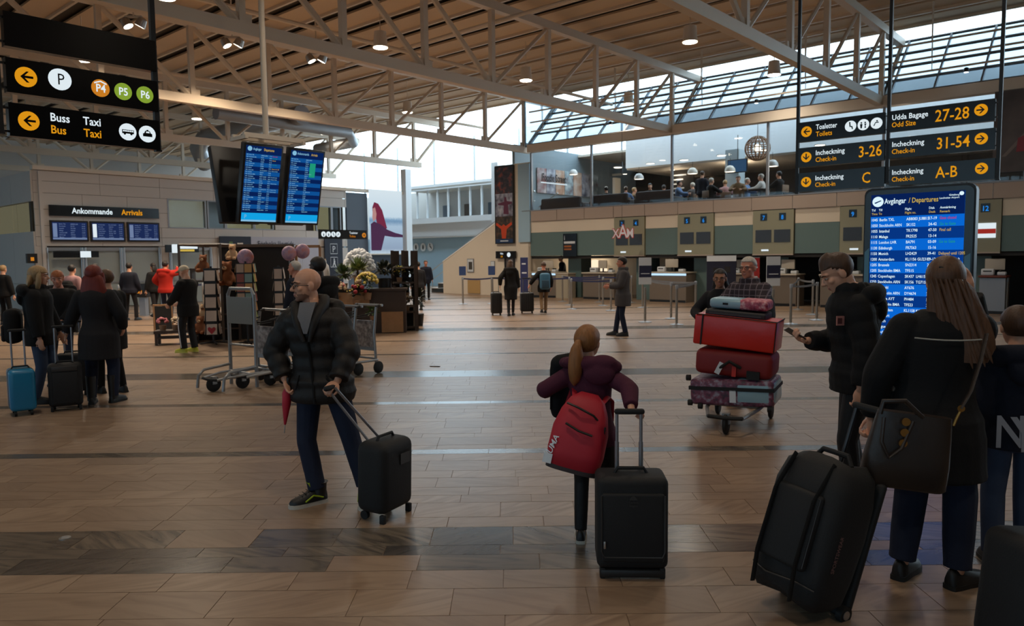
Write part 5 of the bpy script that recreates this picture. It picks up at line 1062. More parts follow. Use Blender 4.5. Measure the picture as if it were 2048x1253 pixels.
MB().tube([(-.10, -.02, .70), (-.07, -.02, .745), (.07, -.02, .745), (.10, -.02, .70)], .013, 8).build('top_handle', M_case, t)
MB().tube([(-.19, -.1, .2), (-.222, -.04, .34), (-.19, -.1, .48)], .012, 8).build('side_strap', M_case, t); MB().tube([(-.18, -.14, .12), (-.06, -.185, .11), (.1, -.185, .13), (.18, -.14, .12)], .004, 6).build('lower_seam', M_zip, t)
for sx in (-1, 1): MB().cyl((sx * .17 - .015, .13, .035), (sx * .17 + .015, .13, .035), .04, n=16).build('wheel', M_rub, t); MB().cyl((sx * .17 + sx * .016, .13, .035), (sx * .17 + sx * .018, .13, .035), .022, n=12).build('hub', M_chrome, t)
for x in (-.075, .075): MB().cyl((x, .14, .66), (x, .14, 1.0), .011, n=8).build('handle_tube', mat('handle_dark', rgb(60, 60, 62), .35, .6), t)
MB().rbox((0, .14, 1.0), (.2, .035, .035), .015).build('handle_grip', M_rub, t)
text('SPORTSWEAR', .032, mat('print_dull', rgb(120, 84, 80), .6), t, (.207, -.08, .22), .01, ry=-math.pi / 2).rotation_euler = (0, R_(-90), R_(90))
# case cut by the lower right picture edge
t = suitcase('black suitcase cut off by the lower right picture corner', (2.14, 2.97, 0), R_(10), .40, .28, .50, M_case, handle=0, r=.06, tilt=(0, R_(6))); MB().tube([(-.16, -.145, .12), (-.16, -.145, .45), (.16, -.145, .45)], .004, 6).build('front_zip', M_zip, t)
# left group
suitcase('turquoise hard shell suitcase on four wheels at the left edge', gp(46, 828), R_(38), .25, .36, .46, mat('turquoise_shell', rgb(22, 116, 158), .32), handle=.42, shell=True, stripe=(mat('zip_silver', rgb(130, 128, 124), .4, .3), .0), r=.045, hw_=.5)
t = suitcase('black two-tone suitcase beside the turquoise one', gp(134, 819), R_(30), .34, .26, .48, M_case, handle=.42, r=.04); MB().rbox((0, -.135, .49), (.25, .012, .055), .004).build('grey_band', M_zip, t); MB().rbox((0, -.132, .27), (.25, .02, .36), .009).build('front_pocket', M_case, t)
suitcase('plain black suitcase half hidden behind the two-tone one', gp(148, 790), R_(20), .36, .24, .48, M_case, handle=.4, r=.04)
CASE_W = [suitcase('dark ribbed hard case pulled by the walking traveller in the long coat', gp(993, 631), R_(8), .32, .25, .6, M_case2, handle=.42, shell=True, r=.05), suitcase('dark ribbed hard case between the two walking travellers', gp(1054, 627), R_(5), .40, .25, .56, M_case2, handle=.42, shell=True, r=.05)]
for t, w_ in zip(CASE_W, (.32, .40)):
    for k in range(6): MB().box((-w_ / 2 + w_ * (k + .5) / 6, -.128, .34), (.012, .01, .48)).build('rib', M_case, t)
# ================================================================ luggage trolleys
M_trol = mat('trolley_metal', rgb(150, 152, 154), .4, .6); M_adv = print_mat('trolley_advert', (rgb(90, 84, 84), rgb(150, 140, 136), rgb(196, 188, 184)), 16)
TP = {}
def tb(name, pts, r, m=None, n=8): return (name, MB().tube(pts, r, n).mesh(name, m or M_trol))
TROLLEY = []
for sy in (-1, 1):
    TROLLEY += [tb('side_rail', [(.02, sy * .27, .2), (-.6, sy * .24, .2), (-.9, sy * .16, .17)], .018), tb('upright', [(.0, sy * .26, .1), (-.02, sy * .25, .6), (.04, sy * .24, .98)], .020), tb('handle_arm', [(.04, sy * .24, .98), (.12, sy * .24, 1.0)], .02, M_rub)]
    TROLLEY.append(('rear_wheel', MB().lathe([(.001, -.02), (.075, -.02), (.09, -.01), (.09, .01), (.075, .02), (.001, .02)], 18, (.03, sy * .27, .09), Matrix.Rotation(math.pi / 2, 3, 'X')).mesh('rear_wheel', M_rub)))
TROLLEY += [tb('handle_bar', [(.12, -.29, 1.0), (.12, .29, 1.0)], .019), tb('cross_bar', [(0, -.26, .22), (0, .26, .22)], .016), tb('cross_bar', [(-.45, -.25, .2), (-.45, .25, .2)], .016), tb('front_bar', [(-.9, -.16, .17), (-.93, 0, .17), (-.9, .16, .17)], .02, M_rub), tb('basket_rim', [(.02, -.22, .9), (-.26, -.2, .86), (-.26, .2, .86), (.02, .22, .9)], .009, M_rub), tb('basket_rod', [(.0, -.08, .84), (-.25, -.07, .82)], .006, M_rub), tb('basket_rod', [(.0, .08, .84), (-.25, .07, .82)], .006, M_rub),
    ('advert_panel', MB().box((-.015, 0, .58), (.02, .46, .40)).mesh('advert_panel', M_adv, 0)), ('panel_edge', MB().box((-.015, 0, .36), (.03, .48, .05)).mesh('panel_edge', M_trol, 0)), ('front_wheel', MB().lathe([(.001, -.022), (.085, -.022), (.1, -.01), (.1, .01), (.085, .022), (.001, .022)], 18, (-.85, 0, .1), Matrix.Rotation(math.pi / 2, 3, 'X')).mesh('front_wheel', M_rub)), ('wheel_fork', MB().box((-.85, 0, .15), (.06, .07, .1)).mesh('wheel_fork', M_trol, 0))]
def trolley(label, loc, rz, skip=()):
    t = thing('luggage_trolley', label, 'luggage trolley', loc, rz, 'luggage trolleys')
    for n_, me in TROLLEY:
        if n_ not in skip: put(n_, me, t)
    return t
A0 = gp(392, 782); A1 = gp(748, 742); dr = (A1 - A0); ang_t = math.atan2(dr.y, dr.x); un = dr.normalized()
for k, lab in enumerate(('front luggage trolley of the parked row, its wheel far left', 'second luggage trolley of the parked row', 'third luggage trolley of the parked row', 'fourth luggage trolley of the parked row, mostly behind the bald man', 'last luggage trolley of the parked row, right of the bald man')):
    q = A0 + un * (.98 + (.0, .37, .74, 1.1, 1.42)[k]); trolley(lab, (q.x, q.y, 0), ang_t + R_(16))
q = A0 + un * .62; t = thing('trolley_rack', 'tall grey frame with blank plate at the front of the trolley row', 'trolley rack', (q.x, q.y, 0), ang_t + R_(20))
for sy in (-.27, .27): MB().tube([(0, sy, 0), (0, sy, 1.24)], .024, 8).build('upright', M_trol, t); MB().tube([(0, sy, .28), (-.42, sy, .25), (-.5, sy, .18), (-.52, sy, .02)], .02, 8).build('foot_rail', M_trol, t)
MB().tube([(0, -.27, 1.22), (0, -.22, 1.31), (0, .22, 1.31), (0, .27, 1.22)], .024, 8).build('top_bar', M_trol, t); MB().box((-.02, 0, 1.02), (.02, .52, .36)).build('plate', mat('plate_grey', rgb(118, 118, 114), .5), t); MB().tube([(0, -.27, .55), (0, .27, .55)], .016, 8).build('cross_bar', M_trol, t)
# loaded trolley pushed by the couple
LT = Vector((2.42, 7.72, 0)); LR = R_(62)
t = trolley('loaded luggage trolley pushed by the grey haired couple', LT, LR, ('advert_panel', 'panel_edge', 'basket_rim', 'basket_rod'))
def stack(name, label, cat, z, dims, m, roll=0, dx=0, dy=0, yaw=0, r=.04):
    c, s_ = math.cos(LR), math.sin(LR); x, y_ = -.38 + dx, dy
    o = thing(name, label, cat, (LT.x + c * x - s_ * y_, LT.y + s_ * x + c * y_, z), LR + R_(-90) + yaw); o.rotation_euler = (0, roll, LR + R_(-90) + yaw)
    MB().rbox((0, 0, dims[2] / 2), dims, r, 3).build('shell', m, o, smooth=50); return o
M_pat = print_mat('pink_patchwork', (rgb(60, 50, 66), rgb(120, 60, 84), rgb(150, 150, 165)), 22); M_ice = mat('ice_blue_shell', rgb(140, 172, 184), .25); M_rbag = mat('red_vinyl', rgb(196, 34, 20), .3, bump=(6, .5)); M_rsui = mat('red_fabric', rgb(122, 20, 22), .6)
o = stack('suitcase', 'glossy patchwork and pale blue hard case at the bottom of the trolley stack', 'suitcase', .225, (.80, .52, .26), M_pat, R_(-2)); MB().rbox((.21, 0, .13), (.39, .525, .266), .06, 3).build('blue_half', M_ice, o, smooth=50); MB().box((0, 0, .17), (.815, .54, .035)).build('black_strap', M_rub, o); MB().box((.02, -.265, .1), (.06, .01, .12)).build('latch', M_pw, o)
for x, z in ((-.40, .02), (-.41, .27), (-.30, -.01), (.36, -.01)): MB().cyl((x - .02, -.25, z), (x + .02, -.25, z), .03, n=12).build('wheel', M_rub, o)
o = stack('suitcase', 'dark red fabric suitcase in the middle of the trolley stack', 'suitcase', .51, (.74, .48, .25), M_rsui, R_(3), r=.06); MB().tube([(-.12, -.25, .08), (-.02, -.3, .16), (.08, -.25, .1)], .016, 8).build('carry_handle', M_rub, o); MB().box((-.12, -.26, .08), (.05, .012, .12), rz=.2, ry=.4).build('baggage_tag', M_pw, o); MB().box((.02, -.255, .06), (.04, .01, .1)).build('red_tag', mat('tag_red', rgb(190, 40, 30), .5), o); MB().box((.2, -.25, .04), (.12, .03, .08)).build('side_grip', M_rub, o)
o = stack('vinyl_bag', 'bright red glossy vinyl bag on top of the trolley stack', 'bag', .79, (.78, .46, .30), M_rbag, R_(5), r=.02); MB().box((-.31, -.234, .15), (.015, .008, .30)).build('black_strap', M_rub, o); MB().tube([(-.39, -.23, .30), (.39, -.23, .30), (.39, .23, .30)], .006, 6).build('edge_piping', M_rub, o); MB().tube([(.385, -.232, .01), (.385, -.232, .30)], .005, 6).build('corner_piping', M_rub, o)
o = stack('suitcase', 'small white and pink patterned case lying across the very top', 'suitcase', 1.16, (.56, .36, .10), M_ice, R_(3), dx=.08, dy=-.02, r=.035); MB().rbox((.14, 0, .05), (.285, .365, .106), .036, 3).build('pink_half', print_mat('pink_print', (rgb(120, 40, 66), rgb(176, 80, 100), rgb(210, 170, 170)), 30), o, smooth=50); MB().box((-.12, -.183, .05), (.05, .01, .02)).build('latch', M_rub, o)
o = stack('carry_tray', 'flat dark bag under the small patterned case', 'bag', 1.07, (.58, .4, .075), mat('dark_grey_fabric', rgb(36, 34, 36), .7), R_(4), dx=.06, r=.02); MB().box((0, -.205, .04), (.5, .01, .015)).build('seam', M_zip, o)
# ================================================================ flower and card shop
def pot(label, loc, r, h, m, fol, cols, spread, fh, n=120, leaf=.05, seed=1, flowers=None, cat='plant', stem=None, name='potted_plant'):
    t = thing(name, label, cat, loc, 0); MB().lathe([(.001, 0), (r * .75, 0), (r, h), (r * 1.05, h), (r * .9, h - .01), (.001, h - .02)], 16).build('pot', m, t)
    rr = random.Random(seed); mb = MB()
    for i in range(n):
        a, b = rr.uniform(0, 6.28), rr.uniform(-.6, 1.4); d = Vector((math.cos(a) * math.cos(b), math.sin(a) * math.cos(b), math.sin(b))); c = Vector((0, 0, h + fh * .5)) + Vector((d.x * spread, d.y * spread, d.z * fh * .55)) * rr.uniform(.45, 1)
        tn = d.cross(Vector((0, 0, 1))).normalized() if abs(d.z) < .98 else Vector((1, 0, 0)); L = leaf * rr.uniform(.7, 1.3); up = (d + Vector((0, 0, rr.uniform(-.6, .6)))).normalized()
        mb.add([c - tn * L * .4, c + up * L, c + tn * L * .4, c - up * L * .7], [(0, 1, 2, 3)], mi=0)
    f = mb.build('foliage', fol, t, smooth=0); f['kind'] = 'stuff'
    if stem: MB().cyl((0, 0, h - .02), (0, 0, h + fh * .4), stem, stem * .7, n=8).build('stem', M_wood, t)
    if flowers:
        for k, (fm, nf, fr) in enumerate(flowers):
            mb = MB()
            for i in range(nf):
                a, b = rr.uniform(0, 6.28), rr.uniform(.0, 1.4); c = Vector((math.cos(a) * math.cos(b) * spread, math.sin(a) * math.cos(b) * spread, h + fh * .5 + math.sin(b) * fh * .55)) * 1.0
                mb.ell(c, (fr * rr.uniform(.8, 1.2),) * 3, None, 7, 5)
            f = mb.build('blossom', fm, t, smooth=60); f['kind'] = 'stuff'
    return t
G1 = mat('leaf_green', rgb(62, 84, 44), .6); G2 = mat('leaf_dark', rgb(26, 36, 24), .6); G3 = mat('leaf_pale', rgb(110, 124, 72), .6); W1 = mat('petal_white', rgb(215, 218, 222), .7); P1 = mat('petal_pink', rgb(206, 120, 126), .7); Y1 = mat('petal_yellow', rgb(214, 190, 92), .7); C1 = mat('petal_cream', rgb(222, 196, 162), .7); RD = mat('petal_red', rgb(150, 34, 46), .7); M_pot = mat('clay_pot', rgb(150, 116, 88), .7); M_plush = mat('plush_brown', rgb(120, 72, 42), .95, bump=(60, .4)); M_plush2 = mat('plush_cream', rgb(196, 160, 122), .95, bump=(60, .4))
M_shopb = mat('shop_black', rgb(22, 20, 20), .8); M_frame = mat('shop_frame', rgb(84, 72, 62), .5)
def at(px, py, Y): return pyd(px, py, Y)
def gY(px, Y): p = pyd(px, 640, Y); return Vector((p.x, Y, 0))
# black back wall of the stand
a, b = gY(447, 15.6), gY(592, 16.2); t = thing('display_wall', 'tall black display wall at the back of the gift stand', 'display wall', a, math.atan2(b.y - a.y, b.x - a.x)); L_ = (b - a).length
MB().box((L_ / 2, 0, .98), (L_, .06, 1.96)).build('panel', M_shopb, t); MB().box((L_ / 2, -.02, 1.98), (L_, .12, .06)).build('top_rail', M_frame, t); MB().tube([(.55, -.06, 1.5), (.6, -.06, 1.75)], .012, 6).build('wall_hook', M_oak, t)
# open metal frame left
a = gY(364, 14.9); b = gY(446, 15.1); t = thing('stand_frame', 'open brown metal frame around the card racks', 'frame', a, math.atan2(b.y - a.y, b.x - a.x)); L_ = (b - a).length
for x, y_ in ((0, 0), (L_, 0), (.3, 1.2), (L_ + .2, 1.2)): MB().box((x, y_, 1.0), (.045, .045, 2.0)).build('post', M_frame, t)
for x0_, y0_, x1_, y1_ in ((0, 0, L_, 0), (0, 0, .3, 1.2), (L_, 0, L_ + .2, 1.2), (.3, 1.2, L_ + .2, 1.2)): MB().tube([(x0_, y0_, 2.0), (x1_, y1_, 2.0)], .028, 4).build('top_rail', M_frame, t)
a = at(592, 497, 16.5); b = at(651, 496, 17); t = thing('stand_frame', 'light wooden frame above the shop behind the bald man', 'frame', (a.x, a.y, 0), 0)
for x in (0, b.x - a.x): MB().box((x, 0, .98), (.05, .05, 1.96)).build('post', M_oak, t)
MB().box(((b.x - a.x) / 2, 0, 1.96), (b.x - a.x, .05, .06)).build('top_rail', M_oak, t)
# card racks: every card is a piece
CC = [mat('card_%d' % i, c, .6) for i, c in enumerate((rgb(188, 172, 160), rgb(120, 146, 140), rgb(190, 142, 84), rgb(140, 74, 64), rgb(150, 160, 96), rgb(176, 150, 130)))]
def rack(label, px, py, top_py, cols, rows_, faces, cw, ch, pal, seed, Y=None):
    p = gp(px, py) if Y is None else gY(px, Y); zt = pyd(px, top_py, p.y).z; t = thing('card_rack', label, 'card rack', (p.x, p.y, 0), R_(10), 'greeting card racks'); rr = random.Random(seed)
    MB().cyl((0, 0, .03), (0, 0, zt + .04), .02, n=8).build('pole', M_black, t)
    for k in range(4): a_ = math.pi / 2 * k + .4; MB().tube([(0, 0, .06), (.26 * math.cos(a_), .26 * math.sin(a_), .04)], .018, 6).build('foot', M_black, t)
    cm = {}
    for f_ in range(faces):
        a_ = math.pi * 2 * f_ / faces; M = Matrix.Rotation(a_, 4, 'Z'); dd = cols * cw / 2 + .02
        for c_ in range(cols):
            for r_ in range(rows_):
                m = rr.choice(pal)
                if m.name not in cm: cm[m.name] = MB().box((0, 0, 0), (cw * .9, .008, ch * .86)).mesh('card', m, 0)
                o = put('card', cm[m.name], t); q = M @ Vector(((c_ - (cols - 1) / 2) * cw, -dd, zt - ch * (r_ + .5))); o.location = q; o.rotation_euler = (R_(-8), 0, a_)
        MB().box(tuple(M @ Vector((0, -dd + .012, zt - ch * rows_ / 2))), (cols * cw, .006, ch * rows_), rz=a_).build('rack_back', M_black, t, smooth=0)
    return t
rk = rack('tall rack of white greeting cards with a red heart card at the bottom', 428, 690, 537, 1, 5, 4, .22, .265, CC[:1], 3)
rack('rack of colourful greeting cards beside the black display wall', 497, 690, 527, 2, 6, 4, .15, .19, CC[1:], 5)
rack('narrow rack of white cards behind the trolleys', 562, 682, 535, 1, 5, 4, .17, .25, CC[:1], 6)
hx = [(.0, -.08), (.07, .0), (.075, .04), (.045, .065), (.0, .035), (-.045, .065), (-.075, .04), (-.07, 0)]; zt_ = pyd(428, 537, rk.location.y).z - .265 * 4.6; MB().prism([(x, z + zt_) for x, z in hx], -.155, -.15).build('heart_print', mat('heart_red', rgb(150, 30, 44), .6), rk, smooth=0)
# plush toys
def plush(label, p, s, m, m2):
    t = thing('plush_toy', label, 'plush toy', p, 0, 'plush toys'); mb = MB(); mb.ell((0, 0, .13 * s), (.11 * s, .1 * s, .13 * s)); mb.ell((0, -.02 * s, .31 * s), (.09 * s, .085 * s, .085 * s))
    for x in (-1, 1): mb.ell((x * .07 * s, 0, .39 * s), (.03 * s, .02 * s, .03 * s)); caps(mb, (x * .09 * s, -.03 * s, .2 * s), (x * .14 * s, -.09 * s, .1 * s), .035 * s); caps(mb, (x * .06 * s, -.05 * s, .04 * s), (x * .09 * s, -.17 * s, .04 * s), .042 * s)
    part('body', mb, .02 * s, m, t, 2); MB().ell((0, -.1 * s, .29 * s), (.04 * s, .03 * s, .03 * s)).build('muzzle', m2, t); MB().ell((0, -.13 * s, .305 * s), (.012 * s,) * 3).build('nose', M_black, t)
sh_ = lambda px, py, Y: at(px, py, Y)
for i, (px, py, Y, s, m, m2, lab) in enumerate(((408, 545, 15.3, .9, M_plush, M_plush2, 'small brown plush bear hanging at the left of the open frame'), (455, 572, 15.2, 1.25, M_plush, M_plush2, 'large orange brown plush bear right of the white card rack'), (466, 520, 15.4, .8, M_plush2, M_plush, 'cream plush bear on top of the large brown one'), (402, 668, 15.0, .9, M_plush, M_plush2, 'brown plush bear near the floor left of the white card rack'), (409, 640, 15.2, .8, M_plush2, M_plush, 'cream plush bear above the floor bear at the white card rack'))): plush(lab, sh_(px, py, Y), s, m, m2)
t = thing('toy_shelf', 'dark shelf unit carrying the plush bears behind the card rack', 'shelf', gY(405, 15.6), R_(10))
for z in (.25, .55, 1.25, 1.5): MB().box((.3, 0, z), (.95, .36, .03)).build('shelf_board', M_wood, t)
for x in (-.15, .76): MB().box((x, 0, .76), (.03, .34, 1.52)).build('side_panel', M_wood, t)
MB().box((.3, .17, .2), (.95, .02, .4)).build('back_panel', M_wood, t)
# foil balloons
M_foil = print_mat('foil_balloon', (rgb(120, 96, 136), rgb(176, 140, 156), rgb(196, 120, 110)), 9)
for px, py, Y, r, lab in ((491, 515, 15.1, .17, 'single pink and violet foil balloon above the colourful card rack'), (578, 507, 15.0, .15, 'left foil balloon of the pair above the bald older man'), (605, 503, 15.1, .15, 'right reddish foil balloon of the pair beside the black wall')):
    p = at(px, py, Y); t = thing('foil_balloon', lab, 'balloon', p, 0, 'foil balloons'); MB().ell((0, 0, 0), (r, r * .5, r), None, 18, 12).build('balloon', M_foil, t); MB().cyl((0, 0, -r), (0, 0, -r - .45), .004, n=5).build('stick', M_pw, t)
# chalk A-board, low stand with pots
t = thing('chalk_board', 'black A-board with a light wooden frame left of the man in the cap', 'A-board', gp(328, 668), R_(28))
for s in (-1, 1):
    Mx = Matrix.Translation((0, s * .14, 0)) @ Matrix.Rotation(s * .16, 4, 'X')
    MB().box((0, 0, .34), (.34, .015, .6), Mx).build('board', M_shopb, t)
    for x in (-.19, .19): MB().box((x, 0, .34), (.03, .025, .7), Mx).build('frame_leg', M_oak, t)
    MB().box((0, 0, .67), (.4, .025, .035), Mx).build('frame_top', M_oak, t)
t = thing('plant_bench', 'low dark bench with small pots behind the man in the cap', 'bench', gp(355, 688), R_(15)); MB().box((0, 0, .26), (.8, .4, .05)).build('top', M_wood, t); MB().box((0, 0, .14), (.76, .36, .03)).build('lower_board', M_wood, t)
for x in (-.36, .36):
    for y_ in (-.16, .16): MB().box((x, y_, .13), (.05, .05, .26)).build('leg', M_wood, t)
for k, (dx, m, lab) in enumerate(((-.26, P1, 'small pot of pale pink flowers at the left of the low bench'), (-.02, C1, 'small pot of cream flowers in the middle of the low bench'), (.22, P1, 'small pot of pink flowers at the right of the low bench'))):
    q = wpt(t, (dx, 0, .285)); pot(lab, q, .07, .1, M_pot, G2, None, .1, .14, 40, .04, k, ((m, 26, .025),))
# flower counter, shelves and plants right of the man
t = thing('flower_counter', 'dark wooden counter of the flower shop behind the last trolley', 'counter', gY(690, 16.6), R_(6)); MB().box((.55, .3, .48), (1.6, .6, .96)).build('body', M_wood, t); MB().box((.55, .3, .98), (1.68, .68, .05)).build('top', M_wood, t); MB().box((1.05, -.03, .25), (.48, .05, .46)).build('wooden_crate_front', M_oak, t); MB().box((.2, -.01, .78), (.7, .03, .3)).build('pale_ledge', mat('warm_ledge', rgb(190, 150, 110), .6), t)  # ledge board in a paler, warmer colour than the counter
c0 = lambda px, py, Y=16.7: at(px, py, Y)
pot('white blossom tree standing high behind the flower counter', c0(720, 590, 17.6), .1, .16, M_pot, W1, None, .34, .85, 420, .075, 11, ((W1, 130, .05),), stem=.02)
pot('small palm in a tan pot in front of the white blossom tree', c0(716, 575, 17.0), .1, .26, M_pot, G3, None, .22, .34, 60, .14, 12, None, stem=.03)
pot('leafy green plant left of the small palm', c0(688, 578, 17.2), .09, .12, M_pot, G1, None, .2, .4, 120, .09, 13)
pot('yellow green flower bouquet in the middle of the counter', c0(735, 600, 16.6), .1, .16, M_pot, G1, None, .24, .42, 150, .06, 14, ((Y1, 60, .03), (C1, 30, .03)))
pot('cream and pink bouquet at the left of the counter', c0(672, 605, 16.5), .09, .14, M_pot, G2, None, .22, .3, 120, .06, 15, ((C1, 60, .03), (P1, 20, .035)))
pot('dark bouquet with one red bloom near the counter front', c0(713, 612, 16.4), .09, .14, M_pot, G2, None, .2, .3, 120, .06, 16, ((RD, 8, .045), (Y1, 20, .02)))
pot('dark bushy plant in a tall black pot beside the shelf tower', c0(770, 600, 17.2), .16, .5, M_black, G2, None, .3, .36, 220, .08, 17)
for k, (px, py, lab) in enumerate(((655, 620, 'hanging greenery at the left of the counter front'), (745, 640, 'hanging greenery below the yellow bouquet'))): pot(lab, c0(px, py, 16.3), .06, .08, M_pot, G1, None, .18, .24, 90, .06, 30 + k)
t = thing('white_bottle', 'large white bottle shaped vase behind the dark skinned man', 'vase', c0(650, 575, 17.3), 0); MB().lathe([(.001, 0), (.11, 0), (.12, .35), (.1, .5), (.05, .56), (.05, .62), (.001, .62)], 16).build('vase', W1, t); MB().lathe([(.001, .62), (.04, .62), (.04, .66), (.001, .66)], 12).build('lip', C1, t)
# shelf tower
p = gp(790, 662); t = thing('shelf_tower', 'tall dark wooden shelf tower with plants at the right of the flower shop', 'shelf', p, R_(12)); Wd, Dp, Hh = .5, .5, 1.86
for x, y_, h_ in ((0, 0, 1.05), (0, Dp, Hh), (Wd, 0, 1.5), (Wd, Dp, Hh - .05), (Wd / 2, Dp, Hh)): MB().box((x, y_, h_ / 2), (.07, .07, h_)).build('post', M_wood, t)
for z in (.06, .42, .74, 1.1, 1.45): MB().box((Wd / 2, Dp / 2, z), (Wd, Dp, .035)).build('shelf_board', M_wood, t)
for x in (-.02, .2, .42): MB().box((x + .1, Dp + .03, 1.3), (.17, .02, 1.1)).build('back_plank', M_wood, t)
MB().box((Wd + .05, Dp * .6, .7), (.03, .3, 1.4)).build('side_panel', M_wood, t)
for k, (x, z, lab, fl) in enumerate(((.3, .76, 'round green plant on the middle board of the shelf tower', ((W1, 14, .02),)), (.14, 1.12, 'slim pale flowers on the upper board of the shelf tower', ((Y1, 20, .02),)), (.38, 1.12, 'dark plant on the upper board of the shelf tower', None), (.3, .44, 'pots of cream flowers on the low board of the shelf tower', ((C1, 30, .025),)))): q = wpt(t, (x, .2, z)); pot(lab, q, .07, .11, M_pot if k != 2 else M_black, (G1, G3, G2, G2)[k], None, .14, .24, 90, .05, 40 + k, fl)
t = thing('price_board', 'small black letter board in a white frame leaning on the shelf tower', 'board', gp(816, 659), R_(4)); t.rotation_euler = (R_(-8), 0, R_(4)); plate('board', -.15, .15, .05, .53, 0, M_shopb, t, .015)
for x0_, x1_, z0_, z1_ in ((-.18, -.13, 0, .58), (.13, .18, 0, .58), (-.13, .13, 0, .06), (-.13, .13, .52, .58)): plate('frame_bar', x0_, x1_, z0_, z1_, -.006, mat('frame_white', rgb(196, 180, 158), .6), t, .025)
pot('trailing dark wreath plant at the right foot of the shelf tower', gp(838, 652), .13, .3, M_black, G2, None, .2, .6, 200, .08, 50)
# ================================================================ upper cafe
ZM = 3.15
for k, (px, py) in enumerate(((1236, 335), (1301, 327), (1368, 320), (1443, 311), (1530, 300), (1640, 290), (1250, 348), (1345, 340))):
    d = ray(px, py); p = gp(px, py, 5.37); t = thing('recessed_light', 'round recessed light in the cafe ceiling, number %d from the left' % (k + 1) if False else ('bright recessed cafe ceiling light ' + ('far left', 'left of the second glass mullion', 'right of the second glass mullion', 'above the white column', 'beside the woven globe lamp', 'behind the toilets sign', 'small, above the left sofa', 'small, left of the menu board')[k]), 'lamp', p, 0, 'cafe ceiling lights')
    MB().lathe([(.001, 0), (.16 if k < 6 else .09, 0), (.16 if k < 6 else .09, -.02), (.001, -.02)], 16).build('lens', emis('cafe_lamp', (1, .85, .65, 1), 6), t); MB().lathe([(.14 if k < 6 else .08, .01), (.2 if k < 6 else .12, .01), (.2 if k < 6 else .12, -.012), (.14 if k < 6 else .08, -.012)], 16).build('rim', M_pw, t)
for k, (px, py, u, lab) in enumerate(((1385, 346, 2.6, 'white dome pendant lamp left of the standing cafe guest'), (1278, 357, 2.6, 'grey dome pendant lamp above the left cafe tables'), (1460, 342, 2.6, 'dome pendant lamp before the white cafe column'), (1545, 331, 2.2, 'dome pendant lamp right of the woven globe'), (1147, 348, 3.5, 'dark dome pendant lamp near the second glass mullion'))):
    v = pu(px, py, u); t = thing('pendant_lamp', lab, 'lamp', hw(u, v[1], v[2]), 0, 'cafe pendant lamps'); MB().lathe([(.02, .2), (.1, .18), (.18, .08), (.2, -.04), (.19, -.04), (.16, .07)], 18).build('shade', M_white if k in (0, 2) else M_clad, t); MB().lathe([(.001, -.02), (.17, -.02), (.17, -.03), (.001, -.03)], 16).build('lens', MATS['cafe_lamp'], t); MB().cyl((0, 0, .2), (0, 0, 5.2 - v[2]), .008, n=5).build('cord', M_black, t)
v = pu(1515, 297, 1.8); t = thing('globe_lamp', 'big woven wooden globe lamp hanging in the upper cafe', 'lamp', hw(1.8, v[1], v[2]), 0); M_wick = mat('wicker', rgb(150, 116, 88), .6); rg = .42
for k in range(9): a = math.pi * k / 9; MB().tube([(rg * math.cos(q) * math.cos(a), rg * math.cos(q) * math.sin(a), rg * math.sin(q)) for q in [2 * math.pi * j / 24 for j in range(25)]], .018, 5).build('hoop', M_wick, t)
for k in range(-3, 4): zz = rg * math.sin(k * .4); r_ = rg * math.cos(k * .4); MB().tube([(r_ * math.cos(q), r_ * math.sin(q), zz) for q in [2 * math.pi * j / 24 for j in range(25)]], .018, 5).build('ring', M_wick, t)
MB().ell((0, 0, 0), (.12, .12, .14)).build('bulb_glass', MATS['cafe_lamp'], t); MB().cyl((0, 0, rg), (0, 0, 6.2 - v[2]), .01, n=5).build('cord', M_black, t)
for u, v_, e in ((2.4, 4.5, 60), (5.4, 0, 90), (5.4, -6, 90), (6, 3, 50)):
    ld = bpy.data.lights.new('cafe_fill_light', 'POINT'); ld.energy = e; ld.color = (1, .8, .58); ld.shadow_soft_size = .3; lo = bpy.data.objects.new('cafe_fill_light', ld); COL.objects.link(lo); lo.location = hw(u, v_, 5.0)  # fill points without fixtures, added to carry the cafe lamps' light
# photo strip and lettering on the end wall
a = pv(1074, 340, 7.48); b = pv(1196, 396, 7.48); c = pv(1196, 352, 7.48); t = thing('photo_strip', 'long strip of blurred photographs on the blue grey cafe end wall', 'mural', hw(a[0], 7.48, b[2]), ROT_A); w = b[0] - a[0]; h = a[2] - b[2] + .1
PM = [print_mat('mural_%d' % i, c_, 3) for i, c_ in enumerate(((rgb(140, 70, 66), rgb(150, 130, 130), rgb(190, 180, 180)), (rgb(60, 62, 76), rgb(140, 140, 150), rgb(190, 190, 196)), (rgb(170, 120, 96), rgb(190, 160, 140), rgb(205, 190, 180)), (rgb(110, 96, 100), rgb(150, 165, 170), rgb(200, 205, 205))))]
for k in range(7): plate('photo', w * k / 7, w * (k + 1) / 7 - .02, 0, h, -.01, PM[(0, 1, 2, 3, 2, 1, 3)[k]], t, .02)
text('Foodie Street', h * .42, M_black, t, (w * .06, -.06, h * .5), .02, xs=.8); plate('letter_glow', w * .05, w * .46, h * .4, h * .45, -.03, E_white, t, .01)
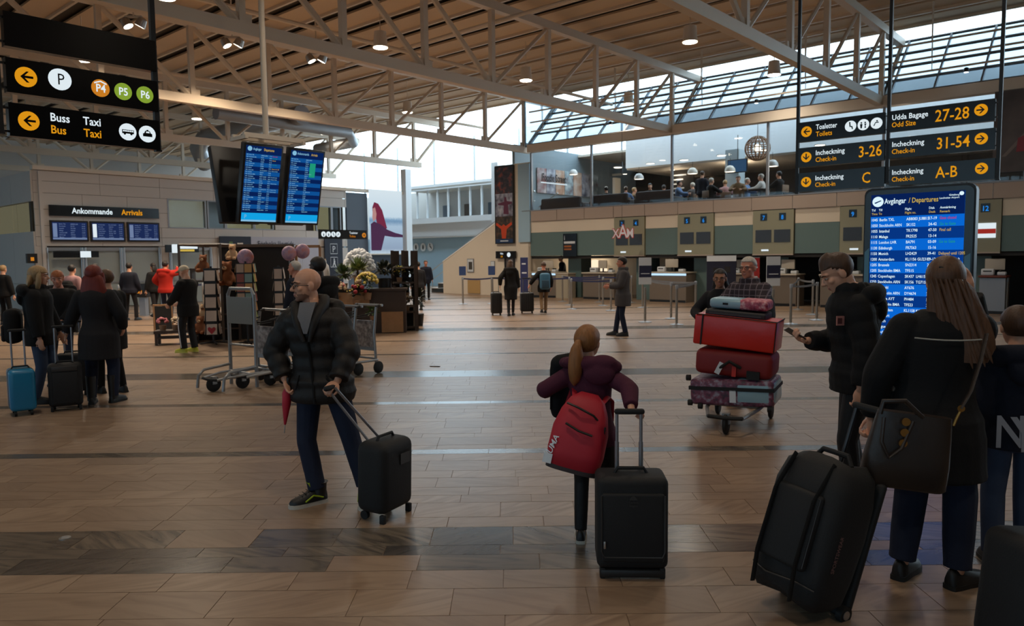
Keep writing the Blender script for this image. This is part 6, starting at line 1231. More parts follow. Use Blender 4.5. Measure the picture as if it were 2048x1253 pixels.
# menu board, screen, column, sofas, tables
t = thing('menu_board', 'black menu board with white lettering on the cafe back wall', 'menu board', hw(6.0, pu(1342, 350, 6)[1], 4.2), ROT_C); plate('panel', 0, 1.1, 0, 1.15, 0, M_shopb, t, .05)
for k in range(5): plate('menu_line', .08, (.75, .6, .5, .65, .55)[k], .9 - k * .19, .96 - k * .19, -.006, M_pw, t, .004)
v = pu(1455, 318, 3.3); t = thing('cafe_screen', 'small bluish screen hanging beside the white cafe column', 'information screen', hw(3.3, v[1], v[2] - .55), ROT_C); plate('housing', 0, .78, 0, .5, 0, M_black, t, .06); plate('display', .03, .75, .03, .47, -.004, emis('cafe_screen_blue', rgb(70, 110, 150), .6), t, .004); MB().cyl((.39, .03, .5), (.39, .03, 1.4), .012, n=6).build('hanger', M_black, t)
struct(hall(MB().box((3.9, pu(1470, 350, 3.9)[1], 4.4), (.55, .55, 2.5)), 'column_cafe', mat('column_pale', rgb(196, 208, 212), .6)))
for k, (u, v_, w_, lab) in enumerate(((.75, 5.2, 2.0, 'dark curved sofa at the left end of the upper cafe'), (.75, 2.9, 1.7, 'dark sofa behind the second glass pane'), (.75, .95, 1.5, 'dark sofa left of the seated guest in blue'))):
    t = thing('sofa', lab, 'sofa', hw(u, v_, ZM), ROT_C, 'cafe sofas'); MB().rbox((0, 0, .22), (w_, .8, .44), .08, 3).build('seat', mat('sofa_dark', rgb(44, 34, 32), .8), t, smooth=50); MB().rbox((0, -.36, .5), (w_, .18, .7), .08, 3).build('backrest', MATS['sofa_dark'], t, smooth=50)
    for s in (-1, 1): MB().rbox((s * w_ / 2, 0, .32), (.16, .8, .6), .06, 3).build('armrest', MATS['sofa_dark'], t, smooth=50)
M_seat = mat('chair_wood', rgb(110, 84, 62), .6)
CH = {}
def cafe_chair(label, p, rz):
    t = thing('cafe_chair', label, 'chair', p, rz, 'cafe chairs')
    if not CH: CH.update(seat=MB().rbox((0, 0, .45), (.42, .42, .04), .015).mesh('seat', M_seat), backrest=MB().rbox((0, -.2, .7), (.4, .03, .26), .012).mesh('backrest', M_seat), leg=MB().cyl((0, 0, 0), (0, 0, .45), .018, n=6).mesh('leg', M_black))
    put('seat', CH['seat'], t); put('backrest', CH['backrest'], t)
    for x in (-.18, .18):
        for y_ in (-.18, .18): put('leg', CH['leg'], t, (x, y_, 0))
    for x in (-.18, .18): MB().cyl((x, -.2, .45), (x, -.2, .8), .015, n=6).build('back_post', M_black, t)
def cafe_table(label, p):
    t = thing('cafe_table', label, 'table', p, 0, 'cafe tables'); MB().lathe([(.001, .72), (.36, .72), (.36, .75), (.001, .75)], 20).build('top', M_wood, t); MB().cyl((0, 0, .03), (0, 0, .72), .035, n=10).build('column', M_alu, t); MB().lathe([(.001, 0), (.24, 0), (.22, .03), (.001, .03)], 16).build('base', M_black, t)
# ================================================================ people
def fab(name, c, rough=.85, bump=(90, .2)): return mat('cloth_' + name, c, rough, bump=bump, spec=.3)
K_black = fab('black', rgb(17, 16, 17)); K_char = fab('charcoal', rgb(29, 27, 29)); K_navy = fab('navy', rgb(22, 25, 38)); K_brownblk = fab('brown_black', rgb(28, 24, 22), .6); K_jean = fab('jeans_dark', rgb(30, 37, 56)); K_jeanb = fab('jeans_blue', rgb(58, 70, 92)); K_tan = fab('tan', rgb(120, 96, 70)); K_grey = fab('grey_wool', rgb(74, 70, 70)); K_red = fab('red', rgb(170, 34, 22)); K_plum = fab('plum', rgb(74, 30, 48)); K_track = fab('track_black', rgb(20, 20, 22), .6); K_pink = fab('pink', rgb(170, 130, 130)); K_shirt = fab('shirt_grey', rgb(104, 104, 108)); K_blue = fab('light_blue', rgb(96, 120, 156)); K_white = fab('white_shirt', rgb(210, 206, 200)); K_skirt = fab('skirt_grey', rgb(120, 114, 110))
S_blk = (mat('shoe_black', rgb(22, 21, 21), .5), mat('sole_black', rgb(16, 16, 16), .6)); S_wht = (mat('shoe_black', rgb(22, 21, 21), .5), mat('sole_white', rgb(190, 184, 172), .6)); S_yel = (mat('shoe_yellow', rgb(176, 176, 32), .5), mat('sole_yellow', rgb(200, 196, 90), .6))
H_br = hair_mat('brown', rgb(74, 52, 38)); H_dk = hair_mat('dark', rgb(34, 27, 24)); H_bl = hair_mat('blonde', rgb(160, 130, 92)); H_rd = hair_mat('red', rgb(104, 32, 20)); H_gr = hair_mat('grey', rgb(178, 170, 160)); H_or = hair_mat('ginger', rgb(150, 84, 44)); H_lb = hair_mat('light_brown', rgb(88, 60, 42)); H_girl = hair_mat('golden_brown', rgb(140, 92, 52)); H_cap = mat('cap_cream', rgb(188, 174, 150), .8)
def loc_of(t, w): q = Vector(w) - Vector((t[0], t[1], 0)); return q
def tolocal(loc, head_, s, w):
    q = Vector(w) - Vector((loc[0], loc[1], 0)); c, s_ = math.cos(-head_), math.sin(-head_); return ((c * q.x - s_ * q.y) / s, (s_ * q.x + c * q.y) / s, q.z / s)
# ---------------- the bald man
L0 = gp(652, 1004); hd = math.pi - R_(6)
t, J = person('bald man with glasses in a black puffer jacket, looking left, holding a suitcase handle', L0, 1.64, hd, feet=((-.31, -.02, 14), (.05, .03, -46)), hands=((-.20, .24, .95), (.255, .07, .93)), poles=((-1, -.25, 0), (1, -.35, 0)), head=(R_(-52), R_(-2)), lean=(.055, 0), skin='fair', vox=.0052, curl=(1.25, .9), palm=((.4, 0, -1), (-1, .2, 0)), hdir=((.35, .75, -.35), None), glasses=True, stub=True,
    top=dict(mat=K_brownblk, thick=.042, hem=-.15, puff=.014, per=.11, sleeve=.036, hood=.3, ztop=.53, cuff=.02, flare=.02), bottom=dict(mat=K_jean, thigh=.098, knee=.072, ankle=.064, rise=.03), shoes=None)
s = J['s']
for i, (x, y_, yw) in enumerate(((-.31, -.02, 14), (.05, .03, -46))):
    M = Matrix.Translation((J['an'][i].x, J['an'][i].y, 0)) @ Matrix.Rotation(R_(yw), 4, 'Z') @ Matrix.Translation((0, .02, 0)); o = shoe(t, M, s * 1.06, S_wht[0], S_wht[1], boot=.15)
    M_lime = mat('lime', rgb(150, 172, 30), .5); MB().box(M @ Vector((0, .035, .135)), (.05, .02, .06), rz=R_(yw), rx=-.4).build('tongue', M_lime, o)
    for sx in (-1, 1): MB().tube([M @ Vector((sx * .048, -.04, .05)), M @ Vector((sx * .05, .03, .075)), M @ Vector((sx * .05, .09, .04))], .006, 5).build('side_stripe', M_lime, o)
    for k in range(4): MB().tube([M @ Vector((-.03, .05 + .025 * k, .105 - .014 * k)), M @ Vector((.03, .055 + .025 * k, .105 - .014 * k))], .003, 4).build('lace', M_black, o)
N = J['sp']
mb = MB()   # collar lapels of the open jacket
for sx in (-1, 1):
    mb2 = MB(); mb2.tube([N(.575) + Vector((sx * .02, -.085, .02)) * s, N(.57) + Vector((sx * .085, -.04, .02)) * s, N(.55) + Vector((sx * .10, .03, .0)) * s, N(.50) + Vector((sx * .085, .11, 0)) * s, N(.42) + Vector((sx * .058, .172, 0)) * s, N(.30) + Vector((sx * .02, .188, 0)) * s], [.036 * s, .042 * s, .042 * s, .036 * s, .028 * s, .014 * s], 10).build('collar', K_brownblk, t)
MB().loft([[N(.575) + Vector((x * .06, .07 + .01 * (1 - abs(x)), .0)) * s for x in (-1, 0, 1)] + [N(.575) + Vector((x * .06, .03, .0)) * s for x in (1, 0, -1)], [N(.48) + Vector((x * .052, .168 + .014 * (1 - abs(x)), 0)) * s for x in (-1, 0, 1)] + [N(.48) + Vector((x * .052, .11, 0)) * s for x in (1, 0, -1)], [N(.36) + Vector((x * .014, .196, 0)) * s for x in (-1, 0, 1)] + [N(.36) + Vector((x * .014, .14, 0)) * s for x in (1, 0, -1)]]).build('shirt', K_shirt, t)
MB().tube([N(.30) + Vector((0, .178, 0)) * s, N(.16) + Vector((0, .168, 0)) * s, N(.0) + Vector((0, .185, 0)) * s, N(-.14) + Vector((0, .205, 0)) * s], .009 * s, 6).build('zip_placket', K_black, t)
for sx in (-1, 1): MB().tube([N(.06) + Vector((sx * .10, .165, 0)) * s, N(-.05) + Vector((sx * .145, .165, 0)) * s], .006 * s, 5).build('pocket_welt', K_black, t)
# handle from his hand to the case
hg = wpt(t, J['wr'][0] + Vector((.02, .075, -.03))); cs = [o for o in COL.objects if o.get('label', '').startswith('black soft suitcase leaning')][0]
bpy.context.view_layer.update(); ci = cs.matrix_world.inverted()
for x in (-.055, .055):
    MB().cyl(Vector((x, .09, .50)), ci @ (hg + Vector((x * .5, 0, 0))), .009, n=8).build('handle_tube', M_tube, cs)
MB().rbox(ci @ hg, (.12, .035, .035), .014).build('handle_grip', M_rub, cs)
# folded red umbrella at his right hand
q = wpt(t, J['wr'][1] + Vector((0.0, .02, -.07))); u_ = thing('umbrella', 'folded red umbrella hanging from the bald man\'s right hand', 'umbrella', q + Vector((0, 0, -.22)), 0); u_.rotation_euler = (0, R_(6), 0)
MB().lathe([(.001, -.02), (.008, -.02), (.03, .12), (.034, .2), (.02, .24), (.001, .245)], 12).build('folded_canopy', mat('umbrella_red', rgb(176, 24, 50), .6), u_); MB().cyl((0, 0, -.08), (0, 0, -.01), .004, n=6).build('tip', M_chrome, u_); MB().cyl((0, 0, .24), (0, 0, .31), .011, n=8).build('grip', M_black, u_); MB().tube([(.01, 0, .26), (.05, 0, .22), (.04, 0, .15)], .003, 5).build('strap', M_black, u_)
# ---------------- the girl
L0 = gp(1188, 1080); hd = R_(-14); s = 1.28 / 1.735
gr = tolocal(L0, hd, s, GIRL_GRIP + Vector((-.03, .06, -.01)))
t, J = person('child with a ponytail in a plum hoodie walking away with a suitcase', L0, 1.28, hd, feet=((-.10, -.06, 8, 0, 0), (.12, .16, -6)), hands=((-.30, .16, 1.27), gr), poles=((-1, -.3, -.6), (1, -.4, 0)), head=(R_(-16), R_(10)), lean=(-.04, .02), skin='fair', vox=.0062, curl=(.8, 1.3), palm=((.6, .3, -.6), (0, 0, -1)), hdir=((.3, .5, .2), (.5, .75, -.2)), w=.88,
    top=dict(mat=K_plum, thick=.03, hem=-.12, sleeve=.030, hood=0, collar=.01, ztop=.53, cuff=.05), bottom=dict(mat=K_track, thigh=.09, knee=.062, ankle=.05, rise=.01), shoes=S_wht, hair=dict(kind='tail', mat=H_girl, len=.34, fat=1.45, tie=(-.012, -.108, .03), band=mat('band_pink', rgb(190, 130, 130), .6), grow=.012, shift=(-.03, 0), nape=-.09), face=True, hs=1.2)
s = J['s']
mb = MB(); Q = lambda x, y_, z: J['sp'](.52) + Vector((x, y_, z)) * s
for c_, r_ in (((.02, -.12, .03), (.12, .07, .06)), ((.13, -.11, .03), (.12, .075, .07)), ((.2, -.08, .0), (.08, .07, .06)), ((.1, -.15, -.05), (.13, .05, .09)), ((-.1, -.1, .03), (.1, .06, .05)), ((-.16, -.04, .02), (.08, .06, .05))): mb.ell(Q(*c_), tuple(q_ * s for q_ in r_))
part('hood', mb, .009, K_plum, t, 4)
# jacket carried over the left arm
q = wpt(t, J['sh'][0] + Vector((-.06, .03, .02))); o = thing('carried_jacket', 'black jacket slung over the child\'s left arm', 'jacket', q, hd); mb = MB(); caps(mb, (-.02, .02, .03), (.05, .04, .05), .06, .05); caps(mb, (-.03, .03, .0), (-.04, .05, -.27), .055, .045); caps(mb, (-.01, .05, 0), (.0, .08, -.30), .05, .035); part('folded_cloth', mb, .012, K_black, o, 3); MB().tube([(-.07, .0, -.02), (-.075, .01, -.25)], .006, 5).build('hem_seam', K_char, o)
# red backpack
q = J['sp'](.02) + Vector((-.05, -.215, 0)); o = thing('backpack', 'red school backpack worn by the child, white print on its side', 'backpack', wpt(t, q), hd + R_(-6)); o.rotation_euler = (R_(-9), R_(12), hd)
M_bp = mat('backpack_red', rgb(172, 24, 42), .6, bump=(5, .35)); mb = MB(); rings = []
for z, w_, d_, yo in ((-.215, .24, .14, .02), (-.2, .30, .19, .01), (-.1, .325, .20, 0), (.03, .32, .185, 0), (.13, .27, .16, .01), (.2, .20, .12, .025), (.24, .10, .06, .04)):
    rings.append([Vector((math.copysign(abs(math.cos(a)) ** .7, math.cos(a)) * w_ / 2, math.copysign(abs(math.sin(a)) ** .7, math.sin(a)) * d_ / 2 + yo, z)) for a in [2 * math.pi * k / 28 for k in range(28)]])
mb.loft(rings).build('bag', M_bp, o, smooth=60)
mb = MB(); mb.loft([[Vector((v.x * 1.02, v.y * 1.02, z)) for v in rings[1]] for z in (-.212, -.165)]).build('dark_base', mat('backpack_base', rgb(40, 30, 32), .7), o, smooth=60)
MB().tube([(-.10, -.075, .165), (-.03, -.1, .155), (.06, -.085, .13), (.12, -.03, .08)], .007, 6).build('top_zip', M_black, o); MB().tube([(-.08, -.103, .055), (0, -.112, .03), (.08, -.1, .02)], .007, 6).build('pocket_zip', M_black, o); MB().tube([(.135, -.05, .08), (.14, -.055, -.02), (.13, -.06, -.12)], .006, 6).build('side_zip', M_black, o)
lt = text('PUMA', .062, M_pw, o, (-.128, -.082, -.165), .012); lt.rotation_euler = (0, R_(-75), R_(-38)); plate('print_square', -.165, -.115, -.19, -.135, -.082, M_pw, o, .004).rotation_euler = (0, 0, 0)
for sx in (-1, 1): MB().tube([(sx * .08, .06, .2), (sx * .10, .12, .24), (sx * .12, .20, .22), (sx * .14, .25, .1)], .018, 8, flat=.4).build('shoulder_strap', M_bp, o)
q = wpt(t, J['wr'][0] + Vector((.0, -.02, -.30))); plush('small grey and brown plush toy dangling beside the red backpack', q + Vector((0, 0, -.06)), .28, mat('plush_grey', rgb(120, 104, 92), .9), M_plush2)
# ---------------- young man with phone
L0 = pyd(1712, 900, 4.9); L0 = Vector((L0.x, L0.y, 0)); hd = R_(76)
t, J = person('young man in a black puffer jacket looking down at his phone', L0, 1.73, hd, feet=((-.09, .02, 5), (.10, -.05, -5)), hands=((-.245, .03, .86), (.06, .31, 1.12)), poles=((-.5, -1, 0), (.7, -.8, -.5)), head=(R_(6), R_(-30)), lean=(0, .055), skin='fair', vox=.0058, curl=(.9, .85), palm=(None, (-.3, -.5, .8)), hdir=(None, (-.45, .75, .25)), face=True,
    top=dict(mat=K_black, thick=.04, hem=-.12, puff=.009, per=.1, sleeve=.034, hood=.3, collar=.03, ztop=.54, cuff=.01), bottom=dict(mat=K_track, thigh=.094, knee=.068, ankle=.06), shoes=S_blk, hair=dict(kind='short', mat=H_br, tuft=.014, front=.055, side=-.005, nape=-.062, grow=.006), hs=1.12)
s = J['s']; q = J['wr'][1] + Vector((-.03, .085, .045)); ph = thing('phone', 'smartphone in the hand of the young man', 'phone', wpt(t, q), hd); ph.rotation_euler = (R_(35), R_(18), hd + R_(20)); MB().rbox((0, 0, 0), (.07, .145, .009), .004).build('case', mat('phone_case', rgb(70, 62, 56), .35), ph); MB().rbox((0, 0, .004), (.062, .13, .004), .0015).build('screen', M_gloss, ph)
MB().box(J['sp'](.36) + Vector((-.19, .11, .0)) * s, (.012, .05, .06), rz=.35).build('sleeve_patch', mat('patch_rose', rgb(170, 110, 100), .7), t); MB().box(J['sp'](.36) + Vector((-.196, .115, .0)) * s, (.012, .028, .036), rz=.35).build('patch_print', mat('patch_dark', rgb(70, 24, 26), .7), t)
# ---------------- woman with long hair
L0 = gp(1852, 1162); hd = R_(-8)
t, J = person('woman with long brown hair in a black coat, seen from behind', L0, 1.675, hd, feet=((-.115, .03, -40), (.125, -.07, -58)), hands=((-.285, .06, .885), (.25, .17, 1.545)), poles=((-1, -.5, 0), (.35, .5, -1)), head=(R_(-20), R_(2)), lean=(.035, 0), skin='fair', vox=.0065, curl=(1.3, .5), palm=((0, .3, -1), (-1, .2, .2)), hdir=((.1, .3, -1), (-.1, .1, 1)), w=1.06,
    top=dict(mat=K_black, thick=.042, hem=-.33, sleeve=.036, flare=.07, ztop=.55, cuff=.01), bottom=dict(mat=K_jean, thigh=.105, knee=.085, ankle=.066, rise=.02), shoes=S_blk, hair=dict(kind='long', mat=H_lb, len=.42, wide=.11, shift=(.10, -.06), strands=11, grow=.014, nape=-.1, side=-.06), face=True)
s = J['s']; B = J['sp']
MB().tube([B(.42) + Vector((x, -.165 - .02 * math.cos(x * 6), -.012 * math.cos(x * 8))) * s for x in (-.19, -.12, -.05, .02, .09, .15)], .0042, 6).build('piping', mat('piping_silver', rgb(150, 148, 140), .4), t)
tie = J['hp']((0, -.098, .075)); MB().tube([tie + Vector((-.03, .012, .0)), tie + Vector((0, -.006, -.008)), tie + Vector((.03, .012, 0))], .006, 6).build('hair_tie', M_black, t)
# handbag
q = wpt(t, Vector((-.25, -.31, .60))); o = thing('handbag', 'large dark brown leather handbag with gold rings hanging at the woman\'s back', 'handbag', q, hd + R_(-4)); o.rotation_euler = (R_(4), R_(7), hd)
M_lea = mat('leather_brown', rgb(46, 36, 30), .42, bump=(40, .15)); M_gold = mat('gold', rgb(170, 130, 70), .35, .9)
mb = MB(); rings = [[Vector((math.copysign(abs(math.cos(a)) ** .4, math.cos(a)) * w_ / 2, math.copysign(abs(math.sin(a)) ** .6, math.sin(a)) * d_ / 2, z)) for a in [2 * math.pi * k / 28 for k in range(28)]] for z, w_, d_ in ((-.005, .36, .11), (.01, .385, .14), (.12, .38, .13), (.26, .35, .10), (.355, .33, .05))]
mb.loft(rings).build('bag', M_lea, o, smooth=50)
MB().tube([(-.15, -.05, .33), (-.15, -.075, .22), (-.11, -.085, .15), (-.06, -.08, .2), (-.02, -.05, .33)], .009, 8).build('front_handle', M_lea, o); MB().tube([(-.16, -.02, .34), (-.155, -.02, .40), (-.06, -.02, .415), (.03, -.02, .345)], .012, 8).build('top_handle', M_lea, o)
for k in range(3): MB().lathe([(.010, -.003), (.019, -.003), (.019, .003), (.010, .003)], 14, (-.055, -.062 - .006 * k, .325 - .05 * k), Matrix.Rotation(math.pi / 2, 3, 'X')).build('gold_ring', M_gold, o)
MB().tube([(.165, -.03, .33), (.17, -.03, .36), (.18, -.03, .40)], .006, 8).build('gold_clasp', M_gold, o); MB().lathe([(.009, -.003), (.016, -.003), (.016, .003), (.009, .003)], 12, (.183, -.03, .415), Matrix.Rotation(math.pi / 2, 3, 'X')).build('gold_ring', M_gold, o)
MB().tube([(.18, -.03, .415), (.215, -.015, .50), (.26, .05, .64), (.285, .10, .76)], .016, 8, flat=.35).build('shoulder_strap', M_lea, o)
# ---------------- boy at the right edge
L0 = Vector((2.70, 3.95, 0)); hd = R_(-6)
t, J = person('boy with short hair in a navy jacket at the right picture edge', L0, 1.40, hd, feet=((-.11, 0, -10), (.11, .02, -20)), hands=((-.26, .05, .85), (.26, .05, .85)), head=(R_(-8), R_(0)), skin='fair', vox=.0075, w=.95, top=dict(mat=K_navy, thick=.045, hem=-.10, sleeve=.044, hood=.5, ztop=.53), bottom=dict(mat=K_jeanb, thigh=.09, knee=.075, ankle=.065), shoes=S_blk, hair=dict(kind='short', mat=H_br, grow=.010, nape=-.05, side=0), hs=1.2)
s = J['s']; lt = text('N', .24, mat('print_pale', rgb(150, 150, 156), .7), t, (-.20, -.205 * s - .02, .70), .012, 'LEFT'); text('Y', .26, MATS['print_pale'], t, (-.12, -.205 * s - .024, .68), .012, 'LEFT'); MB().tube([J['sp'](.5) + Vector((-.05, -.26, .0)), J['sp'](.5) + Vector((0, -.272, .025)), J['sp'](.5) + Vector((.05, -.26, 0))], .004, 5).build('hood_logo', MATS['print_pale'], t)
# ---------------- couple with the trolley
def plaid():
    m = bpy.data.materials.new('plaid_shirt'); m.use_nodes = True; nt = m.node_tree; p = nt.nodes['Principled BSDF']; L = nt.links.new; tc = nt.nodes.new('ShaderNodeTexCoord'); sep = nt.nodes.new('ShaderNodeSeparateXYZ'); L(tc.outputs['Object'], sep.inputs[0]); out = []
    for ax in (0, 2):
        a = nt.nodes.new('ShaderNodeMath'); a.operation = 'MULTIPLY'; a.inputs[1].default_value = 16; L(sep.outputs[ax], a.inputs[0]); f = nt.nodes.new('ShaderNodeMath'); f.operation = 'FRACT'; L(a.outputs[0], f.inputs[0]); g = nt.nodes.new('ShaderNodeMath'); g.operation = 'GREATER_THAN'; g.inputs[1].default_value = .86; L(f.outputs[0], g.inputs[0]); out.append(g)
    mx = nt.nodes.new('ShaderNodeMath'); mx.operation = 'MAXIMUM'; L(out[0].outputs[0], mx.inputs[0]); L(out[1].outputs[0], mx.inputs[1]); c = nt.nodes.new('ShaderNodeMix'); c.data_type = 'RGBA'; c.inputs['A'].default_value = rgb(44, 32, 38); c.inputs['B'].default_value = rgb(104, 92, 98); L(mx.outputs[0], c.inputs['Factor']); L(c.outputs['Result'], p.inputs['Base Color']); p.inputs['Roughness'].default_value = .85; return m
L0 = pyd(1496, 760, 8.35); L0 = Vector((L0.x, L0.y, 0)); hd = R_(136)
t, J = person('grey haired man with glasses in a dark plaid shirt pushing the loaded trolley', L0, 1.66, hd, feet=((-.1, 0, 8), (.1, .05, -8)), hands=((-.12, .36, 1.06), (.24, .34, 1.06)), poles=((-1, -.6, -.4), (1, -.6, -.4)), head=(R_(-2), R_(-2)), skin='ruddy', vox=.0075, glasses=True, curl=(1.2, 1.2), palm=((0, 0, -1), (0, 0, -1)), belly=.05, brow=H_gr, w=1.08, hs=1.12,
    top=dict(mat=plaid(), thick=.03, hem=-.14, sleeve=.032, collar=.012, ztop=.54), bottom=dict(mat=K_char), shoes=S_blk, hair=dict(kind='short', mat=H_gr, front=.06, side=.01, nape=-.05, grow=.007))
o = thing('backpack', 'black backpack worn by the grey haired man with the trolley', 'backpack', wpt(t, J['sp'](.12) + Vector((0, -.26, 0))), hd); mb = MB(); rings = [[Vector((math.copysign(abs(math.cos(a)) ** .6, math.cos(a)) * w_ / 2, math.copysign(abs(math.sin(a)) ** .6, math.sin(a)) * d_ / 2, z)) for a in [2 * math.pi * k / 24 for k in range(24)]] for z, w_, d_ in ((-.2, .2, .14), (-.17, .3, .22), (0, .34, .26), (.15, .32, .22), (.26, .24, .14), (.29, .12, .06))]; mb.loft(rings).build('bag', K_black, o, smooth=60); MB().tube([(-.12, -.12, .1), (0, -.138, .12), (.12, -.12, .1)], .006, 5).build('zip', M_zip, o); MB().ell((.08, -.13, .14), (.02, .02, .03)).build('charm', M_pw, o)
for sx in (-1, 1): MB().tube([(sx * .1, .08, .24), (sx * .12, .14, .33), (sx * .13, .26, .34), (sx * .14, .36, .22), (sx * .15, .38, .0)], .02, 6, flat=.4).build('shoulder_strap', K_black, o)
L0 = pyd(1442, 760, 8.75); L0 = Vector((L0.x, L0.y, 0)); hd = R_(150)
t, J = person('dark haired woman with glasses leaning on the trolley beside the grey haired man', L0, 1.53, hd, feet=((-.1, 0, 8), (.1, .05, -8)), hands=((-.05, .36, 1.12), (.22, .30, 1.10)), poles=((-1, -.5, -.6), (1, -.5, -.6)), head=(R_(8), R_(-4)), lean=(0, .08), skin='tan', vox=.008, w=.95, glasses=True, curl=(.9, .9), top=dict(mat=K_char, thick=.03, hem=-.16, sleeve=.03), bottom=dict(mat=K_black), shoes=S_blk, hair=dict(kind='long', mat=H_dk, len=.24, wide=.085, grow=.008, front=.06))
# ---------------- background people
def PB(label, px, py, H, deg, **k):
    k.setdefault('vox', .018); k.setdefault('face', False); k.setdefault('shoes', S_blk); Y = k.pop('Y', None); L = gp(px, py) if Y is None else Vector((pyd(px, 600, Y).x, Y, 0)); return person(label, L, H, R_(deg), **k)
SH = lambda m, **k: dict(dict(kind='short', mat=m, front=.05, side=0, nape=-.05, grow=.008), **k)
TJ = lambda m, hem=-.12, **k: dict(dict(mat=m, thick=.035, hem=hem, sleeve=.036, ztop=.545), **k)
PB('man in a dark grey coat standing in profile before the check-in queue', 1246, 672, 1.65, 84, vox=.011, face=True, feet=((-.07, -.05, 5), (.09, .16, -5)), hands=((-.12, .30, 1.1), (.16, .28, 1.12)), poles=((-.6, -1, -.3), (.6, -1, -.3)), top=TJ(K_grey, -.26, collar=.03, flare=.02), bottom=dict(mat=K_jean), hair=SH(H_dk, nape=-.07), skin='ruddy')
t, J = PB('traveller in a long black coat walking away with a case', 1022, 632, 1.58, -6, feet=((-.06, -.10, 0), (.05, .12, 0)), hands=((-.32, -.1, .95), (.24, .1, .86)), top=TJ(K_black, -.42, hood=.3), bottom=dict(mat=K_track, knee=.055, ankle=.045), hair=dict(kind='long', mat=H_br, len=.2, wide=.08, nape=-.08))
t, J = PB('traveller in tan trousers walking away with a blue backpack', 1088, 627, 1.5, 6, feet=((-.10, -.22, 0, .04), (.07, .12, 0)), hands=((-.48, -.05, .98), (.26, .05, .88)), poles=((-.5, -1, 0), (.6, -1, 0)), top=TJ(K_black, -.2), bottom=dict(mat=K_tan), hair=SH(H_br, front=.07, side=.03, nape=.0), skin='ruddy')
o = thing('backpack', 'blue backpack on the walking traveller in tan trousers', 'backpack', wpt(t, J['sp'](.18) + Vector((0, -.24, 0))), R_(6)); MB().rbox((0, 0, 0), (.3, .18, .48), .07, 3).build('bag', mat('pack_blue', rgb(52, 100, 128), .6), o, smooth=50); MB().rbox((0, -.09, -.08), (.22, .06, .24), .025, 3).build('pocket', mat('pack_dark', rgb(36, 66, 86), .6), o, smooth=50)
u = 1.15; vv = pu(1127, 560, u)[1]; PB('airline clerk in a dark vest behind the left check-in counter', 0, 0, 1.6, 100, Y=hw(u, vv).y, **{}) if False else person('airline clerk in a dark vest behind the left check-in counter', hw(u, vv), 1.66, R_(95), vox=.018, face=False, shoes=S_blk, hands=((-.2, .3, 1.0), (.2, .3, 1.0)), lean=(0, .06), top=TJ(K_navy), bottom=dict(mat=K_black), hair=SH(H_dk))
vv = pu(1977, 560, 1.0)[1]; person('check-in clerk in a navy suit standing behind the red topped counter', hw(1.0, vv), 1.66, R_(140), vox=.016, face=False, shoes=S_blk, top=TJ(K_navy), bottom=dict(mat=K_navy), hair=SH(H_dk), skin='ruddy')
# left group
t, J = PB('blonde woman in a black jacket standing behind the turquoise suitcase', 88, 806, 1.64, -72, vox=.0095, face=True, feet=((.02, .22, 0), (-.02, -.10, 0)) if False else ((-.07, .18, 0), (.10, -.06, 0)), hands=((-.24, .18, .84), (.24, .06, .80)), top=TJ(K_black, -.17, thick=.05, sleeve=.045, hood=.6, collar=.03), bottom=dict(mat=K_jeanb, thigh=.10, knee=.07, ankle=.05), boot=.38, hair=dict(kind='long', mat=H_bl, len=.17, wide=.095, grow=.018, nape=-.09, locks=.04))
o = thing('backpack', 'black backpack on the blonde woman at the left edge', 'backpack', wpt(t, J['sp'](.08) + Vector((0, -.27, 0))), R_(-72)); MB().rbox((0, 0, 0), (.26, .18, .42), .08, 3).build('bag', K_black, o, smooth=50); MB().rbox((0, -.085, -.08), (.2, .05, .2), .028, 3).build('pocket', K_char, o, smooth=50)
PB('short haired ginger man in a dark jacket looking at a phone, behind the suitcases', 128, 768, 1.58, -165, vox=.011, face=True, feet=((-.10, 0, 8), (.10, .04, -8)), hands=((-.1, .28, .98), (.12, .27, 1.0)), poles=((-1, -.8, 0), (1, -.8, 0)), head=(R_(10), R_(-12)), skin='ruddy', top=TJ(K_black, -.13, thick=.05, hood=.4), bottom=dict(mat=K_jean), hair=SH(H_or, front=.04))
PB('woman with long dark red hair in a black coat, seen from behind', 205, 808, 1.64, 12, vox=.010, w=.98, feet=((-.12, .0, 10), (.12, .06, -25)), hands=((-.42, .12, .86), (.24, .16, .95)), poles=((-.6, -1, 0), (.7, -1, 0)), lean=(-.02, 0), top=TJ(K_char, -.34, flare=.06), bottom=dict(mat=K_jean, thigh=.1, knee=.078, ankle=.055), boot=.36, hair=dict(kind='long', mat=H_rd, len=.36, wide=.12, grow=.02, nape=-.1, shift=(.03, 0), locks=.1))
PB('grey blonde woman in a dark coat half hidden behind the red haired woman', 226, 786, 1.58, 60, vox=.013, feet=((-.1, .1, 0), (.1, -.1, 0)), hands=((-.2, .15, .9), (.22, .2, .9)), top=TJ(K_black, -.30, flare=.04), bottom=dict(mat=K_black, knee=.055, ankle=.045), hair=SH(H_lb, nape=-.1, grow=.016, side=-.06))
t, J = PB('person in a pink top with a dark backpack near the arrivals doors', 150, 665, 1.6, -10, top=TJ(K_pink, -.1), bottom=dict(mat=K_jean), hair=SH(H_dk)); o = thing('backpack', 'dark backpack with a tan badge near the arrivals doors', 'backpack', wpt(t, J['sp'](.15) + Vector((0, -.22, 0))), R_(-10)); MB().rbox((0, 0, 0), (.34, .2, .5), .08, 3).build('bag', K_black, o, smooth=50); MB().prism([(a, b - .08) for a, b in disc(.07, 12)], -.106, -.1).build('badge', K_tan, o, smooth=0)
PB('dark clothed person waiting straight before the frosted arrivals door', 196, 650, 1.62, 0, top=TJ(K_char), bottom=dict(mat=K_black), hair=SH(H_dk))
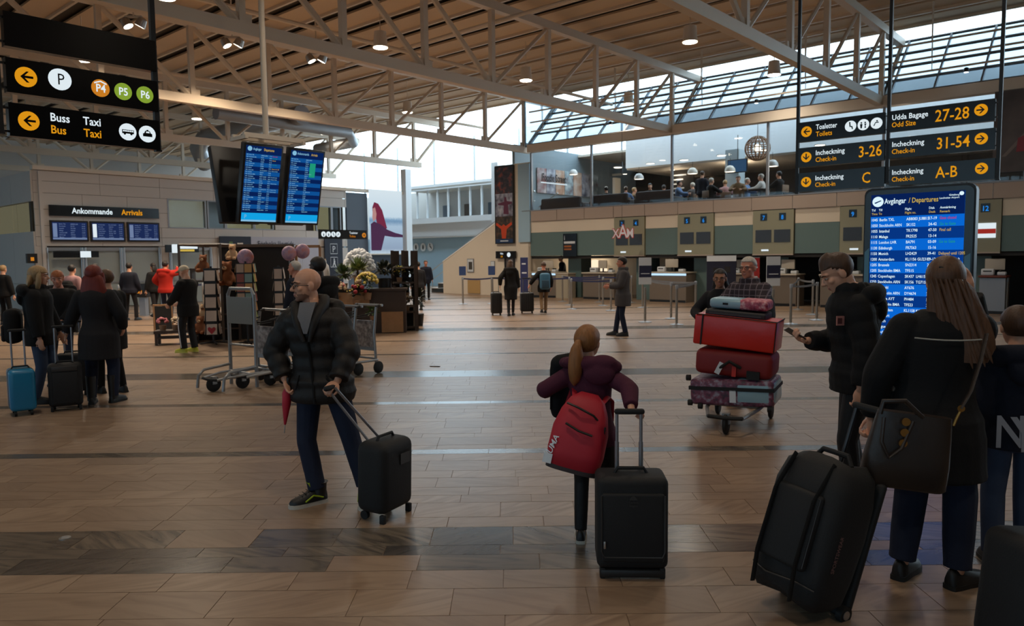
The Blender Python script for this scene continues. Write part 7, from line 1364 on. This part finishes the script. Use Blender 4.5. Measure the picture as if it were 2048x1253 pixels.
PB('fair haired man in a black jacket at the far left edge', 12, 650, 1.6, -10, top=TJ(K_black, -.1), bottom=dict(mat=K_black), hair=SH(H_bl, nape=-.06))
PB('man in a navy jacket standing with legs apart at the arrivals barrier', 263, 641, 1.62, -3, feet=((-.16, 0, 10), (.16, 0, -10)), hands=((-.26, .1, .88), (.26, .1, .88)), top=TJ(K_navy, -.1, thick=.05), bottom=dict(mat=K_char), hair=SH(H_dk))
PB('man in a bright red jacket raising a phone at the arrivals barrier', 335, 640, 1.66, -8, feet=((-.12, 0, 10), (.12, 0, -10)), hands=((-.24, .15, 1.0), (.16, .38, 1.52)), poles=((-1, -.5, 0), (1, -.3, -.5)), top=TJ(K_red, -.12, thick=.06, sleeve=.05, hood=.3), bottom=dict(mat=K_jean), hair=SH(H_dk))
PB('person in black half hidden behind the red jacket', 312, 634, 1.6, 60, feet=((-.1, -.15, 0), (.1, .2, 0)), top=TJ(K_black), bottom=dict(mat=K_char), hair=dict(kind='long', mat=H_dk, len=.2, wide=.08))
t, J = PB('man in a cream cap and black tracksuit reading, beside the card racks', 380, 705, 1.60, 72, vox=.011, face=True, feet=((-.1, .05, 5), (.1, -.04, -5)), hands=((-.18, .30, .98), (.16, .32, 1.0)), poles=((-.6, -1, 0), (.6, -1, 0)), head=(0, R_(-22)), top=TJ(K_black, -.20, thick=.05, sleeve=.044), bottom=dict(mat=K_track, knee=.075, ankle=.066), shoes=S_yel, hair=dict(kind='cap', mat=H_cap, front=.035, side=.03, nape=.0, grow=.014))
MB().tube([J['kn'][0] + Vector((-.085, .0, .3)), J['kn'][0] + Vector((-.08, .0, 0)), J['an'][0] + Vector((-.07, .0, .02))], .008, 5).build('side_stripe', M_pw, t)
PB('older balding man in a navy jumper in profile, behind the trolley row', 594, 0, 1.665, 78, Y=11.7, vox=.012, face=True, skin='ruddy', top=TJ(K_navy, -.1), bottom=dict(mat=K_black), hair=SH(H_gr, front=.075, side=.02, nape=-.04, grow=.004))
PB('dark skinned man in a black coat directly behind the bald man', 640, 0, 1.72, 60, Y=8.7, vox=.010, face=True, skin='dark', top=TJ(K_black, -.2, thick=.05, hood=.4), bottom=dict(mat=K_black), hair=SH(H_dk, front=.05, grow=.006))
PB('man in a dark suit with a light shirt near the foot of the stairs', 853, 600, 1.55, -172, vox=.02, top=TJ(K_navy, -.2), bottom=dict(mat=K_black), hair=SH(H_br), skin='ruddy')
PB('person in a brown jacket at the right end of the flower shop', 838, 621, 1.54, 30, vox=.018, top=TJ(K_char, -.14), bottom=dict(mat=K_black), hair=SH(H_dk))
# ---------------- guests in the upper cafe
SEAT = dict(hip=(0, -.05, .54), feet=((-.1, .38, 0), (.1, .38, 0)), hands=((-.15, .32, .82), (.15, .34, .84)), poles=((-1, -.4, -.6), (1, -.4, -.6)), kpole=((0, .3, 1), (0, .3, 1)), vox=.022, face=False, shoes=S_blk)
CG = [(1212, 1.9, 60, K_black, H_dk, 'cafe guest in black leaning on the sofa behind the second mullion'), (1252, 2.4, 30, K_blue, H_br, 'cafe guest in light blue at the left tables'), (1270, 3.1, -40, K_tan, H_bl, 'fair haired cafe guest at the left tables'), (1300, 2.0, 200, K_black, H_dk, 'cafe guest in black seated left of the middle mullion'), (1328, 3.0, 20, K_blue, H_dk, 'cafe guest in blue left of the middle mullion'), (1360, 1.9, -70, K_blue, H_dk, 'cafe guest in a blue shirt right of the middle mullion'), (1384, 3.0, 70, K_grey, H_gr, 'grey haired cafe guest beside the blue shirt'), (1424, 1.9, -30, K_black, H_gr, 'grey haired cafe guest at the high table'), (1450, 3.0, 30, K_pink, H_bl, 'blonde cafe guest in pink at the high table'), (1476, 1.8, 200, K_tan, H_br, 'cafe guest in brown before the white column'), (1496, 2.9, -80, K_blue, H_gr, 'grey haired cafe guest leaning over a table below the globe lamp'), (1520, 1.9, 100, K_white, H_gr, 'cafe guest in white below the globe lamp'), (1556, 1.6, 80, K_black, H_dk, 'cafe guest in black at the right tables beside the signs')]
for k, (px, u, dg, m, hm, lab) in enumerate(CG):
    v_ = pu(px, 380, u)[1]; p = hw(u, v_, ZM); rz = TH - R_(90) + R_(dg)
    person(lab, (p.x, p.y), 1.66, rz, z0=ZM, top=dict(mat=m, thick=.025, hem=-.1, sleeve=.028), bottom=dict(mat=K_char), hair=SH(hm), group='cafe guests', **SEAT)
    if k not in (0,):
        q = Vector((p.x, p.y, ZM)) + Matrix.Rotation(rz, 3, 'Z') @ Vector((0, -.08, 0)); cafe_chair('chair of the ' + lab.replace('cafe guest', 'guest'), q, rz)
    if k in (1, 4, 6, 12):
        q = Vector((p.x, p.y, ZM)) + Matrix.Rotation(rz, 3, 'Z') @ Vector((0, .72, 0)); cafe_table('cafe table of the ' + lab.replace('cafe guest', 'guest'), q)
v_ = pu(1404, 370, 2.6)[1]; p = hw(2.6, v_, ZM); person('standing cafe guest in a dark top near the high table', (p.x, p.y), 1.66, TH - R_(90), z0=ZM, vox=.022, face=False, shoes=S_blk, top=TJ(K_navy), bottom=dict(mat=K_black), hair=SH(H_br), group='cafe guests')

# ================================================================ small things around the hall
t = thing('folded_stroller', 'folded black stroller leaning at the foot of the white stair wall', 'stroller', gp(944, 587), R_(10))
MB().tube([(0, 0, .05), (.05, .02, .5), (.02, 0, .85)], .022, 8).build('frame', M_black, t); MB().tube([(-.06, 0, .1), (0, .02, .6)], .05, 8).build('seat_cloth', K_black, t)
for x in (-.08, .09): MB().lathe([(.001, -.015), (.08, -.015), (.08, .015), (.001, .015)], 14, (x, 0, .08), Matrix.Rotation(math.pi / 2, 3, 'X')).build('wheel', M_rub, t)
t = thing('ticket_machine', 'dark box on a metal stand at the arrivals barrier', 'machine', gp(288, 632), R_(-10)); MB().rbox((0, 0, .78), (.42, .3, .42), .03).build('case', M_black, t); MB().box((0, .02, .3), (.2, .16, .6)).build('stand', M_alu, t); MB().box((0, -.152, .74), (.16, .006, .1)).build('label', E_orange, t)
BP = []
for px, py, lab in ((240, 634, 'barrier post left of the man with legs apart'), (300, 630, 'barrier post beside the dark ticket machine'), (408, 628, 'barrier post at the arrivals doors behind the shop frame')): BP.append(post(px, py, lab))
PO = BP; belt(0, 1, M_belt); belt(1, 2, M_belt)
